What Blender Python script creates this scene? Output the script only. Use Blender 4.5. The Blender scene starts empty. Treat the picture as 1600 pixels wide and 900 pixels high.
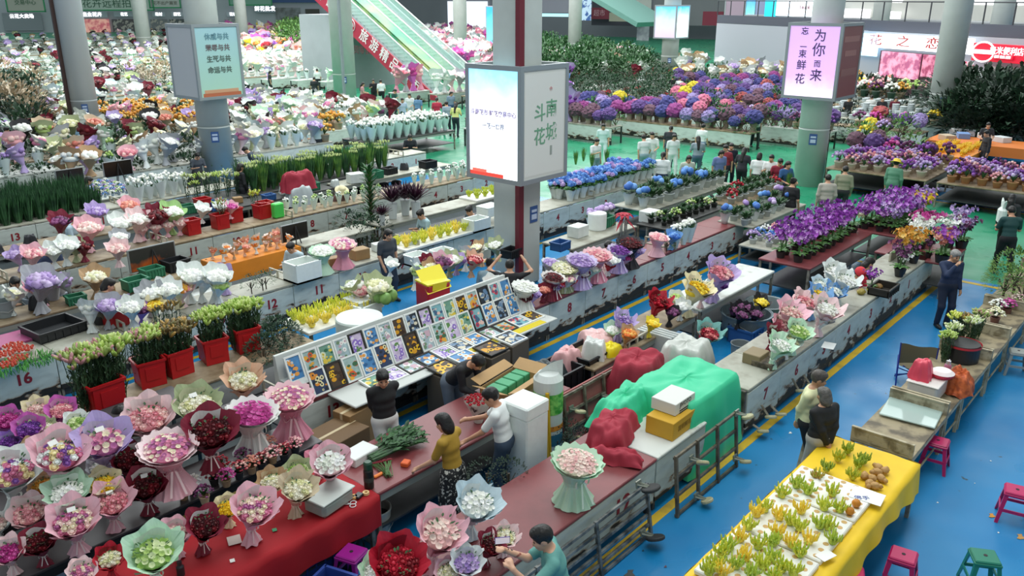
import bpy, math, random
import numpy as np
from mathutils import Vector, Matrix, noise
SC = bpy.context.scene
COL = SC.collection
PI = math.pi
# ------------------------------------------------------------- camera, sky, light
FPX, PITCH, HC, AZ = 1300.0, math.radians(19.25), 6.4, math.radians(41.25)
cam = bpy.data.cameras.new('camera'); cam.sensor_width = 36; cam.lens = FPX / 1600 * 36
cam.clip_end = 600
camo = bpy.data.objects.new('camera', cam); COL.objects.link(camo)
camo.location = (0, 0, HC); camo.rotation_euler = (PI / 2 - PITCH, 0, AZ - PI / 2)
SC.camera = camo
SC.view_settings.view_transform = 'Standard'; SC.view_settings.look = 'None'
SC.view_settings.gamma = 1; SC.view_settings.use_curve_mapping = False
SC.view_settings.exposure = 0.14
W = bpy.data.worlds.new('daylight'); SC.world = W; W.use_nodes = True
wb = W.node_tree.nodes['Background']; wb.inputs[0].default_value = (0.86, 0.97, 1.0, 1); wb.inputs[1].default_value = 0.46
def area(name, loc, sx, sy, power, col=(1, 1, 1)):
    l = bpy.data.lights.new(name, 'AREA'); l.shape = 'RECTANGLE'; l.size = sx; l.size_y = sy
    l.energy = power; l.color = col
    o = bpy.data.objects.new(name, l); o.location = loc; COL.objects.link(o); return o
area('skylight_near', (12, 4, 15), 20, 6, 1500, (0.97, 1.0, 1.0))
area('skylight_middle', (22, 20, 16), 34, 8, 3800, (0.95, 1.0, 1.0))
area('skylight_far', (48, 60, 18), 70, 50, 40000, (0.97, 1.0, 1.0))
area('skylight_right', (52, 14, 16), 30, 14, 4200, (0.95, 1.0, 1.0))

# ------------------------------------------------------------- pixel <-> place
_f = np.array([math.cos(PITCH) * math.cos(AZ), math.cos(PITCH) * math.sin(AZ), -math.sin(PITCH)])
_r = np.array([math.sin(AZ), -math.cos(AZ), 0]); _u = np.cross(_r, _f); _c = np.array([0, 0, HC])
def at(x, y, z=0.0):
    d = _f * FPX + _r * (x - 800) + _u * (450 - y)
    return _c + d * ((z - HC) / d[2])
def hit(x, y, P, Q):                       # ray against the vertical plane through P and Q
    d = _f * FPX + _r * (x - 800) + _u * (450 - y)
    n = np.array([-(Q[1] - P[1]), Q[0] - P[0], 0.0])
    t = n @ (np.array([P[0], P[1], 0]) - _c) / (n @ d)
    return _c + d * t
def pix(p):
    d = np.array(p, float) - _c; w = d @ _f
    return 800 + FPX * (d @ _r) / w, 450 - FPX * (d @ _u) / w, w
def dist(p): return pix(p)[2]

# ------------------------------------------------------------- materials
def lin(h):
    h = h.lstrip('#'); o = []
    for i in (0, 2, 4):
        c = int(h[i:i + 2], 16) / 255; o.append(c / 12.92 if c <= 0.04045 else ((c + 0.055) / 1.055) ** 2.4)
    return tuple(o)
_M = {}
def mat(h, rough=0.65, noise=0.0, ns=6.0, metal=0.0, bump=0.0, emit=0.0, trans=0.0, alpha=1.0, spec=0.5, h2=None, thr=None):
    k = (h, rough, noise, ns, metal, bump, emit, trans, alpha, spec, h2, thr)
    if k in _M: return _M[k]
    m = bpy.data.materials.new('surface_' + h.strip('#')); m.use_nodes = True
    nt = m.node_tree; b = nt.nodes['Principled BSDF']; c = lin(h)
    b.inputs['Base Color'].default_value = (*c, 1); b.inputs['Roughness'].default_value = rough
    b.inputs['Metallic'].default_value = metal; b.inputs['Specular IOR Level'].default_value = spec
    if alpha < 1: b.inputs['Alpha'].default_value = alpha
    if trans: b.inputs['Transmission Weight'].default_value = trans
    if emit:
        b.inputs['Emission Color'].default_value = (*c, 1); b.inputs['Emission Strength'].default_value = emit
    if noise or h2 or bump:
        tc = nt.nodes.new('ShaderNodeTexCoord'); n = nt.nodes.new('ShaderNodeTexNoise')
        n.inputs['Scale'].default_value = ns; n.inputs['Detail'].default_value = 4
        nt.links.new(tc.outputs['Object'], n.inputs['Vector'])
        if noise or h2:
            r = nt.nodes.new('ShaderNodeValToRGB'); nt.links.new(n.outputs['Fac'], r.inputs['Fac'])
            e = r.color_ramp.elements
            if h2:
                c2 = lin(h2); lo, hi = thr or (0.4, 0.6)
                e[0].position = lo; e[0].color = (*c, 1); e[1].position = hi; e[1].color = (*c2, 1)
            else:
                e[0].position = 0.3; e[0].color = (*[v * (1 - noise) for v in c], 1)
                e[1].position = 0.7; e[1].color = (*[min(1, v * (1 + noise)) for v in c], 1)
            nt.links.new(r.outputs[0], b.inputs['Base Color'])
            if emit: nt.links.new(r.outputs[0], b.inputs['Emission Color'])
        if bump:
            bp = nt.nodes.new('ShaderNodeBump'); bp.inputs['Strength'].default_value = bump
            bp.inputs['Distance'].default_value = 0.02
            nt.links.new(n.outputs['Fac'], bp.inputs['Height']); nt.links.new(bp.outputs[0], b.inputs['Normal'])
    _M[k] = m; return m
def peel(base='#cfd6cf', dark='#23201c', amount=0.5, rust='#8a6f55', key='peel'):
    """old painted board: paint worn off in ragged patches, mostly along the kicked lower edge"""
    k = (key, base, dark, amount)
    if k in _M: return _M[k]
    m = bpy.data.materials.new('worn_paint'); m.use_nodes = True; nt = m.node_tree; L = nt.links.new
    b = nt.nodes['Principled BSDF']; b.inputs['Roughness'].default_value = 0.6
    tc = nt.nodes.new('ShaderNodeTexCoord'); sp = nt.nodes.new('ShaderNodeSeparateXYZ'); L(tc.outputs['Object'], sp.inputs[0])
    n = nt.nodes.new('ShaderNodeTexNoise'); n.inputs['Scale'].default_value = 3.5; n.inputs['Detail'].default_value = 7
    mp = nt.nodes.new('ShaderNodeMapping'); mp.inputs['Scale'].default_value = (1, 1, 2.6)
    oi = nt.nodes.new('ShaderNodeObjectInfo'); ad = nt.nodes.new('ShaderNodeVectorMath'); ad.operation = 'ADD'
    ml = nt.nodes.new('ShaderNodeMath'); ml.operation = 'MULTIPLY'; ml.inputs[1].default_value = 40
    L(oi.outputs['Random'], ml.inputs[0]); L(tc.outputs['Object'], ad.inputs[0]); L(ml.outputs[0], ad.inputs[1])
    L(ad.outputs[0], mp.inputs[0]); L(mp.outputs[0], n.inputs['Vector'])
    mr = nt.nodes.new('ShaderNodeMapRange'); mr.inputs[1].default_value = 0.08; mr.inputs[2].default_value = 0.5
    mr.inputs[3].default_value = 0.32; mr.inputs[4].default_value = -0.12
    L(sp.outputs['Z'], mr.inputs[0])
    s = nt.nodes.new('ShaderNodeMath'); s.operation = 'ADD'; L(n.outputs['Fac'], s.inputs[0]); L(mr.outputs[0], s.inputs[1])
    r = nt.nodes.new('ShaderNodeValToRGB'); L(s.outputs[0], r.inputs[0]); e = r.color_ramp.elements
    t = 0.72 - 0.12 * amount
    e[0].position = 0.35; e[0].color = (*lin(base), 1)
    e[1].position = t + 0.02; e[1].color = (*lin(dark), 1)
    x = e.new(t - 0.08); x.color = (*[v * 0.82 for v in lin(base)], 1)
    x = e.new(t); x.color = (*lin(rust), 1)
    L(r.outputs[0], b.inputs['Base Color']); _M[k] = m; return m

# ------------------------------------------------------------- mesh builder
def rotz(a): c, s = math.cos(a), math.sin(a); return np.array([[c, -s, 0], [s, c, 0], [0, 0, 1.0]])
def rotx(a): c, s = math.cos(a), math.sin(a); return np.array([[1, 0, 0], [0, c, -s], [0, s, c]])
def roty(a): c, s = math.cos(a), math.sin(a); return np.array([[c, 0, s], [0, 1, 0], [-s, 0, c]])
def upto(n, spin=0.0):                     # rotation taking +z to n
    n = np.array(n, float); n /= max(1e-9, np.linalg.norm(n))
    a = np.array([0, 0, 1.0]) if abs(n[2]) < 0.95 else np.array([1.0, 0, 0])
    x = np.cross(a, n); x /= np.linalg.norm(x); y = np.cross(n, x)
    return np.stack([x, y, n], 1) @ rotz(spin)
class MB:
    def __init__(s): s.v = []; s.f = []; s.m = []; s.n = 0
    def add(s, v, f, m=0):
        v = np.asarray(v, float); s.v.append(v); o = s.n
        s.f += [tuple(i + o for i in q) for q in f]; s.m += [m] * len(f) if isinstance(m, int) else list(m); s.n += len(v)
    def tpl(s, t, loc=(0, 0, 0), sc=1.0, R=None, m=0):
        v, f = t; v = v * np.asarray(sc)
        if R is not None: v = v @ R.T
        s.add(v + np.asarray(loc, float), f, m)
    def box(s, c, d, R=None, m=0, bev=0.0):
        x, y, z = np.array(d) / 2
        if bev:
            b = min(bev, x * .9, y * .9, z * .9); v = []
            for sx in (-1, 1):
                for sy in (-1, 1):
                    for sz in (-1, 1): v += [(sx * (x - b), sy * (y - b), sz * z), (sx * (x - b), sy * y, sz * (z - b)), (sx * x, sy * (y - b), sz * (z - b))]
            I = lambda a, e, g, k: ((a * 2 + e) * 2 + g) * 3 + k
            f = []
            for q in (0, 1):
                f.append((I(0, 0, q, 0), I(1, 0, q, 0), I(1, 1, q, 0), I(0, 1, q, 0)))
                f.append((I(0, q, 0, 1), I(1, q, 0, 1), I(1, q, 1, 1), I(0, q, 1, 1)))
                f.append((I(q, 0, 0, 2), I(q, 1, 0, 2), I(q, 1, 1, 2), I(q, 0, 1, 2)))
                for w in (0, 1):
                    f.append((I(0, q, w, 0), I(1, q, w, 0), I(1, q, w, 1), I(0, q, w, 1)))
                    f.append((I(q, 0, w, 0), I(q, 1, w, 0), I(q, 1, w, 2), I(q, 0, w, 2)))
                    f.append((I(q, w, 0, 1), I(q, w, 1, 1), I(q, w, 1, 2), I(q, w, 0, 2)))
                    for g in (0, 1): f.append((I(q, w, g, 0), I(q, w, g, 1), I(q, w, g, 2)))
            v = np.array(v)
        else:
            v = np.array([(i, j, k) for i in (-x, x) for j in (-y, y) for k in (-z, z)])
            f = [(0, 1, 3, 2), (4, 6, 7, 5), (0, 4, 5, 1), (2, 3, 7, 6), (0, 2, 6, 4), (1, 5, 7, 3)]
        if R is not None: v = v @ R.T
        s.add(v + np.array(c, float), f, m)
    def tube(s, pts, r, n=6, m=0, cap=True):
        pts = [np.array(p, float) for p in pts]; K = len(pts)
        rs = [r] * K if np.isscalar(r) else r
        vs = []; prev = None
        for i, p in enumerate(pts):
            d = pts[min(i + 1, K - 1)] - pts[max(i - 1, 0)]; d = d / max(1e-9, np.linalg.norm(d))
            if prev is None:
                a = np.array([0, 0, 1.0]) if abs(d[2]) < .9 else np.array([1.0, 0, 0]); x = np.cross(d, a)
            else: x = prev - d * (prev @ d)
            x /= max(1e-9, np.linalg.norm(x)); prev = x; y = np.cross(d, x)
            for k in range(n):
                t = 2 * PI * k / n; vs.append(p + rs[i] * (x * math.cos(t) + y * math.sin(t)))
        f = [(i * n + k, i * n + (k + 1) % n, (i + 1) * n + (k + 1) % n, (i + 1) * n + k) for i in range(K - 1) for k in range(n)]
        if cap: f += [tuple(range(n))[::-1], tuple((K - 1) * n + k for k in range(n))]
        s.add(vs, f, m)
    def lathe(s, prof, n=16, c=(0, 0, 0), m=0, cap=True, fn=None, R=None):
        v = []; K = len(prof)
        for i, (r, z) in enumerate(prof):
            for k in range(n):
                t = 2 * PI * k / n; rr, zz = (r, z) if fn is None else fn(r, z, t, i)
                v.append((rr * math.cos(t), rr * math.sin(t), zz))
        f = [(i * n + k, i * n + (k + 1) % n, (i + 1) * n + (k + 1) % n, (i + 1) * n + k) for i in range(K - 1) for k in range(n)]
        if cap:
            f += [tuple(range(n))[::-1]]
            if cap != 'bottom': f += [tuple((K - 1) * n + k for k in range(n))]
        v = np.array(v)
        if R is not None: v = v @ R.T
        s.add(v + np.array(c, float), f, m)
    def grid(s, fn, nu, nv, m=0, wrapu=False):
        v = [fn(i / nu, j / nv) for j in range(nv + 1) for i in range(nu + (0 if wrapu else 1))]
        w = nu if wrapu else nu + 1
        f = [(j * w + i, j * w + (i + 1) % w, (j + 1) * w + (i + 1) % w, (j + 1) * w + i) for j in range(nv) for i in range(nu)]
        s.add(v, f, m)
    def quad(s, a, b, c, d, m=0): s.add([a, b, c, d], [(0, 1, 2, 3)], m)
    def prism(s, poly, y0, y1, m=0, R=None, c=(0, 0, 0)):   # polygon in x,z extruded over y
        n = len(poly); v = np.array([(x, y0, z) for x, z in poly] + [(x, y1, z) for x, z in poly], float)
        f = [tuple(range(n)), tuple(range(2 * n - 1, n - 1, -1))] + [(i, i + n, (i + 1) % n + n, (i + 1) % n) for i in range(n)]
        if R is not None: v = v @ R.T
        s.add(v + np.array(c, float), f, m)
    def data(s, name, mats, smooth=False):
        me = bpy.data.meshes.new(name); v = np.concatenate(s.v) if s.v else np.zeros((0, 3))
        me.from_pydata(v.tolist(), [], s.f)
        for m in (mats if isinstance(mats, (list, tuple)) else [mats]): me.materials.append(m)
        if len(s.f):
            me.polygons.foreach_set('material_index', s.m)
            if smooth: me.polygons.foreach_set('use_smooth', [True] * len(s.f))
        me.update(); return me
def ico(sub):
    t = (1 + 5 ** .5) / 2
    v = [(-1, t, 0), (1, t, 0), (-1, -t, 0), (1, -t, 0), (0, -1, t), (0, 1, t), (0, -1, -t), (0, 1, -t), (t, 0, -1), (t, 0, 1), (-t, 0, -1), (-t, 0, 1)]
    f = [(0, 11, 5), (0, 5, 1), (0, 1, 7), (0, 7, 10), (0, 10, 11), (1, 5, 9), (5, 11, 4), (11, 10, 2), (10, 7, 6), (7, 1, 8), (3, 9, 4), (3, 4, 2), (3, 2, 6), (3, 6, 8), (3, 8, 9), (4, 9, 5), (2, 4, 11), (6, 2, 10), (8, 6, 7), (9, 8, 1)]
    v = [np.array(p) / np.linalg.norm(p) for p in v]
    for _ in range(sub):
        c = {}; g = []
        def mid(a, b):
            k = (min(a, b), max(a, b))
            if k not in c: p = v[a] + v[b]; v.append(p / np.linalg.norm(p)); c[k] = len(v) - 1
            return c[k]
        for a, b, d in f:
            x, y, z = mid(a, b), mid(b, d), mid(d, a); g += [(a, x, z), (b, y, x), (d, z, y), (x, y, z)]
        f = g
    return np.array(v), f
ICO = [ico(0), ico(1), ico(2)]
rnd = random.Random(7)
def rough_ball(sub, amp, seed):
    r = np.random.RandomState(seed); v, f = ICO[sub]; return v * (1 + amp * (r.rand(len(v), 1) * 2 - 1)), f

# ------------------------------------------------------------- things and parts
REG = []                                   # every tagged thing, for telling look-alikes apart
def tag(o, label, cat, group=None, kind=None):
    o['label'] = label; o['category'] = cat
    if group: o['group'] = group
    if kind: o['kind'] = kind
    else: REG.append(o)
    return o
def ob(name, me, parent=None, loc=(0, 0, 0), rz=0.0, sc=1.0, rot=None):
    o = bpy.data.objects.new(name, me); COL.objects.link(o)
    o.location = tuple(float(c) for c in loc); o.rotation_euler = rot if rot is not None else (0, 0, rz)
    o.scale = (sc, sc, sc) if np.isscalar(sc) else sc
    if parent is not None: o.parent = parent
    return o
def struct(name, me, loc=(0, 0, 0), rz=0.0, parent=None):
    o = ob(name, me, parent, loc, rz)
    if parent is None: o['kind'] = 'structure'
    return o
def place(proto, name, label, cat, loc, rz=0.0, sc=1.0, group=None, rot=None):
    """proto: list of (part name, mesh, parent index or None[, label]); a one-entry list becomes one mesh object"""
    if len(proto) == 1:
        return tag(ob(name, proto[0][1], None, loc, rz, sc, rot), label, cat, group)
    root = tag(ob(name, None, None, loc, rz, sc, rot), label, cat, group); root.empty_display_size = 0.1
    made = []
    for p in proto:
        o = ob(p[0], p[1], root if p[2] is None else made[p[2]])
        if len(p) > 3 and p[3]: o['label'] = p[3]
        made.append(o)
    return root
def text_mesh(body, size, m, depth=0.004, bold=0.0, sx=1.0):
    c = bpy.data.curves.new('lettering', 'FONT'); c.body = body; c.size = size; c.extrude = depth; c.offset = bold
    c.align_x = 'CENTER'; c.align_y = 'CENTER'; c.space_line = 1.05; c.resolution_u = 3
    o = bpy.data.objects.new('lettering', c); COL.objects.link(o); bpy.context.view_layer.update()
    dg = bpy.context.evaluated_depsgraph_get()
    me = bpy.data.meshes.new_from_object(o.evaluated_get(dg)); bpy.data.objects.remove(o); bpy.data.curves.remove(c)
    me.materials.clear(); me.materials.append(m)
    if sx != 1: me.transform(Matrix.Diagonal((sx, 1, 1, 1)))
    return me
def stand(me):                              # text from the xy plane to upright, read from -y
    me.transform(Matrix.Rotation(PI / 2, 4, 'X')); return me
# ------------------------------------------------------------- flower building blocks
def petal_tpl(n, L, Wd, tilt, curl, seed=0, rings=((1.0, 0),)):
    """n open petals around +z: each a folded, curling strip"""
    mb = MB()
    for (s, dt) in rings:
        for k in range(n):
            a = 2 * PI * k / n + dt; ca, sa = math.cos(a), math.sin(a); v = []
            for j, (t, w) in enumerate(((0.05, .25), (.5, 1.0), (.85, .7), (1.0, .12))):
                r = L * s * t * math.cos(tilt + curl * t); z = L * s * t * math.sin(tilt + curl * t)
                for q in (-1, 0, 1):
                    ww = Wd * w * q * .5 * s; zz = z + (0.10 * L if q else 0) * w
                    v.append((r * ca - ww * sa, r * sa + ww * ca, zz))
            f = [(j * 3 + i, j * 3 + i + 1, j * 3 + i + 4, j * 3 + i + 3) for j in range(3) for i in range(2)]
            mb.add(v, f)
    return np.concatenate(mb.v), mb.f
def rose_tpl():
    mb = MB(); v, f = rough_ball(1, .12, 3); mb.add(v * (.48, .48, .42) + (0, 0, .12), f)
    for n, R, h, lean, ph in ((4, .52, .62, .1, 0), (6, .82, .5, .45, .5)):
        for k in range(n):
            a = 2 * PI * k / n + ph; vs = []
            for j, (t, w) in enumerate(((0, .35), (.55, .75), (1, .6))):
                r = R * (.45 + .55 * t) + lean * .25 * t * t; z = -.3 + (h + .3) * t - (.12 * t * t if lean > .3 else 0)
                for q in (-1, 0, 1):
                    aa = a + q * w * (PI / n) * 1.35; rr = r * (1 - .10 * abs(q) * t)
                    vs.append((rr * math.cos(aa), rr * math.sin(aa), z - .1 * abs(q) * t))
            mb.add(vs, [(j * 3 + i, j * 3 + i + 1, j * 3 + i + 4, j * 3 + i + 3) for j in range(2) for i in range(2)])
    return np.concatenate(mb.v), mb.f
def carn_tpl():
    v, f = rough_ball(1, .25, 9); return v * (1, 1, .7), f
ROSE = rose_tpl(); CARN = carn_tpl(); BUD = (ICO[0][0] * (.35, .35, 1.0) + (0, 0, .6), ICO[0][1])
DAISY = petal_tpl(9, 1.0, .38, .12, .1); LILYF = petal_tpl(6, 1.1, .5, .75, -.75); ORCH = petal_tpl(5, 1.0, .75, .25, .05)
FRILL = petal_tpl(5, .95, .95, .55, .1, rings=((1, 0), (.62, .6)))
BALLC = (rough_ball(1, .3, 4)); HEADS = {'rose': ROSE, 'carn': CARN, 'daisy': DAISY, 'lily': LILYF, 'orch': ORCH, 'frill': FRILL, 'ball': BALLC}
def leaf(mb, p, d, L, w, up=0.15, m=0, droop=0.35, seg=3):
    p = np.array(p, float); d = np.array(d, float); d /= np.linalg.norm(d)
    sdir = np.cross(d, (0, 0, 1.0)); sdir = sdir / max(1e-6, np.linalg.norm(sdir)); v = []
    ws = {3: (.25, 1, .75, .05), 4: (.3, .85, 1, .7, .05), 2: (.4, 1, .05)}[seg]
    for j in range(seg + 1):
        t = j / seg; c = p + d * L * t + np.array([0, 0, L * (up * t - droop * t * t)])
        for q in (-1, 0, 1): v.append(c + sdir * q * w * .5 * ws[j] + np.array([0, 0, .12 * w * abs(q)]))
    mb.add(v, [(j * 3 + i, j * 3 + i + 1, j * 3 + i + 4, j * 3 + i + 3) for j in range(seg) for i in range(2)], m)

def fl(c): return mat(c, .6, noise=.12, ns=30)
GREEN = mat('#3f6b3a', .55, h2='#24452a', ns=14, thr=(.35, .65)); DGREEN = mat('#1f3d26', .5, h2='#335a33', ns=10, thr=(.35, .7))
LGREEN = mat('#86b04c', .55, noise=.25, ns=12); STEM = mat('#4f7340', .6, noise=.2, ns=12)
PAL = {  # wrap outer, lining
    'pink': ('#e9b6c2', '#f4dfe0'), 'rose pink': ('#d98aa0', '#f0c9cf'), 'pale pink': ('#efcfd0', '#f7ebe6'), 'white': ('#dfe5e2', '#f2f4ef'),
    'dark red': ('#7c1530', '#efe9e4'), 'crimson': ('#b3122c', '#8d0f22'), 'kraft': ('#b4936f', '#d9c4a4'), 'sage': ('#a9b48c', '#cfd3b0'),
    'mint': ('#bfe0c4', '#e4f3e2'), 'lilac': ('#b9a5d6', '#d9cdea'), 'magenta': ('#c45fb0', '#dda0cf'), 'cream': ('#e4dab2', '#f3efdb'),
    'pale blue': ('#c2d5dd', '#e6eef0'), 'grey': ('#a8abb0', '#d5d6d6'), 'black': ('#1c1b20', '#2c2a30'), 'beige': ('#c9b89c', '#e4d9c4'),
    'teal': ('#79b3ad', '#a9d1ca'), 'green': ('#9fc77f', '#dcebc4'), 'peach': ('#dcb194', '#ecd3bd'), 'yellow': ('#e5d23a', '#f0e6a0'),
    'blue': ('#6d9fd4', '#b9d3ea'), 'purple': ('#8a63b5', '#bba3d8'), 'red': ('#c01c1f', '#d8514c')}
FC = {'pink': ['#e9a6ad', '#f2cac4', '#dd8794'], 'pale pink': ['#f0d3ca', '#f5e2d6', '#e7b9b6'], 'cream': ['#efe9cf', '#e5e3b4', '#f5f1e0'],
      'white': ['#f3f4ec', '#e8ebdf', '#fafaf6'], 'red': ['#a51226', '#7d0d1c', '#c4203a'], 'dark red': ['#5a0d18', '#7a1220', '#420a12'],
      'purple': ['#7e3f9c', '#9a5ab8', '#5c2a80'], 'lilac': ['#b79ccf', '#cdb8dd', '#9b7fbd'], 'yellow': ['#f0cf2a', '#f5e05c', '#e2b51a'],
      'green': ['#b9d27e', '#dfe9b8', '#93b75a'], 'blue': ['#4f86d0', '#79a9e2', '#3f6dba'], 'magenta': ['#c43f93', '#d86bb0', '#a52a78'],
      'orange': ['#e08a32', '#d96c24', '#f0b45a'], 'mixed pink': ['#d987a6', '#f2d9d0', '#b86a9c', '#efe3c6'], 'mixed': ['#d987a6', '#f0e2b0', '#8c5aa8', '#e9edea'],
      'mixed red': ['#b3223c', '#e58a8a', '#8c1a2c', '#f0c4b8'], 'salmon': ['#e0907c', '#eaa994', '#cf7464'], 'violet': ['#8a34a4', '#a850bc', '#7a2a94', '#d0a0dc', '#b878cc'],
      'gold': ['#d9a23a', '#c98524', '#e6c06a'], 'plum': ['#6b3560', '#8c4a7c', '#512646']}
_PC = {}
def fan_points(n, R, seed=0, jit=.12):
    r = random.Random(seed); out = []
    for i in range(n):
        q = math.sqrt((i + .5) / n) * R; a = i * 2.39996 + r.uniform(-jit, jit); out.append((q * math.cos(a), q * math.sin(a), q / R))
    return out
def bouquet(wrap, fcol, head='rose', nh=34, var=0, lod=0, leaves=True, card=False):
    """paper-wrapped hand bouquet, 1 unit wide, its open face leaning to -y; 0 is the foot of the paper skirt"""
    key = ('bq', wrap, fcol, head, nh, var, lod, leaves, card)
    if key in _PC: return _PC[key]
    r = random.Random(hash(str(key)) % 99991 if False else sum(map(ord, str(key))))
    wo, wl = PAL[wrap]; N = (44, 30, 14)[lod]; zw = .34; lean = .38
    ph = r.random() * 6; npk = r.choice((5, 6, 7)); amp = r.uniform(.05, .10)
    def sh(x, y, z): return (x, y - max(0, z - zw) * lean, z)
    def rim(th, t):
        back = .5 + .5 * math.sin(th); tri = abs(((th * npk / (2 * PI) + ph) % 1) * 2 - 1)
        R = .065 + .335 * t ** .95 + (.07 + amp * 1.3 * tri) * max(0, (t - .55) / .45) ** 1.5; R *= 1 + .035 * t * math.sin(th * 11 + ph)
        top = .80 + .50 * back ** 1.3 + amp * 1.8 * tri; z = zw + (top - zw) * t + .01 * math.sin(th * 9 + ph)
        return R, z
    w = MB(); K = (8, 5, 3)[lod]
    w.grid(lambda u, v: (lambda Rz: sh(Rz[0] * math.cos(u * 2 * PI), Rz[0] * math.sin(u * 2 * PI), Rz[1]))(rim(u * 2 * PI, v)), N, K, 0, True)
    if lod == 0:   # a second, offset sheet gives the layered edge
        def s2(u, v):
            th = -2.6 + 2.1 * u; R, z = rim(th + .9, v); R *= 1.08 - .2 * v * abs(u - .5); return sh(R * math.cos(th), R * math.sin(th), z * .93 + .02)
        w.grid(s2, 14, 5, 0)
        w.grid(lambda u, v: (lambda th: (lambda Rz: sh(Rz[0] * 1.06 * math.cos(th), Rz[0] * 1.06 * math.sin(th), Rz[1] * .9))(rim(th + 2, v)))(.2 + 1.0 * u), 8, 5, 0)
    s = MB(); Ns = N
    s.grid(lambda u, v: ((.065 + .15 * v ** 1.2 * (1 + .22 * math.sin(u * 2 * PI * 7 + ph))) * math.cos(u * 2 * PI),
                         (.065 + .11 * v ** 1.2 * (1 + .22 * math.sin(u * 2 * PI * 7 + ph))) * math.sin(u * 2 * PI), zw * (1 - v) + (.02 * math.sin(u * 2 * PI * 5) + .02) * v), Ns, 3, 0, True)
    cols = FC[fcol]; fm = [fl(c) for c in cols] + [GREEN]
    h = MB(); g = MB()
    if lod == 2: nh = min(nh, 12)
    elif lod == 1: nh = min(nh, 20)
    hr = .34 / math.sqrt(nh) * 1.42; tpl = HEADS[head] if lod == 0 else (BALLC if lod == 1 else ICO[0])
    for i, (x, y, q) in enumerate(fan_points(nh, .35, var)):
        z = .84 + .34 * (y + .38) * .62 + .13 * (1 - q * q); n = (x * .9, y * .9 - .45, .8)
        sc = hr * r.uniform(.82, 1.15)
        h.tpl(tpl, sh(x, y, z), sc, upto(n, r.random() * 6), r.randrange(len(cols)))
    h.tpl((ICO[1][0] * (.33, .32, .18), ICO[1][1]), sh(0, 0, .82), 1, None, 0)
    parts = [('wrap', w.data('wrap', mat(wo, .55, noise=.06, ns=5)), None)]
    parts.append(('flowers', h.data('flowers', fm, lod > 0), None))
    if lod < 2:
        parts.append(('skirt', s.data('skirt', mat(wo, .55, noise=.06, ns=5)), None))
    else:
        _PC[key] = None
    if lod == 0:
        if leaves:
            for i in range(16):
                a = r.random() * 6.28; q = r.uniform(.12, .36); x, y = q * math.cos(a), q * math.sin(a)
                z = .90 + .2 * (y + .38) + .08; leaf(g, sh(x, y, z), (math.cos(a), math.sin(a) - .3, .8), .09, .05, m=0)
            parts.append(('foliage', g.data('foliage', GREEN), None))
        l = MB()
        def lf(u, v):
            th = PI / 2 + (u - .5) * 1.7; R = .33 + .06 * v; return sh(R * math.cos(th), R * math.sin(th), .90 + (.36 + .05 * math.sin(u * 7 + ph)) * v)
        l.grid(lf, 8, 2); parts.append(('lining', l.data('lining', mat(wl, .6)), None))
        b = MB(); b.lathe([(.07, zw - .03), (.085, zw - .02), (.085, zw + .02), (.07, zw + .03)], 12, cap=False)
        for sgn in (-1, 1):
            b.grid(lambda u, v: (sgn * (.02 + .10 * math.sin(v * PI)) + .02 * u, -.08 - .04 * u, zw + .05 * math.sin(v * 2 * PI) + .03 * u), 1, 6)
            b.grid(lambda u, v: (sgn * (.02 + .06 * v) + .025 * u, -.09 - .07 * v, zw - .26 * v), 1, 3)
        parts.append(('ribbon', b.data('ribbon', mat(wl, .4)), None))
        if card:
            c = MB(); c.box((0, -.1, 1.14), (.16, .004, .1), rotx(-.8)); parts.append(('card', c.data('card', mat('#f4f4ee')), None))
    if lod == 2:   # far away: one object
        a = MB()
        for q in (w, s): a.add(np.concatenate(q.v), q.f, len(cols) + 1)
        a.add(np.concatenate(h.v), h.f, h.m)
        parts = [('bouquet', a.data('wrapped_bouquet', fm + [mat(wo, .6)], True), None)]
    _PC[key] = parts; return parts
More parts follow.
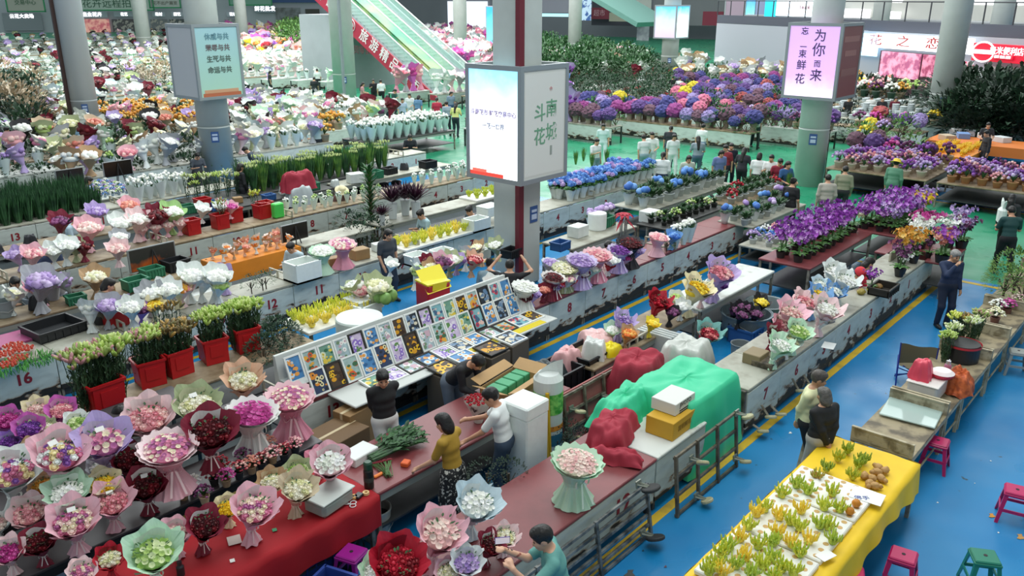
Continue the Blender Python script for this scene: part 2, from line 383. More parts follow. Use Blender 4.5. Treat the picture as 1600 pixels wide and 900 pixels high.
def tulle(wrap, fcol, head='rose', var=0, nh=60, lod=0):
    """big domed bouquet with a gathered collar and a long net skirt"""
    key = ('tu', wrap, fcol, head, var, nh, lod)
    if key in _PC: return _PC[key]
    r = random.Random(var); wo, wl = PAL[wrap]; cols = FC[fcol]; ph = r.random() * 6; lean = .22
    def sh(x, y, z): return (x, y - max(0, z - .5) * lean, z)
    s = MB()
    def sk(u, v):
        th = u * 2 * PI; ru = math.sin(th * 11 + ph) * .6 + math.sin(th * 17) * .4
        R = (.42 - .24 * min(1, v * 2.2) ** .7) if v < .45 else (.18 + .22 * ((v - .45) / .55) ** 1.3)
        R *= 1 + .12 * v * ru; return sh(R * math.cos(th), R * math.sin(th), .80 * (1 - v) + .015 * (ru + 1) * v)
    N = 56 if lod == 0 else 24
    s.grid(sk, N, 10, 0, True)
    c = MB()
    def co(u, v):
        th = u * 2 * PI; ru = math.sin(th * 15 + ph); R = .36 + .15 * v + .025 * ru * v; y = R * math.sin(th)
        return sh(R * math.cos(th), y, .80 + .12 * v + .22 * y + .02 * ru * v)
    c.grid(co, N, 3, 0, True); c.grid(lambda u, v: (lambda p: (p[0] * .93, p[1] * .93, p[2] + .03))(co(u + .03, v)), N, 3, 0, True)
    h = MB(); hr = .37 / math.sqrt(nh) * 1.25; tpl = HEADS[head] if lod == 0 else BALLC
    for x, y, q in fan_points(nh, .37, var):
        h.tpl(tpl, sh(x, y, .88 + .22 * y + .12 * (1 - q * q)), hr * r.uniform(.85, 1.1), upto((x, y - .2, .9), r.random() * 6), r.randrange(len(cols)))
    h.tpl((ICO[1][0] * (.36, .36, .14), ICO[1][1]), sh(0, 0, .82), 1, None, 0)
    parts = [('skirt', s.data('skirt', mat(wo, .5, alpha=.9)), None), ('collar', c.data('collar', mat(wl if wrap != 'mint' else wo, .5)), None),
             ('flowers', h.data('flowers', [fl(q) for q in cols] + [GREEN], lod > 0), None)]
    if lod == 0:
        b = MB()
        for sg in (-1, 1):
            b.grid(lambda u, v: (sg * (.02 + .14 * math.sin(v * PI)), -.22 - .05 * u, .5 + .08 * math.sin(v * 2 * PI) + .05 * u), 1, 8)
            b.grid(lambda u, v: (sg * (.03 + .1 * v) + .04 * u, -.24 - .16 * v, .5 - .42 * v), 1, 5)
        parts.append(('bow', b.data('bow', mat(wl, .4)), None))
    _PC[key] = parts; return parts
def sleeve(fcol, var=0, col='#dfe8e6', lod=0, head='carn', tall=1.0):
    """flowers in a clear or white plastic sleeve, 1 unit tall"""
    key = ('sl', fcol, var, col, lod, head, tall)
    if key in _PC: return _PC[key]
    r = random.Random(var); s = MB(); N = 20 if lod == 0 else 10
    s.grid(lambda u, v: (lambda th: ((.09 + .17 * v + .012 * math.sin(th * 6) + .03 * v * abs(math.sin(th * 2.5))) * math.cos(th), (.09 + .17 * v) * math.sin(th), v * (.72 + .06 * math.sin(th * 2 + var))))(u * 2 * PI), N, 4, 0, True)
    s.lathe([(.088, 0), (.088, .012)], N, cap=True)
    g = MB(); cols = FC[fcol]
    for i in range(14 if lod == 0 else 6):
        a = r.random() * 6.28; q = r.uniform(.02, .15)
        leaf(g, (q * math.cos(a), q * math.sin(a), .5), (math.cos(a) * .5, math.sin(a) * .5, 1), r.uniform(.3, .48), .07, droop=.1)
    h = MB()
    for x, y, q in fan_points(13 if lod == 0 else 7, .2, var):
        h.tpl(HEADS[head] if lod == 0 else ICO[0], (x, y, .8 + .14 * (1 - q * q) + r.uniform(-.03, .05)), .062 if lod == 0 else .075, upto((x * 2, y * 2, .6)), r.randrange(len(cols)))
    parts = [('sleeve', s.data('sleeve', mat(col, .35, alpha=.88)), None), ('foliage', g.data('foliage', GREEN), None), ('flowers', h.data('flowers', [fl(c) for c in cols]), None)]
    if lod: 
        a = MB(); a.add(np.concatenate(s.v), s.f, 0); a.add(np.concatenate(g.v), g.f, 1); a.add(np.concatenate(h.v), h.f, [m + 2 for m in h.m])
        parts = [('bunch', a.data('flower_bunch', [mat(col, .4), GREEN] + [fl(c) for c in cols], True), None)]
    _PC[key] = parts; return parts
def hydrangea(col='blue', var=0, lod=0):
    """pot in a pale sleeve, ring of broad leaves, mop heads; 1 unit tall"""
    key = ('hy', col, var, lod)
    if key in _PC: return _PC[key]
    r = random.Random(var * 3 + 1); p = MB(); N = 16
    p.lathe([(.14, 0), (.17, .2), (.26, .5), (.3, .56)], N, fn=lambda R, z, t, i: (R * (1 + (.06 * math.sin(t * 5) if i > 1 else 0)), z + (.03 * math.sin(t * 4) if i == 3 else 0)), cap='bottom')
    g = MB()
    for i in range(22 if lod == 0 else 12):
        a = i * 2.4; leaf(g, (.08 * math.cos(a), .08 * math.sin(a), .52 + .02 * (i % 5)), (math.cos(a), math.sin(a), .45), r.uniform(.25, .36), .17, droop=.5)
    h = MB(); cols = FC[col]
    for i in range(3 + var % 3):
        a = i * 2.3 + var; q = .0 if i == 0 else .2; c = (q * math.cos(a), q * math.sin(a), .86 - .04 * i)
        if lod == 0:
            h.tpl(ICO[1], c, .10, None, 0)
            for x, y, z in ICO[1][0]:
                if z > -.5: h.tpl(ORCH, (c[0] + x * .125, c[1] + y * .125, c[2] + z * .11), .052, upto((x, y, z), r.random()), r.randrange(len(cols)))
        else: h.tpl(rough_ball(1, .15, i), c, .15, None, r.randrange(len(cols)))
    parts = [('pot', p.data('pot', mat('#c9d2d0', .5, noise=.06)), None), ('leaves', g.data('leaves', mat('#4f8a3e', .55, h2='#2f6a30', ns=9)), None), ('blooms', h.data('blooms', [fl(c) for c in cols]), None)]
    if lod:
        a = MB(); a.add(np.concatenate(p.v), p.f, 0); a.add(np.concatenate(g.v), g.f, 1); a.add(np.concatenate(h.v), h.f, [m + 2 for m in h.m])
        parts = [('plant', a.data('hydrangea', [mat('#c9d2d0', .5), GREEN] + [fl(c) for c in cols], True), None)]
    _PC[key] = parts; return parts
def orchid(col='violet', var=0, lod=0, potc='#2a2a2a'):
    """moth orchid: pot, strap leaves, arching sprays of bloom; 1 unit tall"""
    key = ('or', col, var, lod, potc)
    if key in _PC: return _PC[key]
    r = random.Random(var); p = MB(); p.lathe([(.09, 0), (.13, .2), (.135, .21), (.12, .2), (.1, .17)], 14, cap='bottom')
    g = MB()
    for i in range(8):
        a = i * 2.4 + var; leaf(g, (0, 0, .19), (math.cos(a), math.sin(a), .5), r.uniform(.22, .32), .11, up=.3, droop=.55)
    st = MB(); h = MB(); cols = FC[col]; nst = 6 if lod == 0 else 4
    for i in range(nst):
        a = i * 2 * PI / nst + var; d = np.array([math.cos(a), math.sin(a), 0])
        pts = [np.array([0, 0, .2]) + d * (.26 * t ** 2) + np.array([0, 0, .72 * t - .14 * t ** 3]) for t in (0, .3, .6, .85, 1.05)]
        st.tube(pts, .008, 4, cap=False)
        for j in range(12 if lod == 0 else 8):
            t = .5 + .58 * j / (11 if lod == 0 else 7); q = np.array([0, 0, .2]) + d * (.26 * t ** 2) + np.array([0, 0, .72 * t - .14 * t ** 3])
            q = q + np.array([r.uniform(-.07, .07), r.uniform(-.07, .07), r.uniform(-.04, .05)])
            h.tpl(ORCH if lod == 0 else ICO[0], q, .056 * r.uniform(.8, 1.25), upto((d[0] + r.uniform(-.7, .7), d[1] - .3 + r.uniform(-.7, .7), .5)), r.randrange(len(cols)))
    mats = [mat(potc, .5), DGREEN if var % 2 else GREEN, STEM] + [fl(c) for c in cols]
    if lod == 0:
        parts = [('pot', p.data('pot', mats[0]), None), ('leaves', g.data('leaves', mat('#5d8f3f', .4, h2='#386c30', ns=8)), None), ('stems', st.data('stems', STEM), None), ('blooms', h.data('blooms', mats[3:]), None)]
    else:
        a = MB()
        for q, m in ((p, 0), (g, 1), (st, 2)): a.add(np.concatenate(q.v), q.f, m)
        a.add(np.concatenate(h.v), h.f, [m + 3 for m in h.m]); parts = [('plant', a.data('potted_orchid', mats), None)]
    _PC[key] = parts; return parts
def potted(col='lilac', var=0, lod=0, potc='#c3a079', leafy=False, airy=True):
    """small pot overflowing with tiny blooms; 1 unit tall and about as wide"""
    key = ('po', col, var, lod, potc, leafy, airy)
    if key in _PC: return _PC[key]
    r = random.Random(var + 5); p = MB(); p.lathe([(.17, 0), (.23, .34), (.25, .35), (.25, .38), (.21, .38), (.2, .33)], 14, cap='bottom')
    g = MB()
    for i in range(44 if leafy else (26 if lod == 0 else 10)):
        a = i * 2.4; q = r.uniform(.2, 1.1 if leafy else .75); leaf(g, (0, 0, .36), (math.cos(a) * q, math.sin(a) * q, .8), r.uniform(.35, .62) if leafy else r.uniform(.3, .5), .13 if leafy else .08, droop=.3 if leafy else .15)
    h = MB(); cols = FC[col] if col else ['#6f9f4a']
    if not leafy:
        for x, y, q in fan_points(42 if lod == 0 else 16, .44, var, .6):
            h.tpl(CARN if lod == 0 else ICO[0], (x, y, .56 + .34 * (1 - q * q) + r.uniform(-.05, .05)), r.uniform(.045, .07) * (1 if lod == 0 else 1.5), None, r.randrange(len(cols)))
    parts = [('pot', p.data('pot', mat(potc, .6)), None), ('foliage', g.data('foliage', GREEN), None)]
    if not leafy: parts.append(('blooms', h.data('blooms', [fl(c) for c in cols]), None))
    if lod:
        a = MB(); a.add(np.concatenate(p.v), p.f, 0); a.add(np.concatenate(g.v), g.f, 1)
        if h.n: a.add(np.concatenate(h.v), h.f, [m + 2 for m in h.m])
        parts = [('plant', a.data('potted_flower', [mat(potc, .6), GREEN] + [fl(c) for c in cols], True), None)]
    _PC[key] = parts; return parts
def lilybunch(kind='green', var=0, lod=0):
    """tall cut lilies in bud, leafy stems; 1 unit tall"""
    key = ('li', kind, var, lod)
    if key in _PC: return _PC[key]
    r = random.Random(var + 2); st = MB(); b = MB(); nst = 19 if lod == 0 else 8
    bc = {'green': ['#a9c05a', '#8fae4a', '#b9c978'], 'pink': ['#93a85a', '#c08a8c', '#a3ad60', '#8aa04c'], 'yellow': ['#c9cf52', '#d9dc7a', '#a8bb48'], 'brown': ['#8a7a48', '#6f6a40', '#b58f48', '#6b5a38'], 'white': ['#e6ead2', '#cfd8a8', '#a9bb70']}[kind]
    for i, (x, y, q) in enumerate(fan_points(nst, 1.0, var, .3)):
        bx, by, tx, ty = x * .07, y * .07, x * .18, y * .18; top = .84 + r.uniform(-.05, .05) - .07 * q
        pts = [(bx, by, 0), ((bx + tx) / 2, (by + ty) / 2, top * .5), (tx, ty, top)]
        st.tube(pts, .006, 3, cap=False)
        for j in range(15 if lod == 0 else 7):
            t = .12 + .72 * j / 15 if lod == 0 else .2 + .65 * j / 7; a = r.random() * 6.28; c = (bx + (tx - bx) * t, by + (ty - by) * t, top * t)
            leaf(st, c, (math.cos(a), math.sin(a), 1.3), .11, .03, droop=.2, seg=2)
        for j in range(5 if lod == 0 else 3):
            a = r.random() * 6.28; n = (math.cos(a) * .5 + x * .5, math.sin(a) * .5 + y * .5, .9)
            b.tpl((ICO[0][0] * (.17, .17, .55) + (0, 0, .5), ICO[0][1]), (tx, ty, top - .03), .145 * r.uniform(.8, 1.15), upto(n), r.randrange(len(bc)))
    parts = [('stems', st.data('stems', mat('#46653f', .6, h2='#2c4a30', ns=8)), None), ('buds', b.data('buds', [mat(c, .5) for c in bc], True), None)]
    if lod:
        a = MB(); a.add(np.concatenate(st.v), st.f, 0); a.add(np.concatenate(b.v), b.f, [m + 1 for m in b.m])
        parts = [('bunch', a.data('lily_bunch', [DGREEN] + [mat(c, .5) for c in bc]), None)]
    _PC[key] = parts; return parts
def blades(var=0, tip=None, lod=0, dark=True):
    """sheaf of upright sword leaves; 1 unit tall"""
    key = ('bl', var, tip, lod, dark)
    if key in _PC: return _PC[key]
    r = random.Random(var); g = MB()
    for i, (x, y, q) in enumerate(fan_points(34 if lod == 0 else 14, 1.0, var, .4)):
        leaf(g, (x * .06, y * .06, 0), (x * .22, y * .22, 1), r.uniform(.8, 1.0), .045, up=.0, droop=.04, seg=4)
        if tip and i % 2 == 0: g.tpl(BUD, (x * .2, y * .2, .88), .05, None, 1)
    ms = [mat('#3c6a40', .5, h2='#1f4029', ns=4) if dark else mat('#6f9a45', .5, h2='#3f7038', ns=4), mat(tip or '#cfd9a0', .5)]
    parts = [('bunch', g.data('leaf_bunch', ms), None)]
    _PC[key] = parts; return parts
def bush(var=0, col='#2f5a33', col2='#183520', n=220, L=.11, flat=1.0, trunk=True):
    key = ('bu', var, col, col2, n, L, flat)
    if key in _PC: return _PC[key]
    r = random.Random(var); g = MB()
    for i in range(n):
        a = r.random() * 6.28; ph = math.acos(r.uniform(-.35, 1)); R = .5 * r.uniform(.7, 1.0) ** .5
        d = np.array([math.sin(ph) * math.cos(a), math.sin(ph) * math.sin(a), math.cos(ph)])
        leaf(g, (d * R * (1, 1, flat) + (0, 0, .5)), (d[0], d[1], d[2] + .4), L * r.uniform(.7, 1.3), L * .45, droop=.5, seg=2)
    t = MB(); t.tube([(0, 0, 0), (.01, 0, .3), (0, 0, .6)], .03, 6)
    for i in range(5): a = i * 1.3; t.tube([(0, 0, .25), (.2 * math.cos(a), .2 * math.sin(a), .55)], .015, 4)
    parts = [('foliage', g.data('foliage', mat(col, .55, h2=col2, ns=5)), None), ('stem', t.data('stem', mat('#4d4233')), None)]
    _PC[key] = parts; return parts
def pompom(cols, var=0, lod=1):
    """round head of dyed dried flowers on stalks; 1 unit tall"""
    key = ('pp', tuple(cols), var, lod)
    if key in _PC: return _PC[key]
    r = random.Random(var); a = MB(); v, f = rough_ball(2, .13, var); a.tpl((v * (.36, .36, .3) + (0, 0, .68), f), m=0)
    for k in range(26):
        d = ICO[1][0][k]; 
        if d[2] > -.3: a.tpl(ICO[0], (d[0] * .34, d[1] * .34, .68 + d[2] * .29), .06, None, k % len(cols))
    a.lathe([(.12, 0), (.13, .3), (.22, .52)], 8, m=len(cols), cap='bottom')
    parts = [('bunch', a.data('dried_flower_ball', [mat(c, .8, noise=.25, ns=25) for c in cols] + [mat('#8f8575')]), None)]
    _PC[key] = parts; return parts
def citrus(var=0, col='#a8b832', col2='#d9bf2e', nf=13):
    """fingered citron, finger tips up; 1 unit wide"""
    key = ('ci', var, col, col2, nf)
    if key in _PC: return _PC[key]
    r = random.Random(var); b = MB(); v, f = rough_ball(1, .06, var); b.tpl((v * (.24, .24, .20) + (0, 0, .2), f))
    for x, y, q in fan_points(nf + 6, 1.0, var, .5):
        d = np.array([x * 1.3, y * 1.3, .9]); base = np.array([x * .18, y * .18, .28]); L = r.uniform(.30, .42)
        p1 = base + d * L * .55; p2 = p1 + np.array([x * .05, y * .05, L * .6])
        b.tube([base, p1, p2, p2 + (p2 - p1) * .3], [.062, .056, .042, .01], 6)
    parts = [('fruit', b.data('fingered_citron', mat(col, .45, h2=col2, ns=5, thr=(.35, .6)), True), None)]
    _PC[key] = parts; return parts
# ------------------------------------------------------------- figures: smooth union of tapered limbs, meshed with surface nets
def sdf_mesh(prims, h, name, mats, k=0.025, cuts=(), subs=(), paint=None):
    """prims: ('c', a, b, ra, rb) tapered limb or ('e', centre, radii, R) ellipsoid"""
    lo = np.full(3, 1e9); hi = -lo
    for p in prims:
        if p[0] == 'c':
            for q, r in ((p[1], p[3]), (p[2], p[4])): lo = np.minimum(lo, np.array(q) - r); hi = np.maximum(hi, np.array(q) + r)
        else: m = max(p[2]); lo = np.minimum(lo, np.array(p[1]) - m); hi = np.maximum(hi, np.array(p[1]) + m)
    lo -= 3 * h; hi += 3 * h; n = np.ceil((hi - lo) / h).astype(int) + 1
    ax = [lo[i] + h * np.arange(n[i]) for i in range(3)]; D = np.full(n, .2, np.float32)
    def dist_to(p, X, Y, Z):
        if p[0] == 'c':
            a = np.array(p[1], float); b = np.array(p[2], float); ba = b - a; L = max(1e-9, ba @ ba)
            t = np.clip(((X - a[0]) * ba[0] + (Y - a[1]) * ba[1] + (Z - a[2]) * ba[2]) / L, 0, 1)
            return np.sqrt((X - a[0] - ba[0] * t) ** 2 + (Y - a[1] - ba[1] * t) ** 2 + (Z - a[2] - ba[2] * t) ** 2) - (p[3] + (p[4] - p[3]) * t)
        c, r = p[1], p[2]; x, y, z = X - c[0], Y - c[1], Z - c[2]
        if len(p) > 3 and p[3] is not None:
            R = p[3]; x, y, z = R[0, 0] * x + R[1, 0] * y + R[2, 0] * z, R[0, 1] * x + R[1, 1] * y + R[2, 1] * z, R[0, 2] * x + R[1, 2] * y + R[2, 2] * z
        q = np.sqrt((x / r[0]) ** 2 + (y / r[1]) ** 2 + (z / r[2]) ** 2)
        return (q - 1) * min(r) * (1 + .0 * q)
    for p in prims:
        if p[0] == 'c': m = max(p[3], p[4]); pl = np.minimum(p[1], p[2]) - m; ph = np.maximum(p[1], p[2]) + m
        else: m = max(p[2]); pl = np.array(p[1]) - m; ph = np.array(p[1]) + m
        i0 = np.maximum(0, np.floor((pl - k - 3 * h - lo) / h).astype(int)); i1 = np.minimum(n, np.ceil((ph + k + 3 * h - lo) / h).astype(int) + 1)
        sl = tuple(slice(a, b) for a, b in zip(i0, i1))
        X, Y, Z = np.meshgrid(ax[0][sl[0]], ax[1][sl[1]], ax[2][sl[2]], indexing='ij', sparse=True)
        d = dist_to(p, X, Y, Z); e = D[sl]; kk = p[-1] if isinstance(p[-1], float) and p[0] == 'e' else k
        hh = np.maximum(k - np.abs(d - e), 0) / k; D[sl] = np.minimum(d, e) - hh * hh * k * .25
    G = np.meshgrid(*ax, indexing='ij', sparse=True)
    for p in subs: D = np.maximum(D, -dist_to(p, *G))
    for pt, nn in cuts: D = np.maximum(D, (G[0] - pt[0]) * nn[0] + (G[1] - pt[1]) * nn[1] + (G[2] - pt[2]) * nn[2])
    S = D < 0
    c = [S[i:n[0] - 1 + i, j:n[1] - 1 + j, l:n[2] - 1 + l] for i in (0, 1) for j in (0, 1) for l in (0, 1)]
    cnt = sum(q.astype(np.int8) for q in c); act = (cnt > 0) & (cnt < 8); idx = -np.ones(act.shape, int); ids = np.argwhere(act); idx[act] = np.arange(len(ids))
    acc = np.zeros((len(ids), 3)); w = np.zeros(len(ids))
    I, J, K = ids.T
    for axn in range(3):
        o = [0, 0, 0]; o[axn] = 1; others = [q for q in range(3) if q != axn]
        for a in (0, 1):
            for b in (0, 1):
                s = [0, 0, 0]; s[others[0]] = a; s[others[1]] = b
                d0 = D[I + s[0], J + s[1], K + s[2]]; d1 = D[I + s[0] + o[0], J + s[1] + o[1], K + s[2] + o[2]]
                x = (d0 < 0) != (d1 < 0); t = np.where(x, d0 / np.where(x, d0 - d1, 1), 0)
                p = np.zeros((len(ids), 3)) + s; p[:, axn] += t; acc += p * x[:, None]; w += x
    V = lo + h * (ids + acc / w[:, None]); Fc = []
    for axn in range(3):
        o = [0, 0, 0]; o[axn] = 1; a, b = [q for q in range(3) if q != axn]
        A = S[tuple(slice(0, n[q] - 1 if q == axn else n[q]) for q in range(3))]; B = S[tuple(slice(1, n[q]) if q == axn else slice(0, n[q]) for q in range(3))]
        E = np.argwhere(A != B); E = E[(E[:, a] > 0) & (E[:, b] > 0) & (E[:, a] < n[a] - 1) & (E[:, b] < n[b] - 1)]
        if not len(E): continue
        def g(da, db): q = E.copy(); q[:, a] -= da; q[:, b] -= db; return idx[q[:, 0], q[:, 1], q[:, 2]]
        Q = np.stack([g(1, 1), g(0, 1), g(0, 0), g(1, 0)], 1); fl_ = A[E[:, 0], E[:, 1], E[:, 2]]
        if axn == 1: fl_ = ~fl_
        Q[~fl_] = Q[~fl_][:, ::-1]; Fc.append(Q)
    Fc = np.concatenate(Fc); Fc = Fc[(Fc >= 0).all(1)]
    me = bpy.data.meshes.new(name); me.from_pydata(V.tolist(), [], Fc.tolist())
    for m in (mats if isinstance(mats, list) else [mats]): me.materials.append(m)
    if paint is not None:
        cen = V[Fc].mean(1); me.polygons.foreach_set('material_index', paint(cen).astype(np.int32))
    me.polygons.foreach_set('use_smooth', [True] * len(Fc)); me.update(); return me
def ik(a, b, l1, l2, pole):
    a, b = np.array(a, float), np.array(b, float); d = b - a; L = np.linalg.norm(d); m = l1 + l2 - .004
    if L > m: b = a + d / L * m; L = m; d = b - a
    u = d / L; x = (l1 * l1 - l2 * l2 + L * L) / (2 * L); hgt = math.sqrt(max(0, l1 * l1 - x * x)); p = np.array(pole, float); p -= u * (p @ u); p /= max(1e-6, np.linalg.norm(p))
    return a + u * x + p * hgt, b
SKIN = '#c99a7c'
def figure(pose, h=.012, sleeve_len='short', shirt='#222222', legs='#1c2230', bottom='trousers', hair='#15120f', hairstyle='short', shoes='#2a2a2a', skin=SKIN, stout=1.0, hat=None, pattern=None, collar=None):
    """pose: lean, twist, head (pitch, yaw), hands L/R (absolute targets), feet L/R, seated. Local front is -y, +x is the figure's left."""
    key = ('fig', str(pose), h, sleeve_len, shirt, legs, bottom, hair, hairstyle, shoes, skin, stout, hat, pattern, collar)
    if key in _PC: return _PC[key]
    lean = pose.get('lean', 0); sit = pose.get('sit', 0); pz = .93 if not sit else .50
    R = rotx(lean); P = np.array([0, 0, pz])
    def up(x, y, z): return P + R @ (np.array([x, y, z]) - (0, 0, .93)) * 1.0
    st = stout; hp, hy = pose.get('head', (0, 0)); neck = up(0, .01, 1.45); Rh = R @ rotz(hy) @ rotx(hp)
    hc = neck + Rh @ np.array([0, -.015, .135])
    hd = pose.get('hands', ((-.25, -.02, .80), (.25, -.02, .80))); ft = pose.get('feet', ((-.1, 0, .07), (.1, 0, .07)))
    B = []; T = []; S_ = []; Lg = []; Sh = []; e = .014
    tors = [(0, .0, 1.02, .15, .105), (0, .0, 1.14, .145, .10), (0, .005, 1.27, .165, .11), (0, .01, 1.36, .15, .085)]
    for x, y, z, rx, ry in tors:
        T.append(('e', up(x, y, z), (rx * st, ry * st, .12), R)); S_.append(('e', up(x, y, z), (rx * st + e, ry * st + e, .125), R))
    for s in (-1, 1):
        S_.append(('c', up(0, .01, 1.40), up(s * .165, .01, 1.385), .058, .058)); T.append(('c', up(0, .01, 1.40), up(s * .165, .01, 1.385), .045, .048))
    T.append(('e', P + (0, .0, 0), (.16 * st, .115 * st, .12))); T.append(('c', up(0, .01, 1.38), neck + Rh @ np.array([0, 0, .06]), .056, .052))
    B += T
    for s, hnd in zip((-1, 1), hd):
        sh = up(s * .185 * st ** .5, .01, 1.38); el, wr = ik(sh, hnd, .285, .245, pose.get('pole', (s * .5, .6, -.8)) if not isinstance(pose.get('pole'), dict) else pose['pole'][s])
        B += [('c', sh, el, .047, .037), ('c', el, wr, .038, .026)]
        S_.append(('c', sh, sh + (el - sh) * (1.0 if sleeve_len == 'long' else .75), .062, .055))
        if sleeve_len == 'long': S_.append(('c', el, el + (wr - el) * .93, .054, .04))
        d = wr - el; d /= np.linalg.norm(d); d2 = pose.get('palm', {}).get(s); d2 = d if d2 is None else np.array(d2) / np.linalg.norm(d2)
        side = np.cross(d2, (0, 0, 1.0)); side = side / np.linalg.norm(side) if np.linalg.norm(side) > .2 else np.array([0, -1.0, 0]); nrm = np.cross(side, d2)
        if h <= .014:
            pc = wr + d2 * .045
            B.append(('c', wr + d2 * .015, wr + d2 * .075, .026, .03))
            for q, Lf in zip((-1.5, -.5, .5, 1.5), (.058, .072, .076, .066)):
                b0 = wr + d2 * .085 + side * q * .018; b1 = b0 + (d2 * .8 - nrm * .25) * Lf * .6; b2 = b1 + (d2 * .5 - nrm * .7) * Lf * .5
                B += [('c', b0, b1, .0095, .009), ('c', b1, b2, .009, .0075)]
            tb = wr + d2 * .035 - side * s * .025; B += [('c', tb, tb + d2 * .03 - side * s * .03, .013, .011), ('c', tb + d2 * .03 - side * s * .03, tb + d2 * .062 - side * s * .034, .011, .009)]
        else: B.append(('c', wr, wr + d2 * .13, .034, .026))
    for s, fo in zip((-1, 1), ft):
        hip = P + np.array([s * .095, 0, -.03]); kn, an = ik(hip, fo, .42, .43, (s * .1, -1, .2) if not sit else (0, -1, 1))
        if bottom in ('trousers', 'shorts') or 1: B += [('c', hip, kn, .082 * st ** .5, .055), ('c', kn + (an - kn) * .25, an, .056, .036), ('c', kn, kn + (an - kn) * .3, .052, .056)]
        if bottom == 'trousers': Lg += [('c', hip, kn, .10 * st ** .5, .07), ('c', kn, an + (0, 0, .03), .07, .058)]
        elif bottom == 'shorts': Lg += [('c', hip, kn + (hip - kn) * .1, .105, .09)]
        elif bottom == 'skirt': Lg += [('c', hip, hip + (0, 0, -.3), .12, .14), ('c', hip + (0, 0, -.3), an + (0, 0, .16), .14, .17)]
        toe = an + np.array(pose.get('toe', (0, -1, 0)), float) * .17 + (0, 0, -.035); heel = an + (0, .035, -.03)
        B.append(('c', heel, toe, .028, .026)); Sh += [('c', heel, an + (toe - an) * .5 + (0, 0, -.01), .042, .045), ('c', an + (toe - an) * .4 + (0, 0, -.02), toe, .045, .036)]
    Lg.append(('e', P + (0, .0, .01), (.175 * st, .13 * st, .14)))
    # head with face
    H = lambda x, y, z: hc + Rh @ np.array([x, y, z])
    B += [('e', H(0, .012, .02), (.078, .095, .10), Rh), ('e', H(0, -.03, -.045), (.058, .062, .07), Rh), ('c', H(0, -.088, .0), H(0, -.105, -.028), .011, .016), ('c', H(-.018, -.09, -.062), H(.018, -.09, -.062), .011, .011), ('e', H(0, -.072, -.095), (.028, .025, .02), Rh)]
    for s in (-1, 1): B += [('e', H(s * .08, .012, -.01), (.012, .022, .034), Rh), ('e', H(s * .04, -.068, -.02), (.024, .022, .026), Rh)]
    def paint(c):
        l = (c - hc) @ Rh; m = np.zeros(len(c), int)
        for s in (-1, 1): m[((l[:, 0] - s * .032) / .017) ** 2 + ((l[:, 2] - .008) / .010) ** 2 + (np.maximum(0, l[:, 1] + .05) / .01) ** 2 < 1] = 1
        for s in (-1, 1): m[((l[:, 0] - s * .034) / .024) ** 2 + ((l[:, 2] - .036) / .007) ** 2 + (np.maximum(0, l[:, 1] + .05) / .01) ** 2 < 1] = 1
        m[((l[:, 0]) / .026) ** 2 + ((l[:, 2] + .064) / .010) ** 2 + (np.maximum(0, l[:, 1] + .06) / .01) ** 2 < 1] = 2
        return m
    order = [P, hc]
    body = sdf_mesh(B, h, 'body', [mat(skin, .5), mat('#1b1512'), mat('#9b5548')], k=.022, paint=paint)
    zc = up(0, 0, 1.42); nc = R @ np.array([0, 0, 1.0]); hem = pose.get('hem', .86)
    out = [('body', body, None)]
    hemp = up(0, 0, hem); cuts = [(up(0, 0, 1.455), nc)]
    S_.append(('e', up(0, .0, .93), (.17 * st, .125 * st, .13), R))
    # hem cut only for the trunk: the sleeves hang beside it
    trunk = [p for p in S_ if p[0] == 'e'] + [p for p in S_ if p[0] == 'c' and abs((np.array(p[1]) - up(0, .01, 1.40)) @ np.ones(3)) < 1e-6]
    slv = [p for p in S_ if p not in trunk] if False else [p for p in S_ if not any(p is q for q in trunk)]
    sm = pattern or mat(shirt, .75, bump=.5, ns=7)
    out.append(('shirt', sdf_mesh(trunk + slv, h, 'shirt', sm, k=.03, cuts=cuts, subs=[('e', up(0, -.03, 1.48), (.062, .075, .055), R)]), None))
    lm = mat(legs, .8, bump=.4, ns=8) if isinstance(legs, str) else legs
    if bottom: out.append(({'skirt': 'skirt', 'shorts': 'shorts'}.get(bottom, 'trousers'), sdf_mesh(Lg, max(h, .014), 'trousers', lm, k=.04, cuts=[(P + (0, 0, .12), (0, 0, 1.0))]), None))
    out.append(('shoes', sdf_mesh(Sh, max(h, .014), 'shoes', mat(shoes, .5), k=.02, cuts=[((0, 0, .005), (0, 0, -1.0))] if not sit else ()), None))
    if hair:
        hp_ = [('e', H(0, .022, .032), (.09, .105, .105), Rh), ('e', H(0, -.03, .085), (.07, .06, .045), Rh)]
        sub = [('e', H(0, -.10, -.045), (.082, .085, .105), Rh)]
        if hairstyle == 'bob': hp_ += [('e', H(0, .05, -.05), (.095, .075, .12), Rh)]
        if hairstyle == 'long': hp_ += [('e', H(0, .06, -.06), (.09, .07, .13), Rh), ('c', H(0, .08, -.1), up(0, .13, 1.22), .075, .05)]
        if hairstyle == 'bun': hp_ += [('e', H(0, .10, .08), (.05, .05, .05), Rh)]
        if hairstyle == 'tail': hp_ += [('c', H(0, .10, .05), H(0, .16, -.16), .035, .022)]
        sub += [('e', H(0, -.01, -.13), (.075, .07, .07), Rh)] if hairstyle == 'short' else []
        out.append(('hair', sdf_mesh(hp_, h, 'hair', mat(hair, .45, noise=.3, ns=25, bump=.6), k=.02, subs=sub), None))
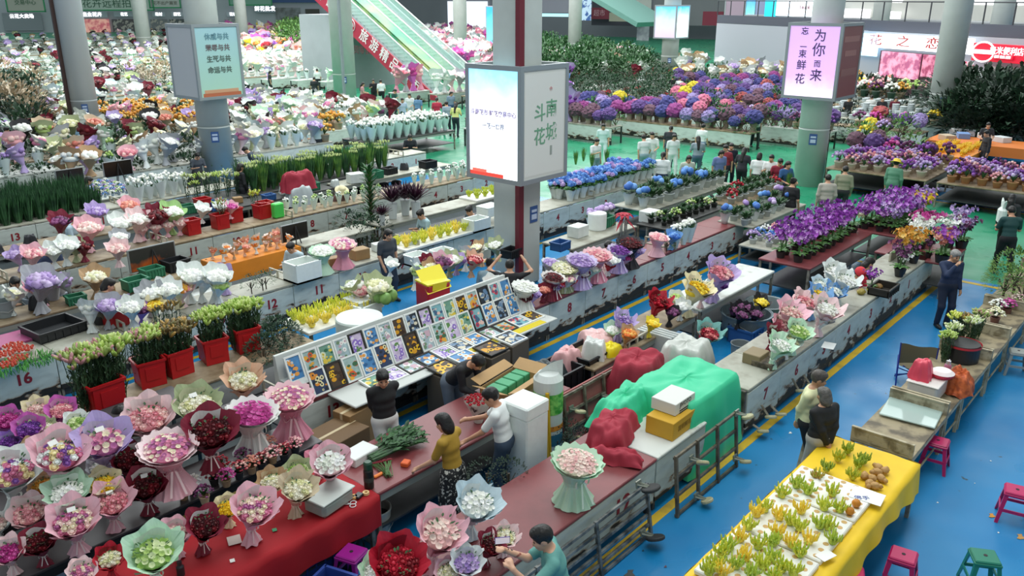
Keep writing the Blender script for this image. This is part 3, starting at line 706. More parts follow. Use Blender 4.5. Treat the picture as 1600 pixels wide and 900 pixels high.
    if hat:
        m = MB(); c_, kind = hat
        if kind == 'cap':
            m.lathe([(.11, 0), (.108, .05), (.08, .1), (.03, .12), (.001, .122)], 18, fn=lambda r_, z, t, i: (r_ * (1 + .1 * abs(math.sin(t))), z), cap=False); m.prism([(-.075, .0), (.075, 0), (.07, .012), (-.07, .012)], -.2, -.09)
        else: m.lathe([(.21, -.01), (.19, .0), (.115, .02), (.11, .09), (.07, .115), (.001, .12)], 20, cap=False)
        v = np.concatenate(m.v) @ Rh.T + H(0, .02, .045); m.v = [v]; out.append(('hat', m.data('hat', mat(c_, .8), True), None))
    if collar:
        m = MB(); m.lathe([(.068, 0), (.075, .035), (.085, .0)], 16, R=R, c=up(0, 0, 1.43), cap=False); out.append(('collar', m.data('collar', mat(collar, .7), True), None))
    _PC[key] = out; return out
BACK = {'hands': ((-.02, .17, .86), (.02, .18, .87)), 'pole': {-1: (-.45, .9, .1), 1: (.45, .9, .1)}}
def person(proto, label, px, py, face=0, height=1.7, z=None, name='person', group=None, ztop=None, base=0.0, std=1.72):
    """px, py: crown of the head; ztop: how high that crown stands; face: 0 towards the camera, 90 to the image right"""
    s = height / std; zt = ztop if ztop is not None else height
    p = at(px, py, zt + base); rz = math.atan2(-p[1], -p[0]) + PI / 2 + math.radians(face)
    return place(proto, name, label, 'person', (p[0], p[1], base), rz, s, group)
# ============================================================= THE HALL
def plane(x0, y0, x1, y1, z, name, m, kind='structure', t=.02):
    b = MB(); b.box(((x0 + x1) / 2, (y0 + y1) / 2, z - t / 2), (x1 - x0, y1 - y0, t)); return struct(name, b.data(name, m))
def floor_mat(a, b2, key):
    m = mat(a, .38, h2=b2, ns=.55, thr=(.32, .72)); nt = m.node_tree; L = nt.links.new; b = nt.nodes['Principled BSDF']
    n = nt.nodes.new('ShaderNodeTexNoise'); n.inputs['Scale'].default_value = .9; tc = [q for q in nt.nodes if q.type == 'TEX_COORD'][0]
    L(tc.outputs['Object'], n.inputs['Vector']); r = nt.nodes.new('ShaderNodeMapRange'); r.inputs[1].default_value = .35; r.inputs[2].default_value = .65
    r.inputs[3].default_value = .22; r.inputs[4].default_value = .5; L(n.outputs['Fac'], r.inputs[0]); L(r.outputs[0], b.inputs['Roughness'])
    v = nt.nodes.new('ShaderNodeTexNoise'); v.inputs['Scale'].default_value = 5; v.inputs['Detail'].default_value = 6; L(tc.outputs['Object'], v.inputs['Vector'])
    rr = nt.nodes.new('ShaderNodeValToRGB'); rr.color_ramp.elements[0].position = .70; rr.color_ramp.elements[0].color = (0, 0, 0, 1); rr.color_ramp.elements[1].position = .74; rr.color_ramp.elements[1].color = (1, 1, 1, 1)
    L(v.outputs['Fac'], rr.inputs[0]); mx = nt.nodes.new('ShaderNodeMix'); mx.data_type = 'RGBA'
    L(rr.outputs[0], mx.inputs[0]); src = b.inputs['Base Color'].links[0].from_socket; L(src, mx.inputs[6]); mx.inputs[7].default_value = (*lin('#2c4450'), 1); L(mx.outputs[2], b.inputs['Base Color']); return m
BLUE = floor_mat('#1474ad', '#1f86bd', 'blue'); GRN = floor_mat('#1f8460', '#2a9a70', 'green')
plane(-30, -25, 21.5, 120, 0, 'floor', BLUE)
plane(21.5, 11, 230, 260, 0, 'floor', GRN); plane(21.5, -60, 29.6, 11, 0, 'floor', GRN); plane(29.6, -60, 230, 11, 0, 'floor', BLUE)
YEL = mat('#c9a828', .55, h2='#8f7f3a', ns=3.0, thr=(.5, .75))
tn = 0
for (x0, y0, x1, y1) in [(3, 4.62, 21.2, 4.75), (3, 9.28, 20, 9.40), (2, 13.9, 20, 14.0), (21.15, -20, 21.3, 11), (29.55, -40, 29.7, 11), (2, 18.6, 20, 18.7)]:
    tn += 1; plane(x0, y0, x1, y1, .004, 'trim_%d' % tn, YEL, t=.003)

# ---- numbered stall counters, in rows along x
plane(1.5, 14.95, 19.3, 25.9, .003, 'floor', mat('#3f474a', .6, noise=.2, ns=2), t=.002)
for k_ in range(1, 2): plane(1.5, 5.63 + 4.66 * k_, 19.3, 7.1 + 4.66 * k_, .003, 'floor', mat('#3f474a', .6, noise=.2, ns=2), t=.002)
for k_ in range(5, 11): plane(1.5, 4.2 + 4.66 * k_, 21, 8.4 + 4.66 * k_, .003, 'floor', mat('#3f474a', .6, noise=.2, ns=2), t=.002)
def in_view(p, mx=60, my=60):
    x, y, w = pix(p); return w > 1 and -mx < x < 1600 + mx and -my < y < 900 + my
PEELS = [peel('#c6cfc8', amount=a, key='pl%d' % i) for i, a in enumerate((.35, .6, .95))]
TOPS = {'grey': mat('#a9a99b', .55, h2='#8a8676', ns=3, thr=(.45, .7)), 'wood': mat('#9b8a6f', .6, h2='#776449', ns=4, thr=(.4, .65)),
        'maroon': mat('#7d3d3f', .4, noise=.12, ns=3), 'dark': mat('#3a3a38', .55, noise=.2, ns=4), 'white': mat('#cfd4cd', .5, h2='#8f8d80', ns=3, thr=(.55, .75))}
IRON = mat('#8f8a7c', .5, h2='#5f5648', ns=9, thr=(.45, .65)); DIRON = mat('#35383a', .5, noise=.2, ns=6)
NUMRED = mat('#8e1e2a', .6); CREAM = mat('#b8b3a0', .55, h2='#857a63', ns=5, thr=(.5, .75))
_cn = {}
WORDS = 'zero one two three four five six seven eight nine ten eleven twelve thirteen fourteen fifteen sixteen seventeen eighteen nineteen twenty'.split()
def counter_parts(top, pk, num, W=1.17, D=.85, lod=0, frame=True):
    k = (top, pk, num, W, D, lod, frame)
    if k in _cn: return _cn[k]
    a = MB(); a.box((0, .015, .45), (W - .012, .03, .62), bev=.006)
    t = MB(); t.box((0, D / 2, .80), (W - .004, D, .05), bev=.01)
    b = MB(); b.box((0, .07, .09), (W - .05, .03, .16)); b.box((0, D / 2, .30), (W - .08, D - .16, .03))
    parts = [('front_panel', a.data('front_panel', PEELS[pk]), None), ('worktop', t.data('worktop', TOPS[top]), None), ('lower_shelf', b.data('lower_shelf', DIRON), None)]
    for x in (-W / 2 + .03, W / 2 - .03):
        for y in (.06, D - .04):
            if lod: continue
            l = MB(); l.box((x, y, .39), (.04, .04, .78)); parts.append(('leg', l.data('leg', IRON), None))
    if frame:
        f = MB()
        for z in (.83, .985): f.box((-W / 2 + .02, D / 2, z), (.03, D, .025))
        for y in (.015, D * .33, D * .66, D - .015): f.box((-W / 2 + .02, y, .905), (.03, .05, .15))
        parts.append(('end_frame', f.data('end_frame', CREAM), None))
    if num:
        tm = stand(text_mesh(str(num), .26, NUMRED, .002, .008)); tm.transform(Matrix.Translation((.05, -.004, .52))); parts.append(('number', tm, None, 'dark red painted number %s' % num))
    _cn[k] = parts; return parts
ROWY = [4.78 + 4.66 * k for k in range(14)]
def rowname(k): return ['front aisle', 'second row', 'third row', 'fourth row', 'fifth row'][k] if k < 5 else 'far rows'
def counter_row(k, X0, X1, top, numbered=True, back=True, num0=19.0, lod=0, skip=()):
    Y = ROWY[k]; x = X0; i = 0
    while x < X1:
        xc = x + .585; n = int(round((num0 - xc) / 1.17)) if numbered else None
        if n is not None and n < 1: n = None
        if in_view((xc, Y, .6), 80, 80) and not any(a < xc < b for a, b in skip):
            pk = (i * 7 + k) % 3; fr = (i % 3 == 0) and k > 0
            lb = ('white painted stall counter %s in the %s, peeling along its foot' % ('painted with number %s' % WORDS[n] if n else 'without number', rowname(k)))
            place(counter_parts(top, pk, n, lod=lod, frame=fr), 'market_counter', lb, 'counter', (xc, Y, 0), group='stall counters of the %s' % rowname(k))
        x += 1.17; i += 1
def back_counter(X0, X1, Y0, Y1, top, label, z=.80, name='back_counter', apron='#8f958e', legs=True):
    W, D = X1 - X0, Y1 - Y0; t = MB(); t.box((0, 0, z), (W, D, .05), bev=.012)
    r = MB(); r.box((0, -D / 2 + .03, z - .07), (W - .06, .03, .09)); r.box((0, D / 2 - .03, z - .07), (W - .06, .03, .09))
    s = MB(); s.box((0, 0, .28), (W - .1, D - .12, .03))
    parts = [('worktop', t.data('worktop', TOPS[top] if isinstance(top, str) else top), None), ('rail', r.data('rail', mat(apron)), None), ('lower_shelf', s.data('lower_shelf', DIRON), None)]
    for sx in (-1, 1):
        for sy in (-1, 1):
            l = MB(); l.box((sx * (W / 2 - .04), sy * (D / 2 - .04), (z - .02) / 2), (.05, .05, z - .02)); parts.append(('leg', l.data('leg', IRON), None))
    return place(parts, name, label, 'counter', ((X0 + X1) / 2, (Y0 + Y1) / 2, 0))

# row k=0 beyond the covered carts; k=1..4 fully, farther rows simpler
counter_row(0, 10.85, 19.4, 'grey', num0=19.9)
counter_row(1, 6.03, 19.5, 'maroon', num0=22.35, skip=())
counter_row(2, 2.2, 22.6, 'grey', num0=22.45)
counter_row(3, 1.9, 20.6, 'wood', num0=22.55)
counter_row(4, 3.0, 21.2, 'grey', num0=22.6, lod=1)
for i, (a, b, y0, y1, tp, lb) in enumerate([
    (9.9, 13.2, 6.95, 7.75, 'wood', 'long wooden back counter holding yellow and dark bouquets beyond the dishwasher cabinet'),
    (13.4, 16.6, 7.0, 7.85, 'white', 'white back counter with lilac ribbon bouquet on it'),
    
    (15.0, 17.8, 11.3, 12.2, 'grey', 'grey back counter right of the big pillar'),
    (2.2, 8.6, 16.1, 16.9, 'wood', 'weathered back counter in the third row at left'), (11.0, 13.2, 16.2, 16.9, 'grey', 'grey back counter under the white foam boxes'),
    (13.4, 19.4, 16.2, 16.95, 'grey', 'back counter with star fruit coloured citrus and foam trays'),
    (3.6, 9.5, 20.9, 21.6, 'wood', 'back counter under the black picture screen at left'), (9.7, 15.5, 20.9, 21.6, 'dark', 'dark back counter under the tied sword leaves'), (15.7, 20.6, 20.9, 21.6, 'grey', 'back counter with wrapped white lisianthus')]):
    back_counter(a, b, y0, y1, tp, lb)
# ---- pillars with their light boxes
PIL = mat('#b9c0bb', .5, noise=.05, ns=2); PIL2 = mat('#c9cfcb', .5, noise=.04, ns=2); MAR = mat('#6b2030', .45); SIL = mat('#9ba3a6', .35, metal=.4)
def pillar(p, r, z=14, square=False, label='', strip=None, col=PIL, notice=True):
    b = MB()
    if square: b.box((0, 0, z / 2), (r * 2, r * 2, z), bev=.05)
    else: b.lathe([(r, 0), (r, z)], 28); b.lathe([(r + .012, 2.0), (r + .012, 2.05)], 28, cap=False)
    parts = [('shaft', b.data('shaft', col, not square), None)]
    if strip:
        s = MB(); s.box((strip[0], strip[1], z / 2), (.16, .12, z)); parts.append(('downpipe', s.data('downpipe', mat(strip[2], .5)), None, 'dark vertical downpipe'))
    if notice:
        n = MB(); a = math.atan2(-p[1], -p[0]); R = rotz(a + PI / 2); d = np.array([math.cos(a), math.sin(a), 0]) * (r * (1.0 if not square else 1.02) + .01)
        if square: R = np.eye(3); d = np.array([.12, -r - .008, 0])
        n.box(d + (0, 0, 1.7), (.26, .012, .38), R); parts.append(('notice', n.data('notice', mat('#34568c')), None, 'small blue notice'))
        n = MB(); n.box(d * 1.02 + (0, 0, 1.78), (.18, .012, .06), R); n.box(d * 1.02 + (0, 0, 1.64), (.18, .012, .12), R); parts.append(('notice_print', n.data('notice_print', mat('#b9c8dd')), 2 if strip else 1))
    return place(parts, 'pillar', label, 'pillar', (p[0], p[1], 0))
def lightbox(p, W, z0, z1, label, left, right, txt=None, frame=SIL, lit=(1, 0)):
    """box around a pillar: 'left' face looks to -x, 'right' face to -y; each a list of (colour, emission, u0, v0, u1, v1) panes"""
    h = z1 - z0; b = MB(); fw = .09
    for (sx, sy) in ((-1, -1), (1, -1), (1, 1), (-1, 1)): b.box((sx * (W / 2 - .05), sy * (W / 2 - .05), h / 2), (.1, .1, h))
    for z in (.05, h - .05):
        for s in (-1, 1): b.box((0, s * (W / 2 - .05), z), (W - .2, .1, .1)); b.box((s * (W / 2 - .05), 0, z), (.1, W - .2, .1))
    parts = [('frame', b.data('frame', frame), None)]
    for nm, face, R in (('left', left, rotz(-PI / 2)), ('right', right, np.eye(3)), ('rear', [('#a9aeb0', 0, 0, 0, 1, 1)], rotz(PI)), ('side', [('#a9aeb0', 0, 0, 0, 1, 1)], rotz(PI / 2))):
        m = MB(); mats = []
        for i, (c, em, u0, v0, u1, v1) in enumerate(face):
            mats.append(c if not isinstance(c, str) else mat(c, .35, emit=em)); w = W - .2; hh = h - .2
            m.box(((-.5 + (u0 + u1) / 2) * w, -W / 2 + .03 - .003 * i, .1 + hh * (v0 + v1) / 2), ((u1 - u0) * w, .02, (v1 - v0) * hh), m=i)
        m.v = [np.concatenate(m.v) @ R.T]; parts.append(('%s_poster' % nm if nm in ('left', 'right') else 'panel', m.data('poster', mats), None))
    for (face, body, size, u, v, c) in (txt or []):
        tm = stand(text_mesh(body, size, mat(c, .5), .002, .004)); tm.transform(Matrix.Translation(((-.5 + u) * (W - .2), -W / 2 + .012, .1 + (h - .2) * v)))
        if face == 'left': tm.transform(Matrix.Rotation(-PI / 2, 4, 'Z'))
        parts.append(('lettering', tm, None))
    return place(parts, 'light_box', label, 'light box', (p[0], p[1], z0))
def glow(top, bot, strength, h=1.0, lo=0, extra=None):      # back-lit print: colours run down the sheet
    k = ('glow', top, bot, strength, h, lo, extra)
    if k in _M: return _M[k]
    m = bpy.data.materials.new('backlit_print'); m.use_nodes = True; nt = m.node_tree; b = nt.nodes['Principled BSDF']; L = nt.links.new
    tc = nt.nodes.new('ShaderNodeTexCoord'); sp = nt.nodes.new('ShaderNodeSeparateXYZ'); L(tc.outputs['Object'], sp.inputs[0])
    n = nt.nodes.new('ShaderNodeTexNoise'); n.inputs['Scale'].default_value = 1.6; n.inputs['Detail'].default_value = 5; L(tc.outputs['Object'], n.inputs['Vector'])
    mr = nt.nodes.new('ShaderNodeMapRange'); mr.inputs[1].default_value = lo; mr.inputs[2].default_value = lo + h; L(sp.outputs['Z'], mr.inputs[0])
    ad = nt.nodes.new('ShaderNodeMath'); ad.operation = 'ADD'; L(mr.outputs[0], ad.inputs[0])
    m2 = nt.nodes.new('ShaderNodeMath'); m2.operation = 'MULTIPLY_ADD'; m2.inputs[1].default_value = .35; m2.inputs[2].default_value = -.17; L(n.outputs['Fac'], m2.inputs[0]); L(m2.outputs[0], ad.inputs[1])
    r = nt.nodes.new('ShaderNodeValToRGB'); L(ad.outputs[0], r.inputs[0]); e = r.color_ramp.elements
    e[0].position = .05; e[0].color = (*lin(bot), 1); e[1].position = .95; e[1].color = (*lin(top), 1)
    if extra: x = e.new(extra[1]); x.color = (*lin(extra[0]), 1)
    L(r.outputs[0], b.inputs['Base Color']); L(r.outputs[0], b.inputs['Emission Color']); b.inputs['Emission Strength'].default_value = strength; _M[k] = m; return m
P1 = (14.2, 12.3); pillar(P1, .4, 14, True, 'big square white pillar in the middle with dark red downpipe', (-.40, -.42, '#6b1f2c'))
lightbox(P1, 1.62, 2.55, 5.05, 'large grey framed light box round the middle pillar', [(glow('#8fd0e8', '#ffffff', 1.25, 2.5, 0, ('#f2f6ff', .55)), 0, 0, 0, 1, 1), ('#d8483c', .8, .0, 0, .7, .035), ('#e86a5a', .8, .05, .03, .35, .06)],
         [('#cfd1ca', 0, 0, 0, 1, 1), ('#dcded8', 0, .03, .03, .97, .97)],
         [('right', '斗', .40, .38, .60, '#6fa383'), ('right', '南', .40, .66, .63, '#6fa383'), ('right', '花', .40, .38, .38, '#6fa383'), ('right', '城', .40, .66, .41, '#6fa383'), ('right', '▮', .2, .66, .25, '#9aa39c'), ('right', '✿', .12, .64, .82, '#c99a9a'),
          ('left', '斗南花市·鲜花交易中心', .13, .5, .60, '#c9b6dc'), ('left', '一花一世界', .13, .5, .48, '#bfc6d8')])
P2 = tuple(at(344, 283)[:2]); pillar(P2, .56, 14, False, 'round pillar at left carrying the poem poster box', None)
lightbox(P2, 1.78, 3.05, 5.55, 'poster box on the left pillar, pale green poem poster with red foot', [('#b9bdc2', 0, 0, 0, 1, 1)],
         [(glow('#9cc4cc', '#a9d2bd', 0.0, 2.4), 0, 0, 0, 1, 1), ('#b5694a', 0, .04, .0, .96, .05), ('#c99a78', 0, .08, .05, .9, .10)],
         [('right', '休戚与共', .23, .5, .86, '#5f8a96'), ('right', '荣辱与共', .23, .5, .70, '#6a5f62'), ('right', '生死与共', .23, .5, .54, '#4f5f58'), ('right', '命运与共', .23, .5, .38, '#4f5f58')])
P3 = tuple(at(1262, 288)[:2]); pillar(P3, .52, 14, False, 'round pillar at right with the lilac poster box', None, PIL2)
lightbox(P3, 1.9, 3.1, 5.6, 'poster box on the right pillar, lit lilac face and dull red side', [(glow('#c9a0e0', '#efdcf6', .75, 2.5, 0, ('#d3a8ea', .35)), 0, 0, 0, 1, 1)],
         [('#8a4c4a', 0, 0, 0, 1, 1), ('#a56c66', 0, .1, .78, .9, .86), ('#a56c66', 0, .2, .58, .8, .66), ('#94605a', 0, .1, .3, .9, .4)],
         [('left', '为', .42, .62, .86, '#54406e'), ('left', '你', .46, .62, .66, '#54406e'), ('left', '而', .24, .62, .47, '#54406e'), ('left', '来', .42, .62, .30, '#54406e'), ('left', '忘', .26, .30, .92, '#54406e'), ('left', '一', .24, .30, .70, '#54406e'), ('left', '束', .28, .30, .60, '#54406e'), ('left', '鲜', .34, .30, .44, '#54406e'), ('left', '花', .36, .30, .24, '#54406e')])
P4 = tuple(at(142, 226)[:2]); pillar(P4, .56, 16, False, 'round grey pillar far left with brown downpipe', (-.62, .1, '#3f2a26'), mat('#b4bcc0', .5))
P5 = tuple(at(541, 168)[:2]); pillar(P5, .68, 18, False, 'round pillar at the left foot of the escalator', (-.45, -.5, '#8a9498'))
P6 = tuple(at(897, 100)[:2]); pillar(P6, .66, 20, False, 'white round pillar just right of the middle light box', None, PIL2)
P7 = tuple(at(1044, 128)[:2]); pillar(P7, .66, 20, False, 'white round pillar carrying the pair of turquoise posters', None, PIL2)
lightbox(P7, 2.0, 3.35, 5.85, 'light box pair with turquoise sky posters on a far white pillar', [(glow('#5fb9dc', '#c9b4cf', .6, 2.5, 0, ('#b9c6e0', .6)), 0, 0, 0, 1, 1)], [(glow('#1fa6d8', '#bfeee6', 1.2, 2.5, 0, ('#e9fbf6', .5)), 0, 0, 0, 1, 1)])
P8 = tuple(at(1148, 112)[:2]); pillar(P8, .6, 20, False, 'round grey pillar behind the farther small light box', None)
lightbox(P8, 2.0, 4.3, 6.9, 'small bright blue light box high on a far pillar', [('#8f7f8c', .2, 0, 0, 1, 1)], [(glow('#2f7fd0', '#d95a78', 1.2, 2.5, 0, ('#7fd0e8', .35)), 0, 0, 0, 1, 1)])
P9 = tuple(at(1464, 212)[:2]); pillar(P9, .62, 18, False, 'square pillar between the shop signs at upper right', (.7, -.2, '#4a3a3c'), PIL2)
P10 = tuple(at(228, 86)[:2]); pillar(P10, .8, 24, False, 'thin looking far pillar beneath the hanging auction sign', None, PIL2, False)
P13 = tuple(at(720, 96)[:2]); pillar(P13, .7, 22, False, 'far pillar behind the escalator handrails', None, PIL2, False)
P14 = tuple(at(382, 82)[:2]); pillar(P14, .7, 22, False, 'slim white pillar far back by the left shops', None, PIL2, False)
# tall lit turquoise panel left of the middle pillar and the one cut by the left edge
def standing_sign(px0, px1, pyb, ztop, zbot, label, m, w=1.2):
    p = at((px0 + px1) / 2, pyb); W_ = (px1 - px0) * dist(p) / FPX; a = math.atan2(-p[1], -p[0]) + PI / 2
    f = MB(); f.box((0, 0, (ztop + zbot) / 2), (W_, .18, ztop - zbot), bev=.02); g = MB(); g.box((0, -.1, (ztop + zbot) / 2), (W_ * .9, .02, (ztop - zbot) * .95)); s = MB()
    for x in (-W_ * .3, W_ * .3): s.box((x, 0, zbot / 2), (.08, .08, zbot))
    return place([('case', f.data('case', SIL), None), ('screen', g.data('screen', m), None), ('stand', s.data('stand', DIRON), None)], 'lit_sign', label, 'sign', (p[0], p[1], 0), a)
standing_sign(760, 778, 100, 5.6, 1.8, 'narrow lit turquoise sign left of the middle pillar', glow('#2f8fd8', '#7fd8ee', 1.1, 5, .6))
standing_sign(-14, 12, 190, 8.0, 5.0, 'lit blue and pink screen cut by the left edge', glow('#3f9ae0', '#f3c6d8', 1.1, 3, 5, ('#cfeaff', .4)))

# ---- escalator
def escalator():
    X0, X1, Y0, Y1, rise = 38.6, 43.6, 40.2, 53.4, .577
    st = MB(); N = 34
    lanes = ((X0 + .45, X0 + 1.75), (X0 + 3.0, X0 + 4.3))
    for (a, b) in lanes:
        for i in range(N):
            y = Y0 + (Y1 - Y0) * i / N; st.box(((a + b) / 2, y + .2, (y - Y0) * rise + .02), (b - a, .42, .20))
    parts = [('steps', st.data('steps', mat('#4f5a5a', .5, h2='#8f9a98', ns=3)), None)]
    t = MB(); zt = (Y1 - Y0) * rise
    def side(x, w, top, bot, m, nm, lb=None):
        q = MB(); R = rotz(PI / 2)
        q.prism([(Y0 - .8, bot if bot > 0 else 0), (Y0 - .8, top + .0), (Y0, top), (Y1, zt + top), (Y1, zt + bot - 1.0), (Y0 + 1.9, 0), (Y0 - .8, 0)], -x - w, -x, R=R); parts.append((nm, q.data(nm, m), None, lb) if lb else (nm, q.data(nm, m), None))
    side(X0 - .12, .12, .18, 0, mat('#a8283f', .45), 'side_panel', 'dark red cladding with white lettering')
    side(X1, .12, .18, 0, mat('#9aa2a0', .45), 'side_panel')
    g = MB(); g.prism([(Y0, .02), (Y1, zt + .02), (Y1, zt - .9), (Y0 + 1.8, 0)], -X1, -X0, R=rotz(PI / 2)); parts.append(('truss', g.data('truss', mat('#5f6a6c', .5)), None))
    m = MB(); m.box(((X0 + X1) / 2 + 0, (Y0 + Y1) / 2, 0), (.001, .001, .001))
    mid = MB(); mid.prism([(Y0, .0), (Y0, .3), (Y1, zt + .3), (Y1, zt)], -(X0 + 2.9), -(X0 + 1.85), R=rotz(PI / 2)); parts.append(('middle_band', mid.data('middle_band', mat('#4fae82', .4, h2='#cfd98a', ns=.35, thr=(.45, .62))), None, 'green printed band between the two flights'))
    for x in (X0 + .3, X0 + 1.85, X0 + 2.9, X0 + 4.45):
        q = MB(); q.prism([(Y0 - .6, .15), (Y0 - .6, .95), (Y0, 1.0), (Y1, zt + 1.0), (Y1, zt + .15), (Y0, .15)], -x - .02, -x, R=rotz(PI / 2)); parts.append(('balustrade', q.data('balustrade', mat('#bfe6da', .1, alpha=.35)), None))
        h = MB(); h.tube([(x, Y0 - .9, .35), (x, Y0 - .95, .8), (x, Y0 - .6, 1.02), (x, Y0, 1.05), (x, Y1, zt + 1.05)], .05, 8); parts.append(('handrail', h.data('handrail', mat('#d7ded8', .3)), None))
    # lettering on the red side, running down the slope
    s = '旅游精品超市'; ang = math.atan(rise)
    for i, ch in enumerate(s):
        y = Y0 + 7.2 - i * 1.02; tm = stand(text_mesh(ch, .92, mat('#e8dfe0', .5), .01, .01))
        R = Matrix.Translation((X0 - .14, y, (y - Y0) * rise - .34)) @ Matrix.Rotation(-PI / 2, 4, 'Z') @ Matrix.Rotation(ang, 4, 'Y'); tm.transform(R); parts.append(('lettering', tm, None))
    for i, ch in enumerate('精品超市'):
        y = Y0 + 12.9 - i * 1.02; tm = stand(text_mesh(ch, .6, mat('#e8dfe0', .5), .01)); tm.transform(Matrix.Translation((X0 - .14, y, (y - Y0) * rise - .34)) @ Matrix.Rotation(-PI / 2, 4, 'Z') @ Matrix.Rotation(ang, 4, 'Y')); parts.append(('lettering', tm, None))
    c = MB(); pr = [(.42 * math.cos(a), .42 * math.sin(a)) for a in [2 * PI * k / 28 for k in range(28)]]
    c.tube([(X0 - .15, Y0 + 8.5 + a, (8.5) * rise - .34 + b) for a, b in pr + pr[:1]], .03, 4, cap=False); parts.append(('emblem', c.data('emblem', mat('#e8dfe0', .5)), None, 'white ring emblem'))
    tm = stand(text_mesh('斗南', .3, mat('#e8dfe0'), .01)); tm.transform(Matrix.Translation((X0 - .15, Y0 + 8.5, 8.5 * rise - .34)) @ Matrix.Rotation(-PI / 2, 4, 'Z')); parts.append(('lettering', tm, None))
    place(parts, 'escalator', 'twin escalator rising away behind a red lettered side panel', 'escalator', (0, 0, 0))
escalator()
# grey stair core under and behind the escalator
b = MB(); b.box((42.2, 53.2, 2.6), (6.2, 5.0, 5.2)); struct('wall_stair', b.data('wall_stair', mat('#9aa3a6', .6, noise=.05, ns=1)))
tm = stand(text_mesh('宝贝零食店', .62, mat('#6a3338'), .01)); place([('lettering', tm, None)], 'shop_name', 'small dark red wall lettering beneath the escalator', 'sign', (hit(566, 79, (39.05, 50), (39.05, 60))[0] - .02, hit(566, 79, (39.05, 50), (39.05, 60))[1], hit(566, 79, (39.05, 50), (39.05, 60))[2]), -PI / 2)

# ---- walls at the far side
def wall(P, Q, z0, z1, m, name, t=.3):
    P = np.array(P[:2]); Q = np.array(Q[:2]); d = Q - P; L = np.linalg.norm(d); a = math.atan2(d[1], d[0]); c = (P + Q) / 2; n = np.array([-d[1], d[0]]) / L
    if n @ c < 0: n = -n
    b = MB(); b.box((0, 0, (z1 - z0) / 2), (L, t, z1 - z0)); c = c + n * t / 2
    return struct(name, b.data(name, m), (c[0], c[1], z0), a)
WA, WB = at(-60, 52)[:2], at(525, 47)[:2]
wall(WA, WB, 0, 20, mat('#b9bec6', .6, noise=.05, ns=.1), 'wall_back')
WN = [0]
def board(x0, y0, x1, y1, P, Q, m, name, label, cat='sign', off=.3, t=.15, txt=None, tcol='#2f6b4a', trim=None, tsx=1.0, group=None, bold=.0):
    """flat board on a wall line P-Q covering the given part of the view"""
    P, Q = np.array(P[:2], float), np.array(Q[:2], float); d = (Q - P) / np.linalg.norm(Q - P); n = np.array([d[1], -d[0]])
    if n @ P > 0: n = -n
    P2, Q2 = P + n * off, Q + n * off
    a, b = hit(x0, (y0 + y1) / 2, P2, Q2), hit(x1, (y0 + y1) / 2, P2, Q2); c0, c1 = hit((x0 + x1) / 2, y0, P2, Q2), hit((x0 + x1) / 2, y1, P2, Q2)
    W_ = np.linalg.norm((b - a)[:2]); Hh = abs(c0[2] - c1[2]); c = (a + b) / 2; z = (c0[2] + c1[2]) / 2; ang = math.atan2((b - a)[1], (b - a)[0])
    q = MB(); q.box((0, 0, 0), (W_, t, Hh), bev=.02); parts = [('panel', q.data('panel', m), None)]
    if trim:
        e = MB()
        for s in (-1, 1): e.box((0, -.02, s * (Hh / 2 - .12)), (W_, t + .05, .24)); e.box((s * (W_ / 2 - .12), -.02, 0), (.24, t + .05, Hh))
        parts.append(('border', e.data('border', mat(trim)), None))
    if txt:
        tm = stand(text_mesh(txt[0], txt[1] * Hh, mat(tcol, .5, emit=txt[4] if len(txt) > 4 else 0), .02, bold * Hh, tsx)); tm.transform(Matrix.Translation((txt[2] * W_, -t / 2 - .03, txt[3] * Hh))); parts.append(('lettering', tm, None))
    if cat in ('wall panel', 'window', 'ceiling slab', 'beam', 'door'):
        WN[0] += 1; o = ob({'window': 'window_%d', 'door': 'door_%d', 'beam': 'trim_9%d', 'ceiling slab': 'ceiling_%d'}.get(cat, 'wall_panel_%d') % WN[0], parts[0][1], None, (c[0], c[1], z), ang); o['kind'] = 'structure'; return o
    return place(parts, name, label, cat, (c[0], c[1], z), ang, group=group)
LIT = mat('#ffffff', .4, emit=1.6); LITB = mat('#bfe6ff', .4, emit=1.4)
board(9, -8, 70, 19, WA, WB, mat('#b9b9ae'), 'hanging_banner', 'green bordered hanging banner at the far top left', off=6, txt=('交易中心', .3, 0, .05), trim='#3f9a6a')
board(112, -12, 240, 17, WA, WB, mat('#bfd0c4'), 'hanging_banner', 'hanging banner with big green characters about remote flower auction', off=6, txt=('花卉远程拍卖', .52, -.02, -.12), tcol='#35644c', trim='#3f9a6a')
board(232, -12, 282, 13, WA, WB, mat('#c3c9c2'), 'hanging_banner', 'hanging banner beside the auction sign, small brown characters', off=6, txt=('花不出户展览', .26, 0, -.18), tcol='#6a6a5c', trim='#3f9a6a')
board(357, -10, 425, 9, WA, WB, mat('#7fae9a'), 'hanging_banner', 'green hanging banner right of the left pillars', off=6, trim='#3f9a6a')
board(5, 20, 66, 48, WA, WB, mat('#9aa0a8'), 'flower_shop', 'grey shop front at the far left under white lit lettering', 'shop', off=.4, txt=('云花大卖场', .26, 0, .3, 2.5), tcol='#ffffff')
board(122, 30, 172, 54, WA, WB, mat('#e0a898', .5, emit=.5, h2='#b9606a', ns=1.2), 'flower_shop', 'pink lit flower shop front far left behind the round pillar', 'shop', off=.4)
board(120, 18, 168, 28, WA, WB, mat('#c3cad4'), 'shop_sign', 'far shop sign of four white lit characters', off=.6, txt=('鑫业花卉', .75, 0, 0, 2.5), tcol='#ffffff')
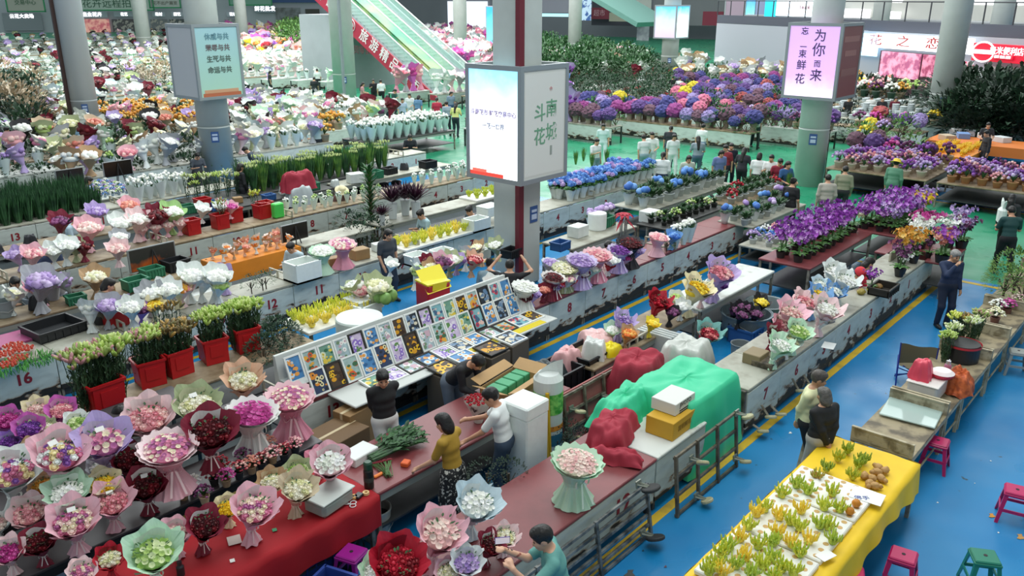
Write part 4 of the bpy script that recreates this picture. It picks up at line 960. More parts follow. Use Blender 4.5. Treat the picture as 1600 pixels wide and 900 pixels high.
for i, (a, b2) in enumerate(((176, 214), (236, 262), (266, 290), (352, 378))):
    board(a, 30, b2, 50, WA, WB, mat(['#6a6468', '#8a8c90', '#5f6668', '#9aa0a4'][i], h2='#c9c0b8', ns=1.5, thr=(.5, .55)), 'flower_shop', ['dim shop front with shelves beside the pink lit shop', 'grey shop front left of the poem pillar', 'dark shop front just left of the poem pillar', 'pale shop front just right of the poem pillar'][i], 'shop', off=.4)
    board(a + 2, 19, b2 - 4, 26, WA, WB, mat('#c3cad4'), 'shop_sign', ['white lit sign over the shelf shop far left', 'white lit sign over the grey shop', 'white lit sign nearest the poem pillar', 'white lit sign right of the poem pillar'][i], off=.6, txt=(['花艺', '花材', '园艺', '花坊'][i], .8, 0, 0, 2.5), tcol='#ffffff')
board(398, 8, 430, 20, WA, WB, mat('#9aa6b0'), 'shop_sign', 'row of white round lit letters on a far blue grey shop', off=.6, txt=('鲜花批发', .7, 0, 0, 2.5), tcol='#ffffff')
board(400, -6, 522, 4, WA, WB, mat('#3f5a8a'), 'shop_canopy', 'dark blue canopy strip above the far middle shops', 'canopy', off=1)
board(432, 12, 470, 46, WA, WB, mat('#8f9498', h2='#6a6c6c', ns=.8), 'flower_shop', 'grey shop front left of the escalator pillar', 'shop', off=.4)
board(478, 14, 500, 44, WA, WB, mat('#4f4d48'), 'flower_shop', 'dark shop doorway left of the escalator pillar', 'shop', off=.4)
# centre: dark concourse under the upper floor
WC, WD = at(525, 46)[:2], at(1130, 62)[:2]
wall(WC, WD, 0, 24, mat('#7d8088', .7, noise=.1, ns=.1), 'wall_middle')
board(700, 2, 762, 62, WC, WD, mat('#d5dbe6', .5, emit=1.1), 'lit_window', 'bright daylight opening behind the escalator', 'window', off=.5)
board(842, -14, 890, 20, WC, WD, mat('#8f8f9c'), 'ceiling_slab', 'lavender grey upper floor edge right of the middle pillar', 'ceiling slab', off=20)
board(842, 21, 888, 26, WC, WD, mat('#a9dce8', .5, emit=1.2), 'light_strip', 'thin pale light strip under the upper floor', 'light', off=19)
board(908, -8, 924, 32, WC, WD, mat('#3f5f9a', .5, emit=.4, h2='#bfd6ea', ns=1.2, thr=(.45, .5)), 'hanging_banner', 'blue and white striped hanging banner by the white pillar', off=20)
board(925, -10, 1000, 40, WC, WD, mat('#42414c'), 'dark_wall', 'dark recess wall beneath the second escalator', 'wall panel', off=10)
board(922, 12, 952, 30, WC, WD, mat('#7a2f3f'), 'red_sign', 'dull red lettered sign in the dark recess', off=12, txt=('超市', .6, 0, 0), tcol='#c99aa4')
q = MB(); q.box((0, 0, 0), (7, 14, .5), rotx(.42)); e0 = at(968, 92); e1 = [e0[0] + 3, e0[1] + 4, 6.5]
place([('underside', q.data('underside', mat('#5f8a80', .3)), None)], 'second_escalator', 'glass green underside of a second escalator high at the middle', 'escalator', e1, 0)
board(952, 20, 1030, 34, WC, WD, mat('#9a9a88'), 'beam', 'beige beam below the green second escalator', 'beam', off=16)
board(993, -10, 1018, 19, WC, WD, mat('#b5b7b2'), 'wall_panel', 'pale panel beside the green second escalator', 'wall panel', off=17)
board(995, 40, 1014, 70, WC, WD, mat('#a9aab8', h2='#d0d2d8', ns=1), 'poster_stand', 'white poster stand far back in the middle', 'poster', off=9)
board(1020, -10, 1135, 40, WC, WD, mat('#84868a'), 'grey_wall', 'grey wall above the far middle posters', 'wall panel', off=8)
board(1098, 18, 1130, 40, WC, WD, mat('#8a3346'), 'red_sign', 'small red shop sign between the two light boxes', off=12)
# right: shops under the gallery
WE, WF = at(1318, 47, 4.3)[:2], at(1620, 80, 3.75)[:2]; dE = (WF - WE) / np.linalg.norm(WF - WE)
WG = WE - dE * 16
WH = WF + dE * 8; 
wall(WG, WH, 4.35, 5.0, mat('#4f535f', .6), 'wall_gallery_edge'); wall(WG, WH, 0, 4.33, mat('#a7acb4', .6), 'wall_shops')
nE = np.array([dE[1], -dE[0]]); nE = nE if nE @ WE < 0 else -nE
wall(WG - nE * 2.6, WH - nE * 2.6, 4.9, 5.0, mat('#8f9296'), 'floor_gallery', 4.4)
wall(WG - nE * 5, WH - nE * 5, 5.0, 20, mat('#b3b4ae', .6, noise=.06, ns=.2), 'wall_gallery_back')
for px_, lb_ in ((1372, 'gallery pillar behind the railing above the flower shop'), (1560, 'gallery pillar above the red shop sign')):
    h_ = hit(px_, 60, WE - nE * 1.3, WF - nE * 1.3); pillar((h_[0], h_[1]), .55, 16, False, lb_, None, PIL2, False)
board(1198, -6, 1275, 29, WE, WF, mat('#eaf6ff', .4, emit=1.7), 'lit_sign', 'big blown out lit sign with turquoise end, top right of middle', off=-3, txt=('美丽春城', .2, .3, 0), tcol='#b99aa0')
board(1196, -6, 1212, 28, WE, WF, mat('#22b4cf', .4, emit=1.0), 'lit_sign', 'turquoise end panel of the big blown out sign', off=-2.4)
board(1311, 14, 1358, 48, WE, WF, LIT, 'lit_window', 'bright white window left of the gallery railing', 'window', off=-4.2)
board(1378, 18, 1406, 38, WE, WF, LIT, 'lit_window', 'small bright window behind the gallery railing', 'window', off=-4.2)
board(1384, -6, 1410, 4, WE, WF, LIT, 'lit_window', 'bright window strip at the top above the gallery', 'window', off=-4.2)
board(1518, -10, 1600, 8, WE, WF, LIT, 'lit_window', 'bright window strip at the top right corner', 'window', off=-4.2)
board(1334, 52, 1372, 87, WE, WF, LITB, 'shop_sign', 'plain glowing white and blue sign left of the flower shop sign', off=.5)
board(1368, 56, 1522, 80, WE, WF, mat('#f4fbff', .4, emit=1.3), 'shop_sign', 'white lit sign with three red and grey characters', off=.45, txt=('花　之　恋', .8, -.18, 0, .0), tcol='#c2403f', tsx=1.7)
board(1520, 70, 1640, 99, WE, WF, mat('#cf1633', .4, emit=.55), 'shop_sign', 'bright red convenience shop sign at the right edge', off=.6, txt=('极米便利店·零食', .46, .08, .12, 1.0), tcol='#ffffff')
board(1553, 86, 1584, 93, WE, WF, mat('#cf1633', .4, emit=.55), 'sign_line', 'small white line of lettering on the red shop sign', off=.72, txt=('优鲜 优质 品牌', .7, 0, 0, 1.0), tcol='#ffffff')
p_ = hit(1536, 81, WE + nE * .75, WF + nE * .75); q = MB(); q.tube([(.72 * math.cos(a * .3142), 0, .52 * math.sin(a * .3142)) for a in range(21)], .05, 5, cap=False); q.box((0, 0, 0), (1.2, .05, .22))
place([('ring', q.data('ring', mat('#ffffff', .4, emit=.8)), None)], 'sign_emblem', 'white oval ring emblem on the red shop sign', 'sign', p_, math.atan2(dE[1], dE[0]))
board(1372, 82, 1466, 150, WE, WF, mat('#5a3f48'), 'flower_shop', 'flower shop front full of pink hanging flowers', 'shop', off=.2)
board(1376, 82, 1437, 122, WE, WF, mat('#e8a0b8', .5, emit=.6, h2='#a8587c', ns=2.2, thr=(.42, .58)), 'shop_window', 'pink lit window of the flower shop, left pane', 'window', off=.4)
board(1441, 86, 1466, 122, WE, WF, mat('#e090aa', .5, emit=.55, h2='#9a3f60', ns=2.2, thr=(.42, .58)), 'shop_window', 'pink lit window of the flower shop, right pane', 'window', off=.4)
board(1496, 96, 1520, 108, WE, WF, mat('#d9607a', .5, emit=.4, h2='#ffffff', ns=2, thr=(.5, .55)), 'shop_sign', 'little pink sign right of the big right pillar', off=.4)
board(1508, 110, 1534, 160, WE, WF, mat('#e4e8ec', .5, emit=.5), 'shop_door', 'bright white doorway behind the right hand palms', 'door', off=.3)
board(1536, 104, 1572, 140, WE, WF, mat('#b9b8b4'), 'shop_wall', 'beige shop wall below the red sign', 'wall panel', off=.3)
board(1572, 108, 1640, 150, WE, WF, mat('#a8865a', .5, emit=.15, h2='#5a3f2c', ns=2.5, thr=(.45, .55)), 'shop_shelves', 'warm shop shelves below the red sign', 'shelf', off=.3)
board(1206, 40, 1232, 106, WE, WF, mat('#7f99b0', .5, emit=.15), 'flower_shop', 'bluish lit shop front left of the lilac poster', 'shop', off=-2)
board(1220, 52, 1236, 88, WE, WF, mat('#d9e0c8', .5, emit=.6, h2='#b9a070', ns=3), 'display_fridge', 'lit display fridge left of the lilac poster box', 'fridge', off=-1.4)
board(1170, 26, 1200, 70, WE, WF, mat('#3f6f78', .5, h2='#6fa8a8', ns=1.5), 'flower_shop', 'dark glass shop front with green shelves behind the small light box', 'shop', off=-5)
board(1140, -12, 1200, 30, WE, WF, mat('#7f86a8'), 'grey_wall', 'blue grey wall high behind the small light box', 'wall panel', off=-8)
r = MB(); L_ = np.linalg.norm(WH - WG)
r.tube([(-L_ / 2, 0, 1.15), (L_ / 2, 0, 1.15)], .04, 6)
for i in range(21): r.box((-L_ / 2 + L_ * i / 20, 0, .57), (.06, .06, 1.15))
c_ = (WG + WH) / 2; place([('rail', r.data('rail', mat('#3c3f44')), None)], 'gallery_railing', 'dark metal railing along the upper gallery at right', 'railing', (c_[0], c_[1], 5.0), math.atan2(dE[1], dE[0]))
cb = MB()
for i in range(9): cb.lathe([(.13, .1 * i), (.17, .1 * i + .16), (.18, .1 * i + .17), (.18, .1 * i + .2)], 12)
CUPS = cb.data('pot_stack', mat('#b9c0c2', .5))
# ============================================================= BOUQUETS AND PLANTS, place by place
HN = {'rose': 'roses', 'carn': 'carnations', 'lily': 'lilies', 'daisy': 'daisies', 'frill': 'lisianthus', 'orch': 'small blooms', 'ball': 'blooms'}
def face_place(px, py, w, zt, hk, lean, rz):
    z = zt + .5
    for _ in range(4):
        p = at(px, py, z); Wm = w * dist(p) / FPX; z = zt + hk * Wm
    p = at(px, py, z); o = rotz(rz) @ np.array([0, lean * Wm, 0]); return (p[0] + o[0], p[1] + o[1], zt), Wm
def B(px, py, w, wrap, fc, head='rose', zt=.83, where='', kind='bq', lod=None, rz=None, nh=None, group=None, extra='', lie=None):
    rz = rnd.uniform(-.5, .25) if rz is None else rz; v = rnd.randrange(3)
    if lod is None: lod = 0 if w >= 34 else (1 if w >= 18 else 2)
    if kind == 'tu':
        pr = tulle(wrap, fc, head, v, nh or 60, min(lod, 1)); loc, Wm = face_place(px, py, w, zt, .9, .1, rz)
        lb = '%s net-skirted bouquet of %s %s %s' % (wrap, fc, HN[head], where)
    else:
        pr = bouquet(wrap, fc, head, nh or (34 if w > 45 else 24), v, lod, card=w > 60 and v == 0); loc, Wm = face_place(px, py, w, zt, .97, .24, rz)
        lb = '%s %spaper bouquet of %s %s %s' % (wrap, extra, fc, HN[head], where)
    rot = None
    if lie is not None:
        rot = (math.radians(lie[0]), 0, math.radians(lie[1])); p = at(px, py, zt + .18); loc = (p[0] + lie[2] * Wm, p[1] + lie[3] * Wm, zt + .2 * Wm)
    return place(pr, 'bouquet', lb, 'bouquet', loc, rz, Wm, group, rot)
def X(proto, name, label, cat, px, py, h, zt=.83, hk=.5, rz=None, group=None):
    """something of height h (metres); px, py: the point hk of the way up"""
    p = at(px, py, zt + h * hk); return place(proto, name, label, cat, (p[0], p[1], zt), rnd.uniform(0, 6.28) if rz is None else rz, h, group)
# ---- stepped black display of the lower left stall
def step(X0, X1, Y0, Y1, z, top, lb):
    t = MB(); t.box(((X0 + X1) / 2, (Y0 + Y1) / 2, z - .02), (X1 - X0, Y1 - Y0, .04), bev=.008)
    f = MB(); f.box(((X0 + X1) / 2, Y0 + .03, z - .09), (X1 - X0, .03, .12)); 
    parts = [('worktop', t.data('worktop', top), None), ('front_rail', f.data('front_rail', mat('#1f2123')), None)]
    for x in np.linspace(X0 + .06, X1 - .06, 4):
        for y in (Y0 + .05, Y1 - .05): l = MB(); l.box((x, y, (z - .04) / 2), (.04, .04, z - .04)); parts.append(('leg', l.data('leg', mat('#3a4a4c')), None))
    place(parts, 'display_table', lb, 'table', (0, 0, 0))
step(-.6, 5.75, 8.42, 9.2, .78, mat('#4a4547', .35), 'long dark display table, lowest step of the lower left stall')
step(-.6, 5.5, 9.25, 10.0, .98, mat('#3a3336', .4), 'middle step of the black bouquet display at lower left')
step(-.6, 4.9, 10.05, 10.8, 1.15, mat('#3a3336', .4), 'rear and highest step of the black bouquet display')
W1 = 'lower left display'
for a in [(115, 812, 76, 'pink', 'mixed pink'), (175, 783, 64, 'pink', 'pink'), (60, 846, 55, 'dark red', 'dark red'), (12, 862, 52, 'pale pink', 'magenta'), (46, 800, 62, 'pale pink', 'pink'),
          (228, 757, 64, 'dark red', 'dark red'), (-5, 818, 40, 'white', 'pale pink')]: B(*a, zt=.78, where='front row ' + W1)
for a in [(105, 768, 66, 'mint', 'white', 'frill'), (162, 755, 52, 'cream', 'yellow'), (66, 758, 42, 'kraft', 'gold'), (202, 716, 60, 'dark red', 'dark red'), (20, 735, 84, 'white', 'mixed'), (155, 730, 38, 'grey', 'white')]: B(*a, zt=.98, where='middle row ' + W1)
for a in [(93, 708, 88, 'pink', 'mixed'), (162, 687, 82, 'lilac', 'mixed pink', 'frill'), (48, 700, 34, 'kraft', 'mixed red'), (330, 672, 84, 'dark red', 'dark red')]: B(*a, zt=1.15 if a[0] < 300 else .98, where='top of ' + W1)
B(262, 700, 90, 'pink', 'mixed pink', 'frill', .98, 'in the middle of the black display', 'tu')
for a in [(232, 650, 78, 'pale pink', 'pink'), (308, 632, 74, 'sage', 'cream'), (380, 592, 62, 'peach', 'cream')]: B(*a, zt=1.15, where='along the rear of the lower left stall')
B(395, 645, 82, 'white', 'magenta', 'frill', .83, 'at the rear of lower left stall', 'tu'); B(452, 622, 78, 'rose pink', 'mixed pink', 'frill', .83, 'below the framed pictures', 'tu')
for a in [(10, 655, 46, 'magenta', 'magenta'), (45, 668, 48, 'magenta', 'purple'), (96, 640, 46, 'magenta', 'pink'), (58, 640, 44, 'cream', 'pale pink'), (66, 668, 40, 'sage', 'cream'), (120, 660, 40, 'white', 'green'), (14, 690, 36, 'purple', 'purple')]: B(*a, zt=1.15, where='at the far end of the black display', extra='')
for i, (px, py, c, pc) in enumerate([(285, 762, 'white', '#a58a6a'), (318, 768, 'plum', '#c2a888'), (300, 752, 'white', '#2c2a2a'), (333, 740, 'mixed red', '#2c2a2a'), (352, 742, 'magenta', '#a58a6a'), (372, 730, 'mixed red', '#2c2a2a'), (392, 722, 'salmon', '#a58a6a'), (408, 716, 'mixed red', '#2c2a2a'), (425, 706, 'pink', '#b8956c'), (443, 702, 'mixed red', '#2c2a2a'), (460, 692, 'pink', '#2c2a2a'), (345, 722, 'red', '#a58a6a'), (380, 708, 'plum', '#2c2a2a'), (418, 690, 'salmon', '#2c2a2a')]):
    X(potted(c, i % 3, 0, pc), 'potted_flowers', 'small %s pot of %s blooms on the ledge beside the cardboard boxes' % ('dark' if pc == '#2c2a2a' else 'kraft', c), 'flower pot', px, py, .26, .78, .6, group='small flower pots along the ledge')
# ---- bunches by the bottom edge on the maroon cart
W2 = 'on the maroon cart at the bottom'
for a in [(688, 830, 84, 'pink', 'pale pink', 'frill'), (746, 785, 76, 'pale blue', 'white', 'frill'), (622, 878, 92, 'crimson', 'red'), (730, 878, 54, 'white', 'lilac', 'frill'), (767, 850, 46, 'dark red', 'dark red'), (588, 893, 56, 'mint', 'white'), (700, 893, 44, 'pink', 'cream'), (790, 838, 44, 'pale pink', 'cream')]: B(*a, zt=.83, where=W2)
B(903, 722, 84, 'mint', 'pale pink', 'frill', .83, 'alone on the maroon cart top', 'tu', nh=80, rz=-.2)
# ---- red table bouquets
W3 = 'on the red cloth'
B(398, 792, 76, 'pink', 'mixed pink', zt=.83, where='standing ' + W3); B(466, 762, 60, 'beige', 'cream', zt=.83, where='standing beside the plastic box ' + W3)
B(425, 752, 48, 'kraft', 'cream', zt=.83, where='at the back ' + W3); B(466, 735, 46, 'sage', 'green', zt=.83, where='at the back ' + W3); B(517, 722, 66, 'pink', 'white', 'frill', zt=.83, where='at the corner of the red cloth')
B(497, 718, 40, 'rose pink', 'pink', zt=.83, where='behind the red cloth corner'); B(356, 792, 44, 'cream', 'yellow', zt=.83, where='at the back ' + W3)
B(240, 862, 84, 'mint', 'green', 'frill', zt=.83, where='at the left end ' + W3); B(272, 834, 54, 'pink', 'pale pink', zt=.83, where='pressed behind the mint one ' + W3)
B(172, 872, 46, 'crimson', 'cream', zt=.83, where='low at the left end of the red table'); B(128, 893, 46, 'pale pink', 'mixed pink', zt=.83, where='cut by the bottom edge beside the red table'); B(320, 820, 60, 'dark red', 'dark red', zt=.83, where='with crumpled red paper ' + W3)
# ---- second row counter, right of the pillar
W4 = 'right of the big pillar'
for a in [(832, 452, 44, 'white', 'white'), (866, 434, 40, 'dark red', 'dark red'), (859, 410, 34, 'pale blue', 'lilac'), (883, 420, 42, 'sage', 'cream'), (911, 408, 50, 'lilac', 'lilac'), (937, 400, 48, 'rose pink', 'pink'), (967, 392, 40, 'lilac', 'purple'), (1009, 385, 46, 'black', 'dark red'), (1045, 374, 34, 'pink', 'pink')]: B(*a[:5], 'frill', .83, W4, 'tu', nh=40, lod=0 if a[2] > 38 else 1)
for a in [(917, 442, 28, 'white', 'mixed pink'), (938, 434, 25, 'dark red', 'white'), (958, 428, 26, 'mint', 'white'), (984, 412, 30, 'white', 'white'), (970, 418, 20, 'crimson', 'red'), (1000, 408, 20, 'pink', 'magenta'), (1036, 400, 28, 'lilac', 'lilac'), (847, 472, 24, 'dark red', 'dark red'), (865, 468, 24, 'lilac', 'lilac'), (881, 461, 24, 'dark red', 'salmon'), (900, 452, 23, 'crimson', 'red'), (915, 458, 23, 'lilac', 'lilac'), (930, 450, 22, 'white', 'pale pink'), (943, 452, 20, 'red', 'pink')]: B(*a, zt=.83, where='front edge ' + W4, lod=1)
# ---- back counter between the blue aisles
W5 = 'by the round tubs'
for a in [(975, 500, 40, 'lilac', 'lilac'), (957, 515, 28, 'mint', 'white'), (1030, 470, 42, 'crimson', 'red'), (1020, 505, 26, 'yellow', 'yellow'), (1014, 530, 32, 'kraft', 'orange'), (1057, 465, 28, 'white', 'green'), (1108, 452, 54, 'cream', 'yellow'), (1143, 428, 56, 'lilac', 'pink'), (1084, 482, 28, 'white', 'white'), (1130, 462, 30, 'pale pink', 'lilac'), (1150, 450, 28, 'lilac', 'purple'), (1063, 490, 28, 'black', 'plum')]: B(*a, zt=.83, where=W5)
B(1108, 520, 44, 'teal', 'mixed red', zt=.55, where='standing behind the white plastic sheet')
# ---- front row counter at right
W6 = 'beside the yellow line'
for a in [(1212, 520, 34, 'dark red', 'dark red'), (1236, 488, 52, 'pink', 'pale pink'), (1258, 470, 46, 'pale pink', 'pink'), (1282, 460, 44, 'blue', 'yellow'), (1304, 455, 36, 'blue', 'white'), (1322, 438, 46, 'white', 'white'), (1316, 488, 52, 'pale pink', 'white'), (1288, 496, 34, 'white', 'white', 'lily'), (1268, 522, 46, 'mint', 'green', 'frill'), (1226, 540, 46, 'mint', 'white', 'frill'), (1248, 536, 34, 'white', 'cream'), (1222, 505, 36, 'pink', 'pink'), (1305, 425, 44, 'white', 'white'), (1276, 444, 34, 'pale blue', 'white')]: B(*a, zt=.83, where=W6)
# ---- row behind number 13 and 14 (left, behind the red lilies)
W7 = 'third row at left'
for a in [(70, 440, 60, 'grey', 'lilac'), (155, 435, 42, 'kraft', 'cream'), (70, 405, 36, 'pink', 'pink'), (103, 400, 34, 'white', 'white', 'frill'), (132, 395, 38, 'white', 'white'), (115, 382, 32, 'sage', 'white'), (155, 395, 30, 'dark red', 'dark red'), (184, 388, 34, 'pale pink', 'pale pink'), (205, 380, 32, 'grey', 'white')]: B(*a, zt=.83, where=W7, lod=1)
W8 = 'behind the easel screen'
for a in [(138, 355, 44, 'pink', 'pale pink'), (174, 342, 40, 'white', 'white', 'frill'), (206, 338, 40, 'pale pink', 'white'), (236, 332, 40, 'dark red', 'dark red'), (268, 330, 40, 'green', 'white', 'frill'), (95, 345, 36, 'dark red', 'plum'), (150, 330, 34, 'lilac', 'lilac'), (202, 320, 34, 'pink', 'salmon')]: B(*a, zt=.83, where=W8, lod=1)
for i, a in enumerate([(222, 357), (243, 354), (263, 351), (282, 348)]): B(*a, 22, 'pink', 'pale pink', zt=.83, where='in the row of four beside the red buckets', group='four small pink bouquets in a row')
for a in [(315, 325, 26, 'white', 'white'), (340, 320, 24, 'white', 'white'), (362, 322, 22, 'pink', 'magenta')]: B(*a, zt=.95, where='above the red buckets')
W9 = 'left of number 10'
for a in [(262, 452, 44, 'white', 'white'), (300, 430, 50, 'white', 'white', 'frill'), (340, 430, 48, 'white', 'white', 'frill'), (285, 450, 36, 'pale pink', 'pink'), (205, 480, 40, 'white', 'white'), (175, 475, 44, 'grey', 'lilac'), (232, 488, 30, 'plum' if 'plum' in PAL else 'purple', 'plum'), (255, 482, 32, 'cream', 'yellow'), (380, 460, 34, 'white', 'green')]: B(*a, zt=.83, where=W9, lod=1)
B(517, 397, 42, 'mint', 'white', 'frill', .83, 'beside the white foam box', 'tu', nh=40, lod=1); B(556, 388, 44, 'rose pink', 'mixed pink', 'frill', .83, 'beside the standing woman', 'tu', nh=40, lod=1)
W10 = 'behind the yellow topped parcel'
for a in [(635, 432, 46, 'sage', 'cream'), (607, 440, 30, 'pale pink', 'pink'), (692, 408, 36, 'pink', 'plum'), (718, 405, 28, 'lilac', 'lilac'), (742, 405, 32, 'peach', 'mixed red'), (730, 432, 36, 'white', 'pale pink'), (748, 425, 28, 'kraft', 'cream'), (668, 408, 26, 'dark red', 'dark red'), (612, 412, 24, 'white', 'white'), (720, 452, 26, 'white', 'white')]: B(*a, zt=.83, where=W10, lod=1)
# ---- tall lilies in red buckets
def bucket_parts(c='#b3161b', w=.38, h=.36):
    b = MB(); b.prism([(-w * .42, 0), (w * .42, 0), (w * .5, h), (w * .44, h), (w * .38, .02), (-w * .38, .02), (-w * .44, h), (-w * .5, h)], -w * .4, w * .4)
    b.box((0, -w * .42, h * .5), (w * .88, .02, h), rotx(.0)); b.box((0, w * .42, h * .5), (w * .88, .02, h)); r = MB()
    for s in (-1, 1): r.box((0, s * w * .44, h), (w * 1.04, .025, .03)); r.box((s * w * .5, 0, h), (.025, w * .88, .03))
    r.box((0, -w * .45, h * .55), (w * .5, .015, h * .5))
    return [('shell', b.data('shell', mat(c, .4, noise=.08, ns=4)), None), ('rim', r.data('rim', mat(c, .4)), None)]
LB = [(165, 640, 1.1, 'pink', 3, 'huge bunch of pink tipped lily buds'), (236, 598, .95, 'pink', 1, 'lily buds turning pink'), (278, 582, .9, 'brown', 2, 'brownish lily buds'), (335, 562, .92, 'green', 1, 'bright green lily buds'), (385, 545, .92, 'green', 2, 'pale green lily buds')]
BKT = bucket_parts()
for i, (px, py, h, kd, n, nm) in enumerate(LB):
    p = at(px, py, .83); rz = rnd.uniform(-.2, .2)
    place(BKT, 'red_bucket', 'red plastic bucket holding %s' % nm, 'bucket', (p[0], p[1], .83), rz, 1.1 if i else 1.3)
    for j in range(n + 1):
        d = ((j - n / 2) * .17, .05 * (j % 2)); place(lilybunch(kd if j % 2 == 0 else ('green' if kd != 'brown' else 'brown'), i + j), 'lily_bunch', '%s, bunch %s' % (nm, 'standing in its red bucket'), 'lilies', (p[0] + d[0], p[1] + d[1], .85), rnd.random() * 6, h, 'lily bunches in the red buckets')
for i, (px, py) in enumerate([(178, 508), (300, 365), (345, 356), (370, 345), (318, 330), (395, 330), (410, 340)]):
    p = at(px, py, .83); place(BKT, 'red_bucket', 'small red bucket %s' % ['behind the tall lilies', 'leftmost beside the four pink bouquets', 'in the fourth row with white sleeves', 'in the fourth row, half hidden', 'behind the front red buckets', 'right end of the red bucket group', 'rightmost with white label'][i], 'bucket', (p[0], p[1], .83), 0, 1.0)
for i, (px, py, kd) in enumerate([(345, 330, 'pink'), (375, 310, 'yellow'), (308, 500, 'green'), (252, 505, 'brown'), (270, 500, 'brown')]): X(lilybunch(kd, i, 1), 'lily_bunch', '%s lily bunch behind the red buckets' % kd, 'lilies', px, py, .8, .83, .5)
for i, (px, py) in enumerate([(420, 535), (432, 520), (445, 528), (412, 550)]): X(bush(i, '#3a5a40', '#1f3a28', 420, .11), 'leafy_bunch', 'dark leafy bunch with small white buds right of the lilies', 'plant', px, py, .6, .6, .5, group='white budded leafy bunches')
# ---- sword leaf bunches in black buckets, left
NV = [1]; ROWN = ['rearmost row', 'second row', 'third row', 'fourth row', 'fifth row', 'sixth row', 'seventh row', 'eighth row']
def fillq(c, z, s, fn, n=None, jit=.10, sy=None):
    """walk a quarter of table given by four view corners (tl, tr, br, bl) on height z"""
    w = [at(x, y, z)[:2] for x, y in c] if len(c) == 4 and isinstance(c[0], tuple) else [np.array(q_) for q_ in ((c[0], c[3]), (c[1], c[3]), (c[1], c[2]), (c[0], c[2]))]; U = max(np.linalg.norm(w[1] - w[0]), np.linalg.norm(w[2] - w[3])); V = max(np.linalg.norm(w[3] - w[0]), np.linalg.norm(w[2] - w[1]))
    nu, nv = max(1, int(U / s)), max(1, int(V / (sy or s))); k = 0; NV[0] = nv
    for j in range(nv):
        for i in range(nu):
            u = (i + .5 + rnd.uniform(-jit, jit)) / nu; v = (j + .5 + rnd.uniform(-jit, jit)) / nv
            p = (w[0] * (1 - u) + w[1] * u) * (1 - v) + (w[3] * (1 - u) + w[2] * u) * v; fn(p[0], p[1], k, i, j); k += 1
def F(proto_fn, name, label, cat, z, h, group):
    def g(x, y, k, i, j):
        if not in_view((x, y, z), 30, 60): return
        lb = label if NV[0] < 2 else label + ', ' + ('front row' if j == NV[0] - 1 else ROWN[min(j, 7)])
        place(proto_fn(k), name, lb, cat, (x, y, z), rnd.uniform(0, 6.28), h * rnd.uniform(.88, 1.12), group)
    return g
fillq([6.6, 9.6, 23.5, 25.6], .7, .30, F(lambda k: blades(k % 4, None, 0), 'leaf_bunch', 'sword leaf bunch at the left edge', 'plant', .7, .95, 'sword leaf bunches at the left edge'))
fillq([13.4, 19.0, 22.2, 23.3], .75, .34, F(lambda k: blades(k % 4, '#c9d890' if k % 3 else None, 0, k % 2 == 0), 'leaf_bunch', 'tall budded leaf bunch in the long row', 'plant', .75, .95, 'budded leaf bunches in a long row'))
fillq([11.6, 13.3, 22.3, 23.3], .75, .34, F(lambda k: lilybunch(('white', 'green')[k % 2], k % 3, 1), 'lily_bunch', 'white lily bunch left of the long leaf row', 'lilies', .75, .8, 'white lily bunches left of the leaf row'))
def dark_bucket(): b = MB(); b.lathe([(.15, 0), (.19, .36), (.2, .37), (.17, .36), (.15, .1)], 16, cap='bottom'); return [('bucket', b.data('bucket', mat('#16181b', .4)), None)]
DB = dark_bucket()
fillq([6.6, 9.0, 23.0, 23.4], .45, .45, lambda x, y, k, i, j: place(DB, 'black_bucket', 'black bucket under the sword leaves', 'bucket', (x, y, 0), 0, 1, 'black buckets'))
fillq([13.4, 19.0, 21.7, 22.1], .45, .45, lambda x, y, k, i, j: place(DB, 'black_bucket', 'black bucket under the long leaf row', 'bucket', (x, y, 0), 0, 1.0, 'black buckets'))
# ---- white net-wrapped rows and mint sleeves behind
fillq([12.6, 15.8, 18.8, 19.6], .83, .27, F(lambda k: sleeve(('white', 'green')[k % 2], k % 3, '#dff0e6', 1, tall=1), 'sleeve_bunch', 'white sleeved bunch above numbers 8 and 9', 'bunch', .83, .36, 'white sleeved bunches above numbers 8 and 9'))
fillq([21.6, 26.2, 26.5, 28.2], .83, .42, F(lambda k: sleeve('white', k % 3, '#c9e4df', 1), 'sleeve_bunch', 'mint sleeved white flowers left of the light box', 'bunch', .83, .8, 'mint sleeved white flowers'))
fillq([17.3, 20.5, 18.8, 19.6], .83, .32, F(lambda k: sleeve('white', k % 3, '#cfe8e0', 1), 'sleeve_bunch', 'pale sleeved small bunch below the mint sleeves', 'bunch', .83, .42, 'pale sleeved small bunches'))
fillq([10.4, 12.2, 23.45, 24.2], .83, .3, F(lambda k: sleeve('white', k % 3, '#dfe9ea', 1, 'lily'), 'sleeve_bunch', 'white sleeved lisianthus behind the orange covered table', 'bunch', .83, .62, 'white sleeved lisianthus'))
# ---- hydrangeas
fillq([18.7, 23.2, 14.15, 15.7], .83, .31, F(lambda k: hydrangea(('blue', 'blue', 'blue', 'lilac', 'blue')[k % 5], k % 3, 0 if k > 8 else 1), 'hydrangea', 'blue and lilac hydrangea in grey white pot sleeve', 'hydrangea', .83, .62, 'potted hydrangeas in rows'))
fillq([19.3, 24.0, 11.9, 13.0], .83, .38, F(lambda k: hydrangea('blue', k % 3, 1) if k % 4 == 0 else potted(None, k % 3, 1, '#c9d2d0', True), 'hydrangea', 'leafy hydrangea pot in the second hydrangea row', 'hydrangea', .83, .62, 'leafy hydrangea pots of the second row'))
for (px, py) in [(897, 332), (912, 326), (925, 330), (936, 320)]: X(hydrangea('lilac', 1, 1), 'hydrangea', 'small lilac blue hydrangea beside the white foam cylinder', 'hydrangea', px, py, .5, .83, .6, group='small hydrangeas by the foam cylinder')
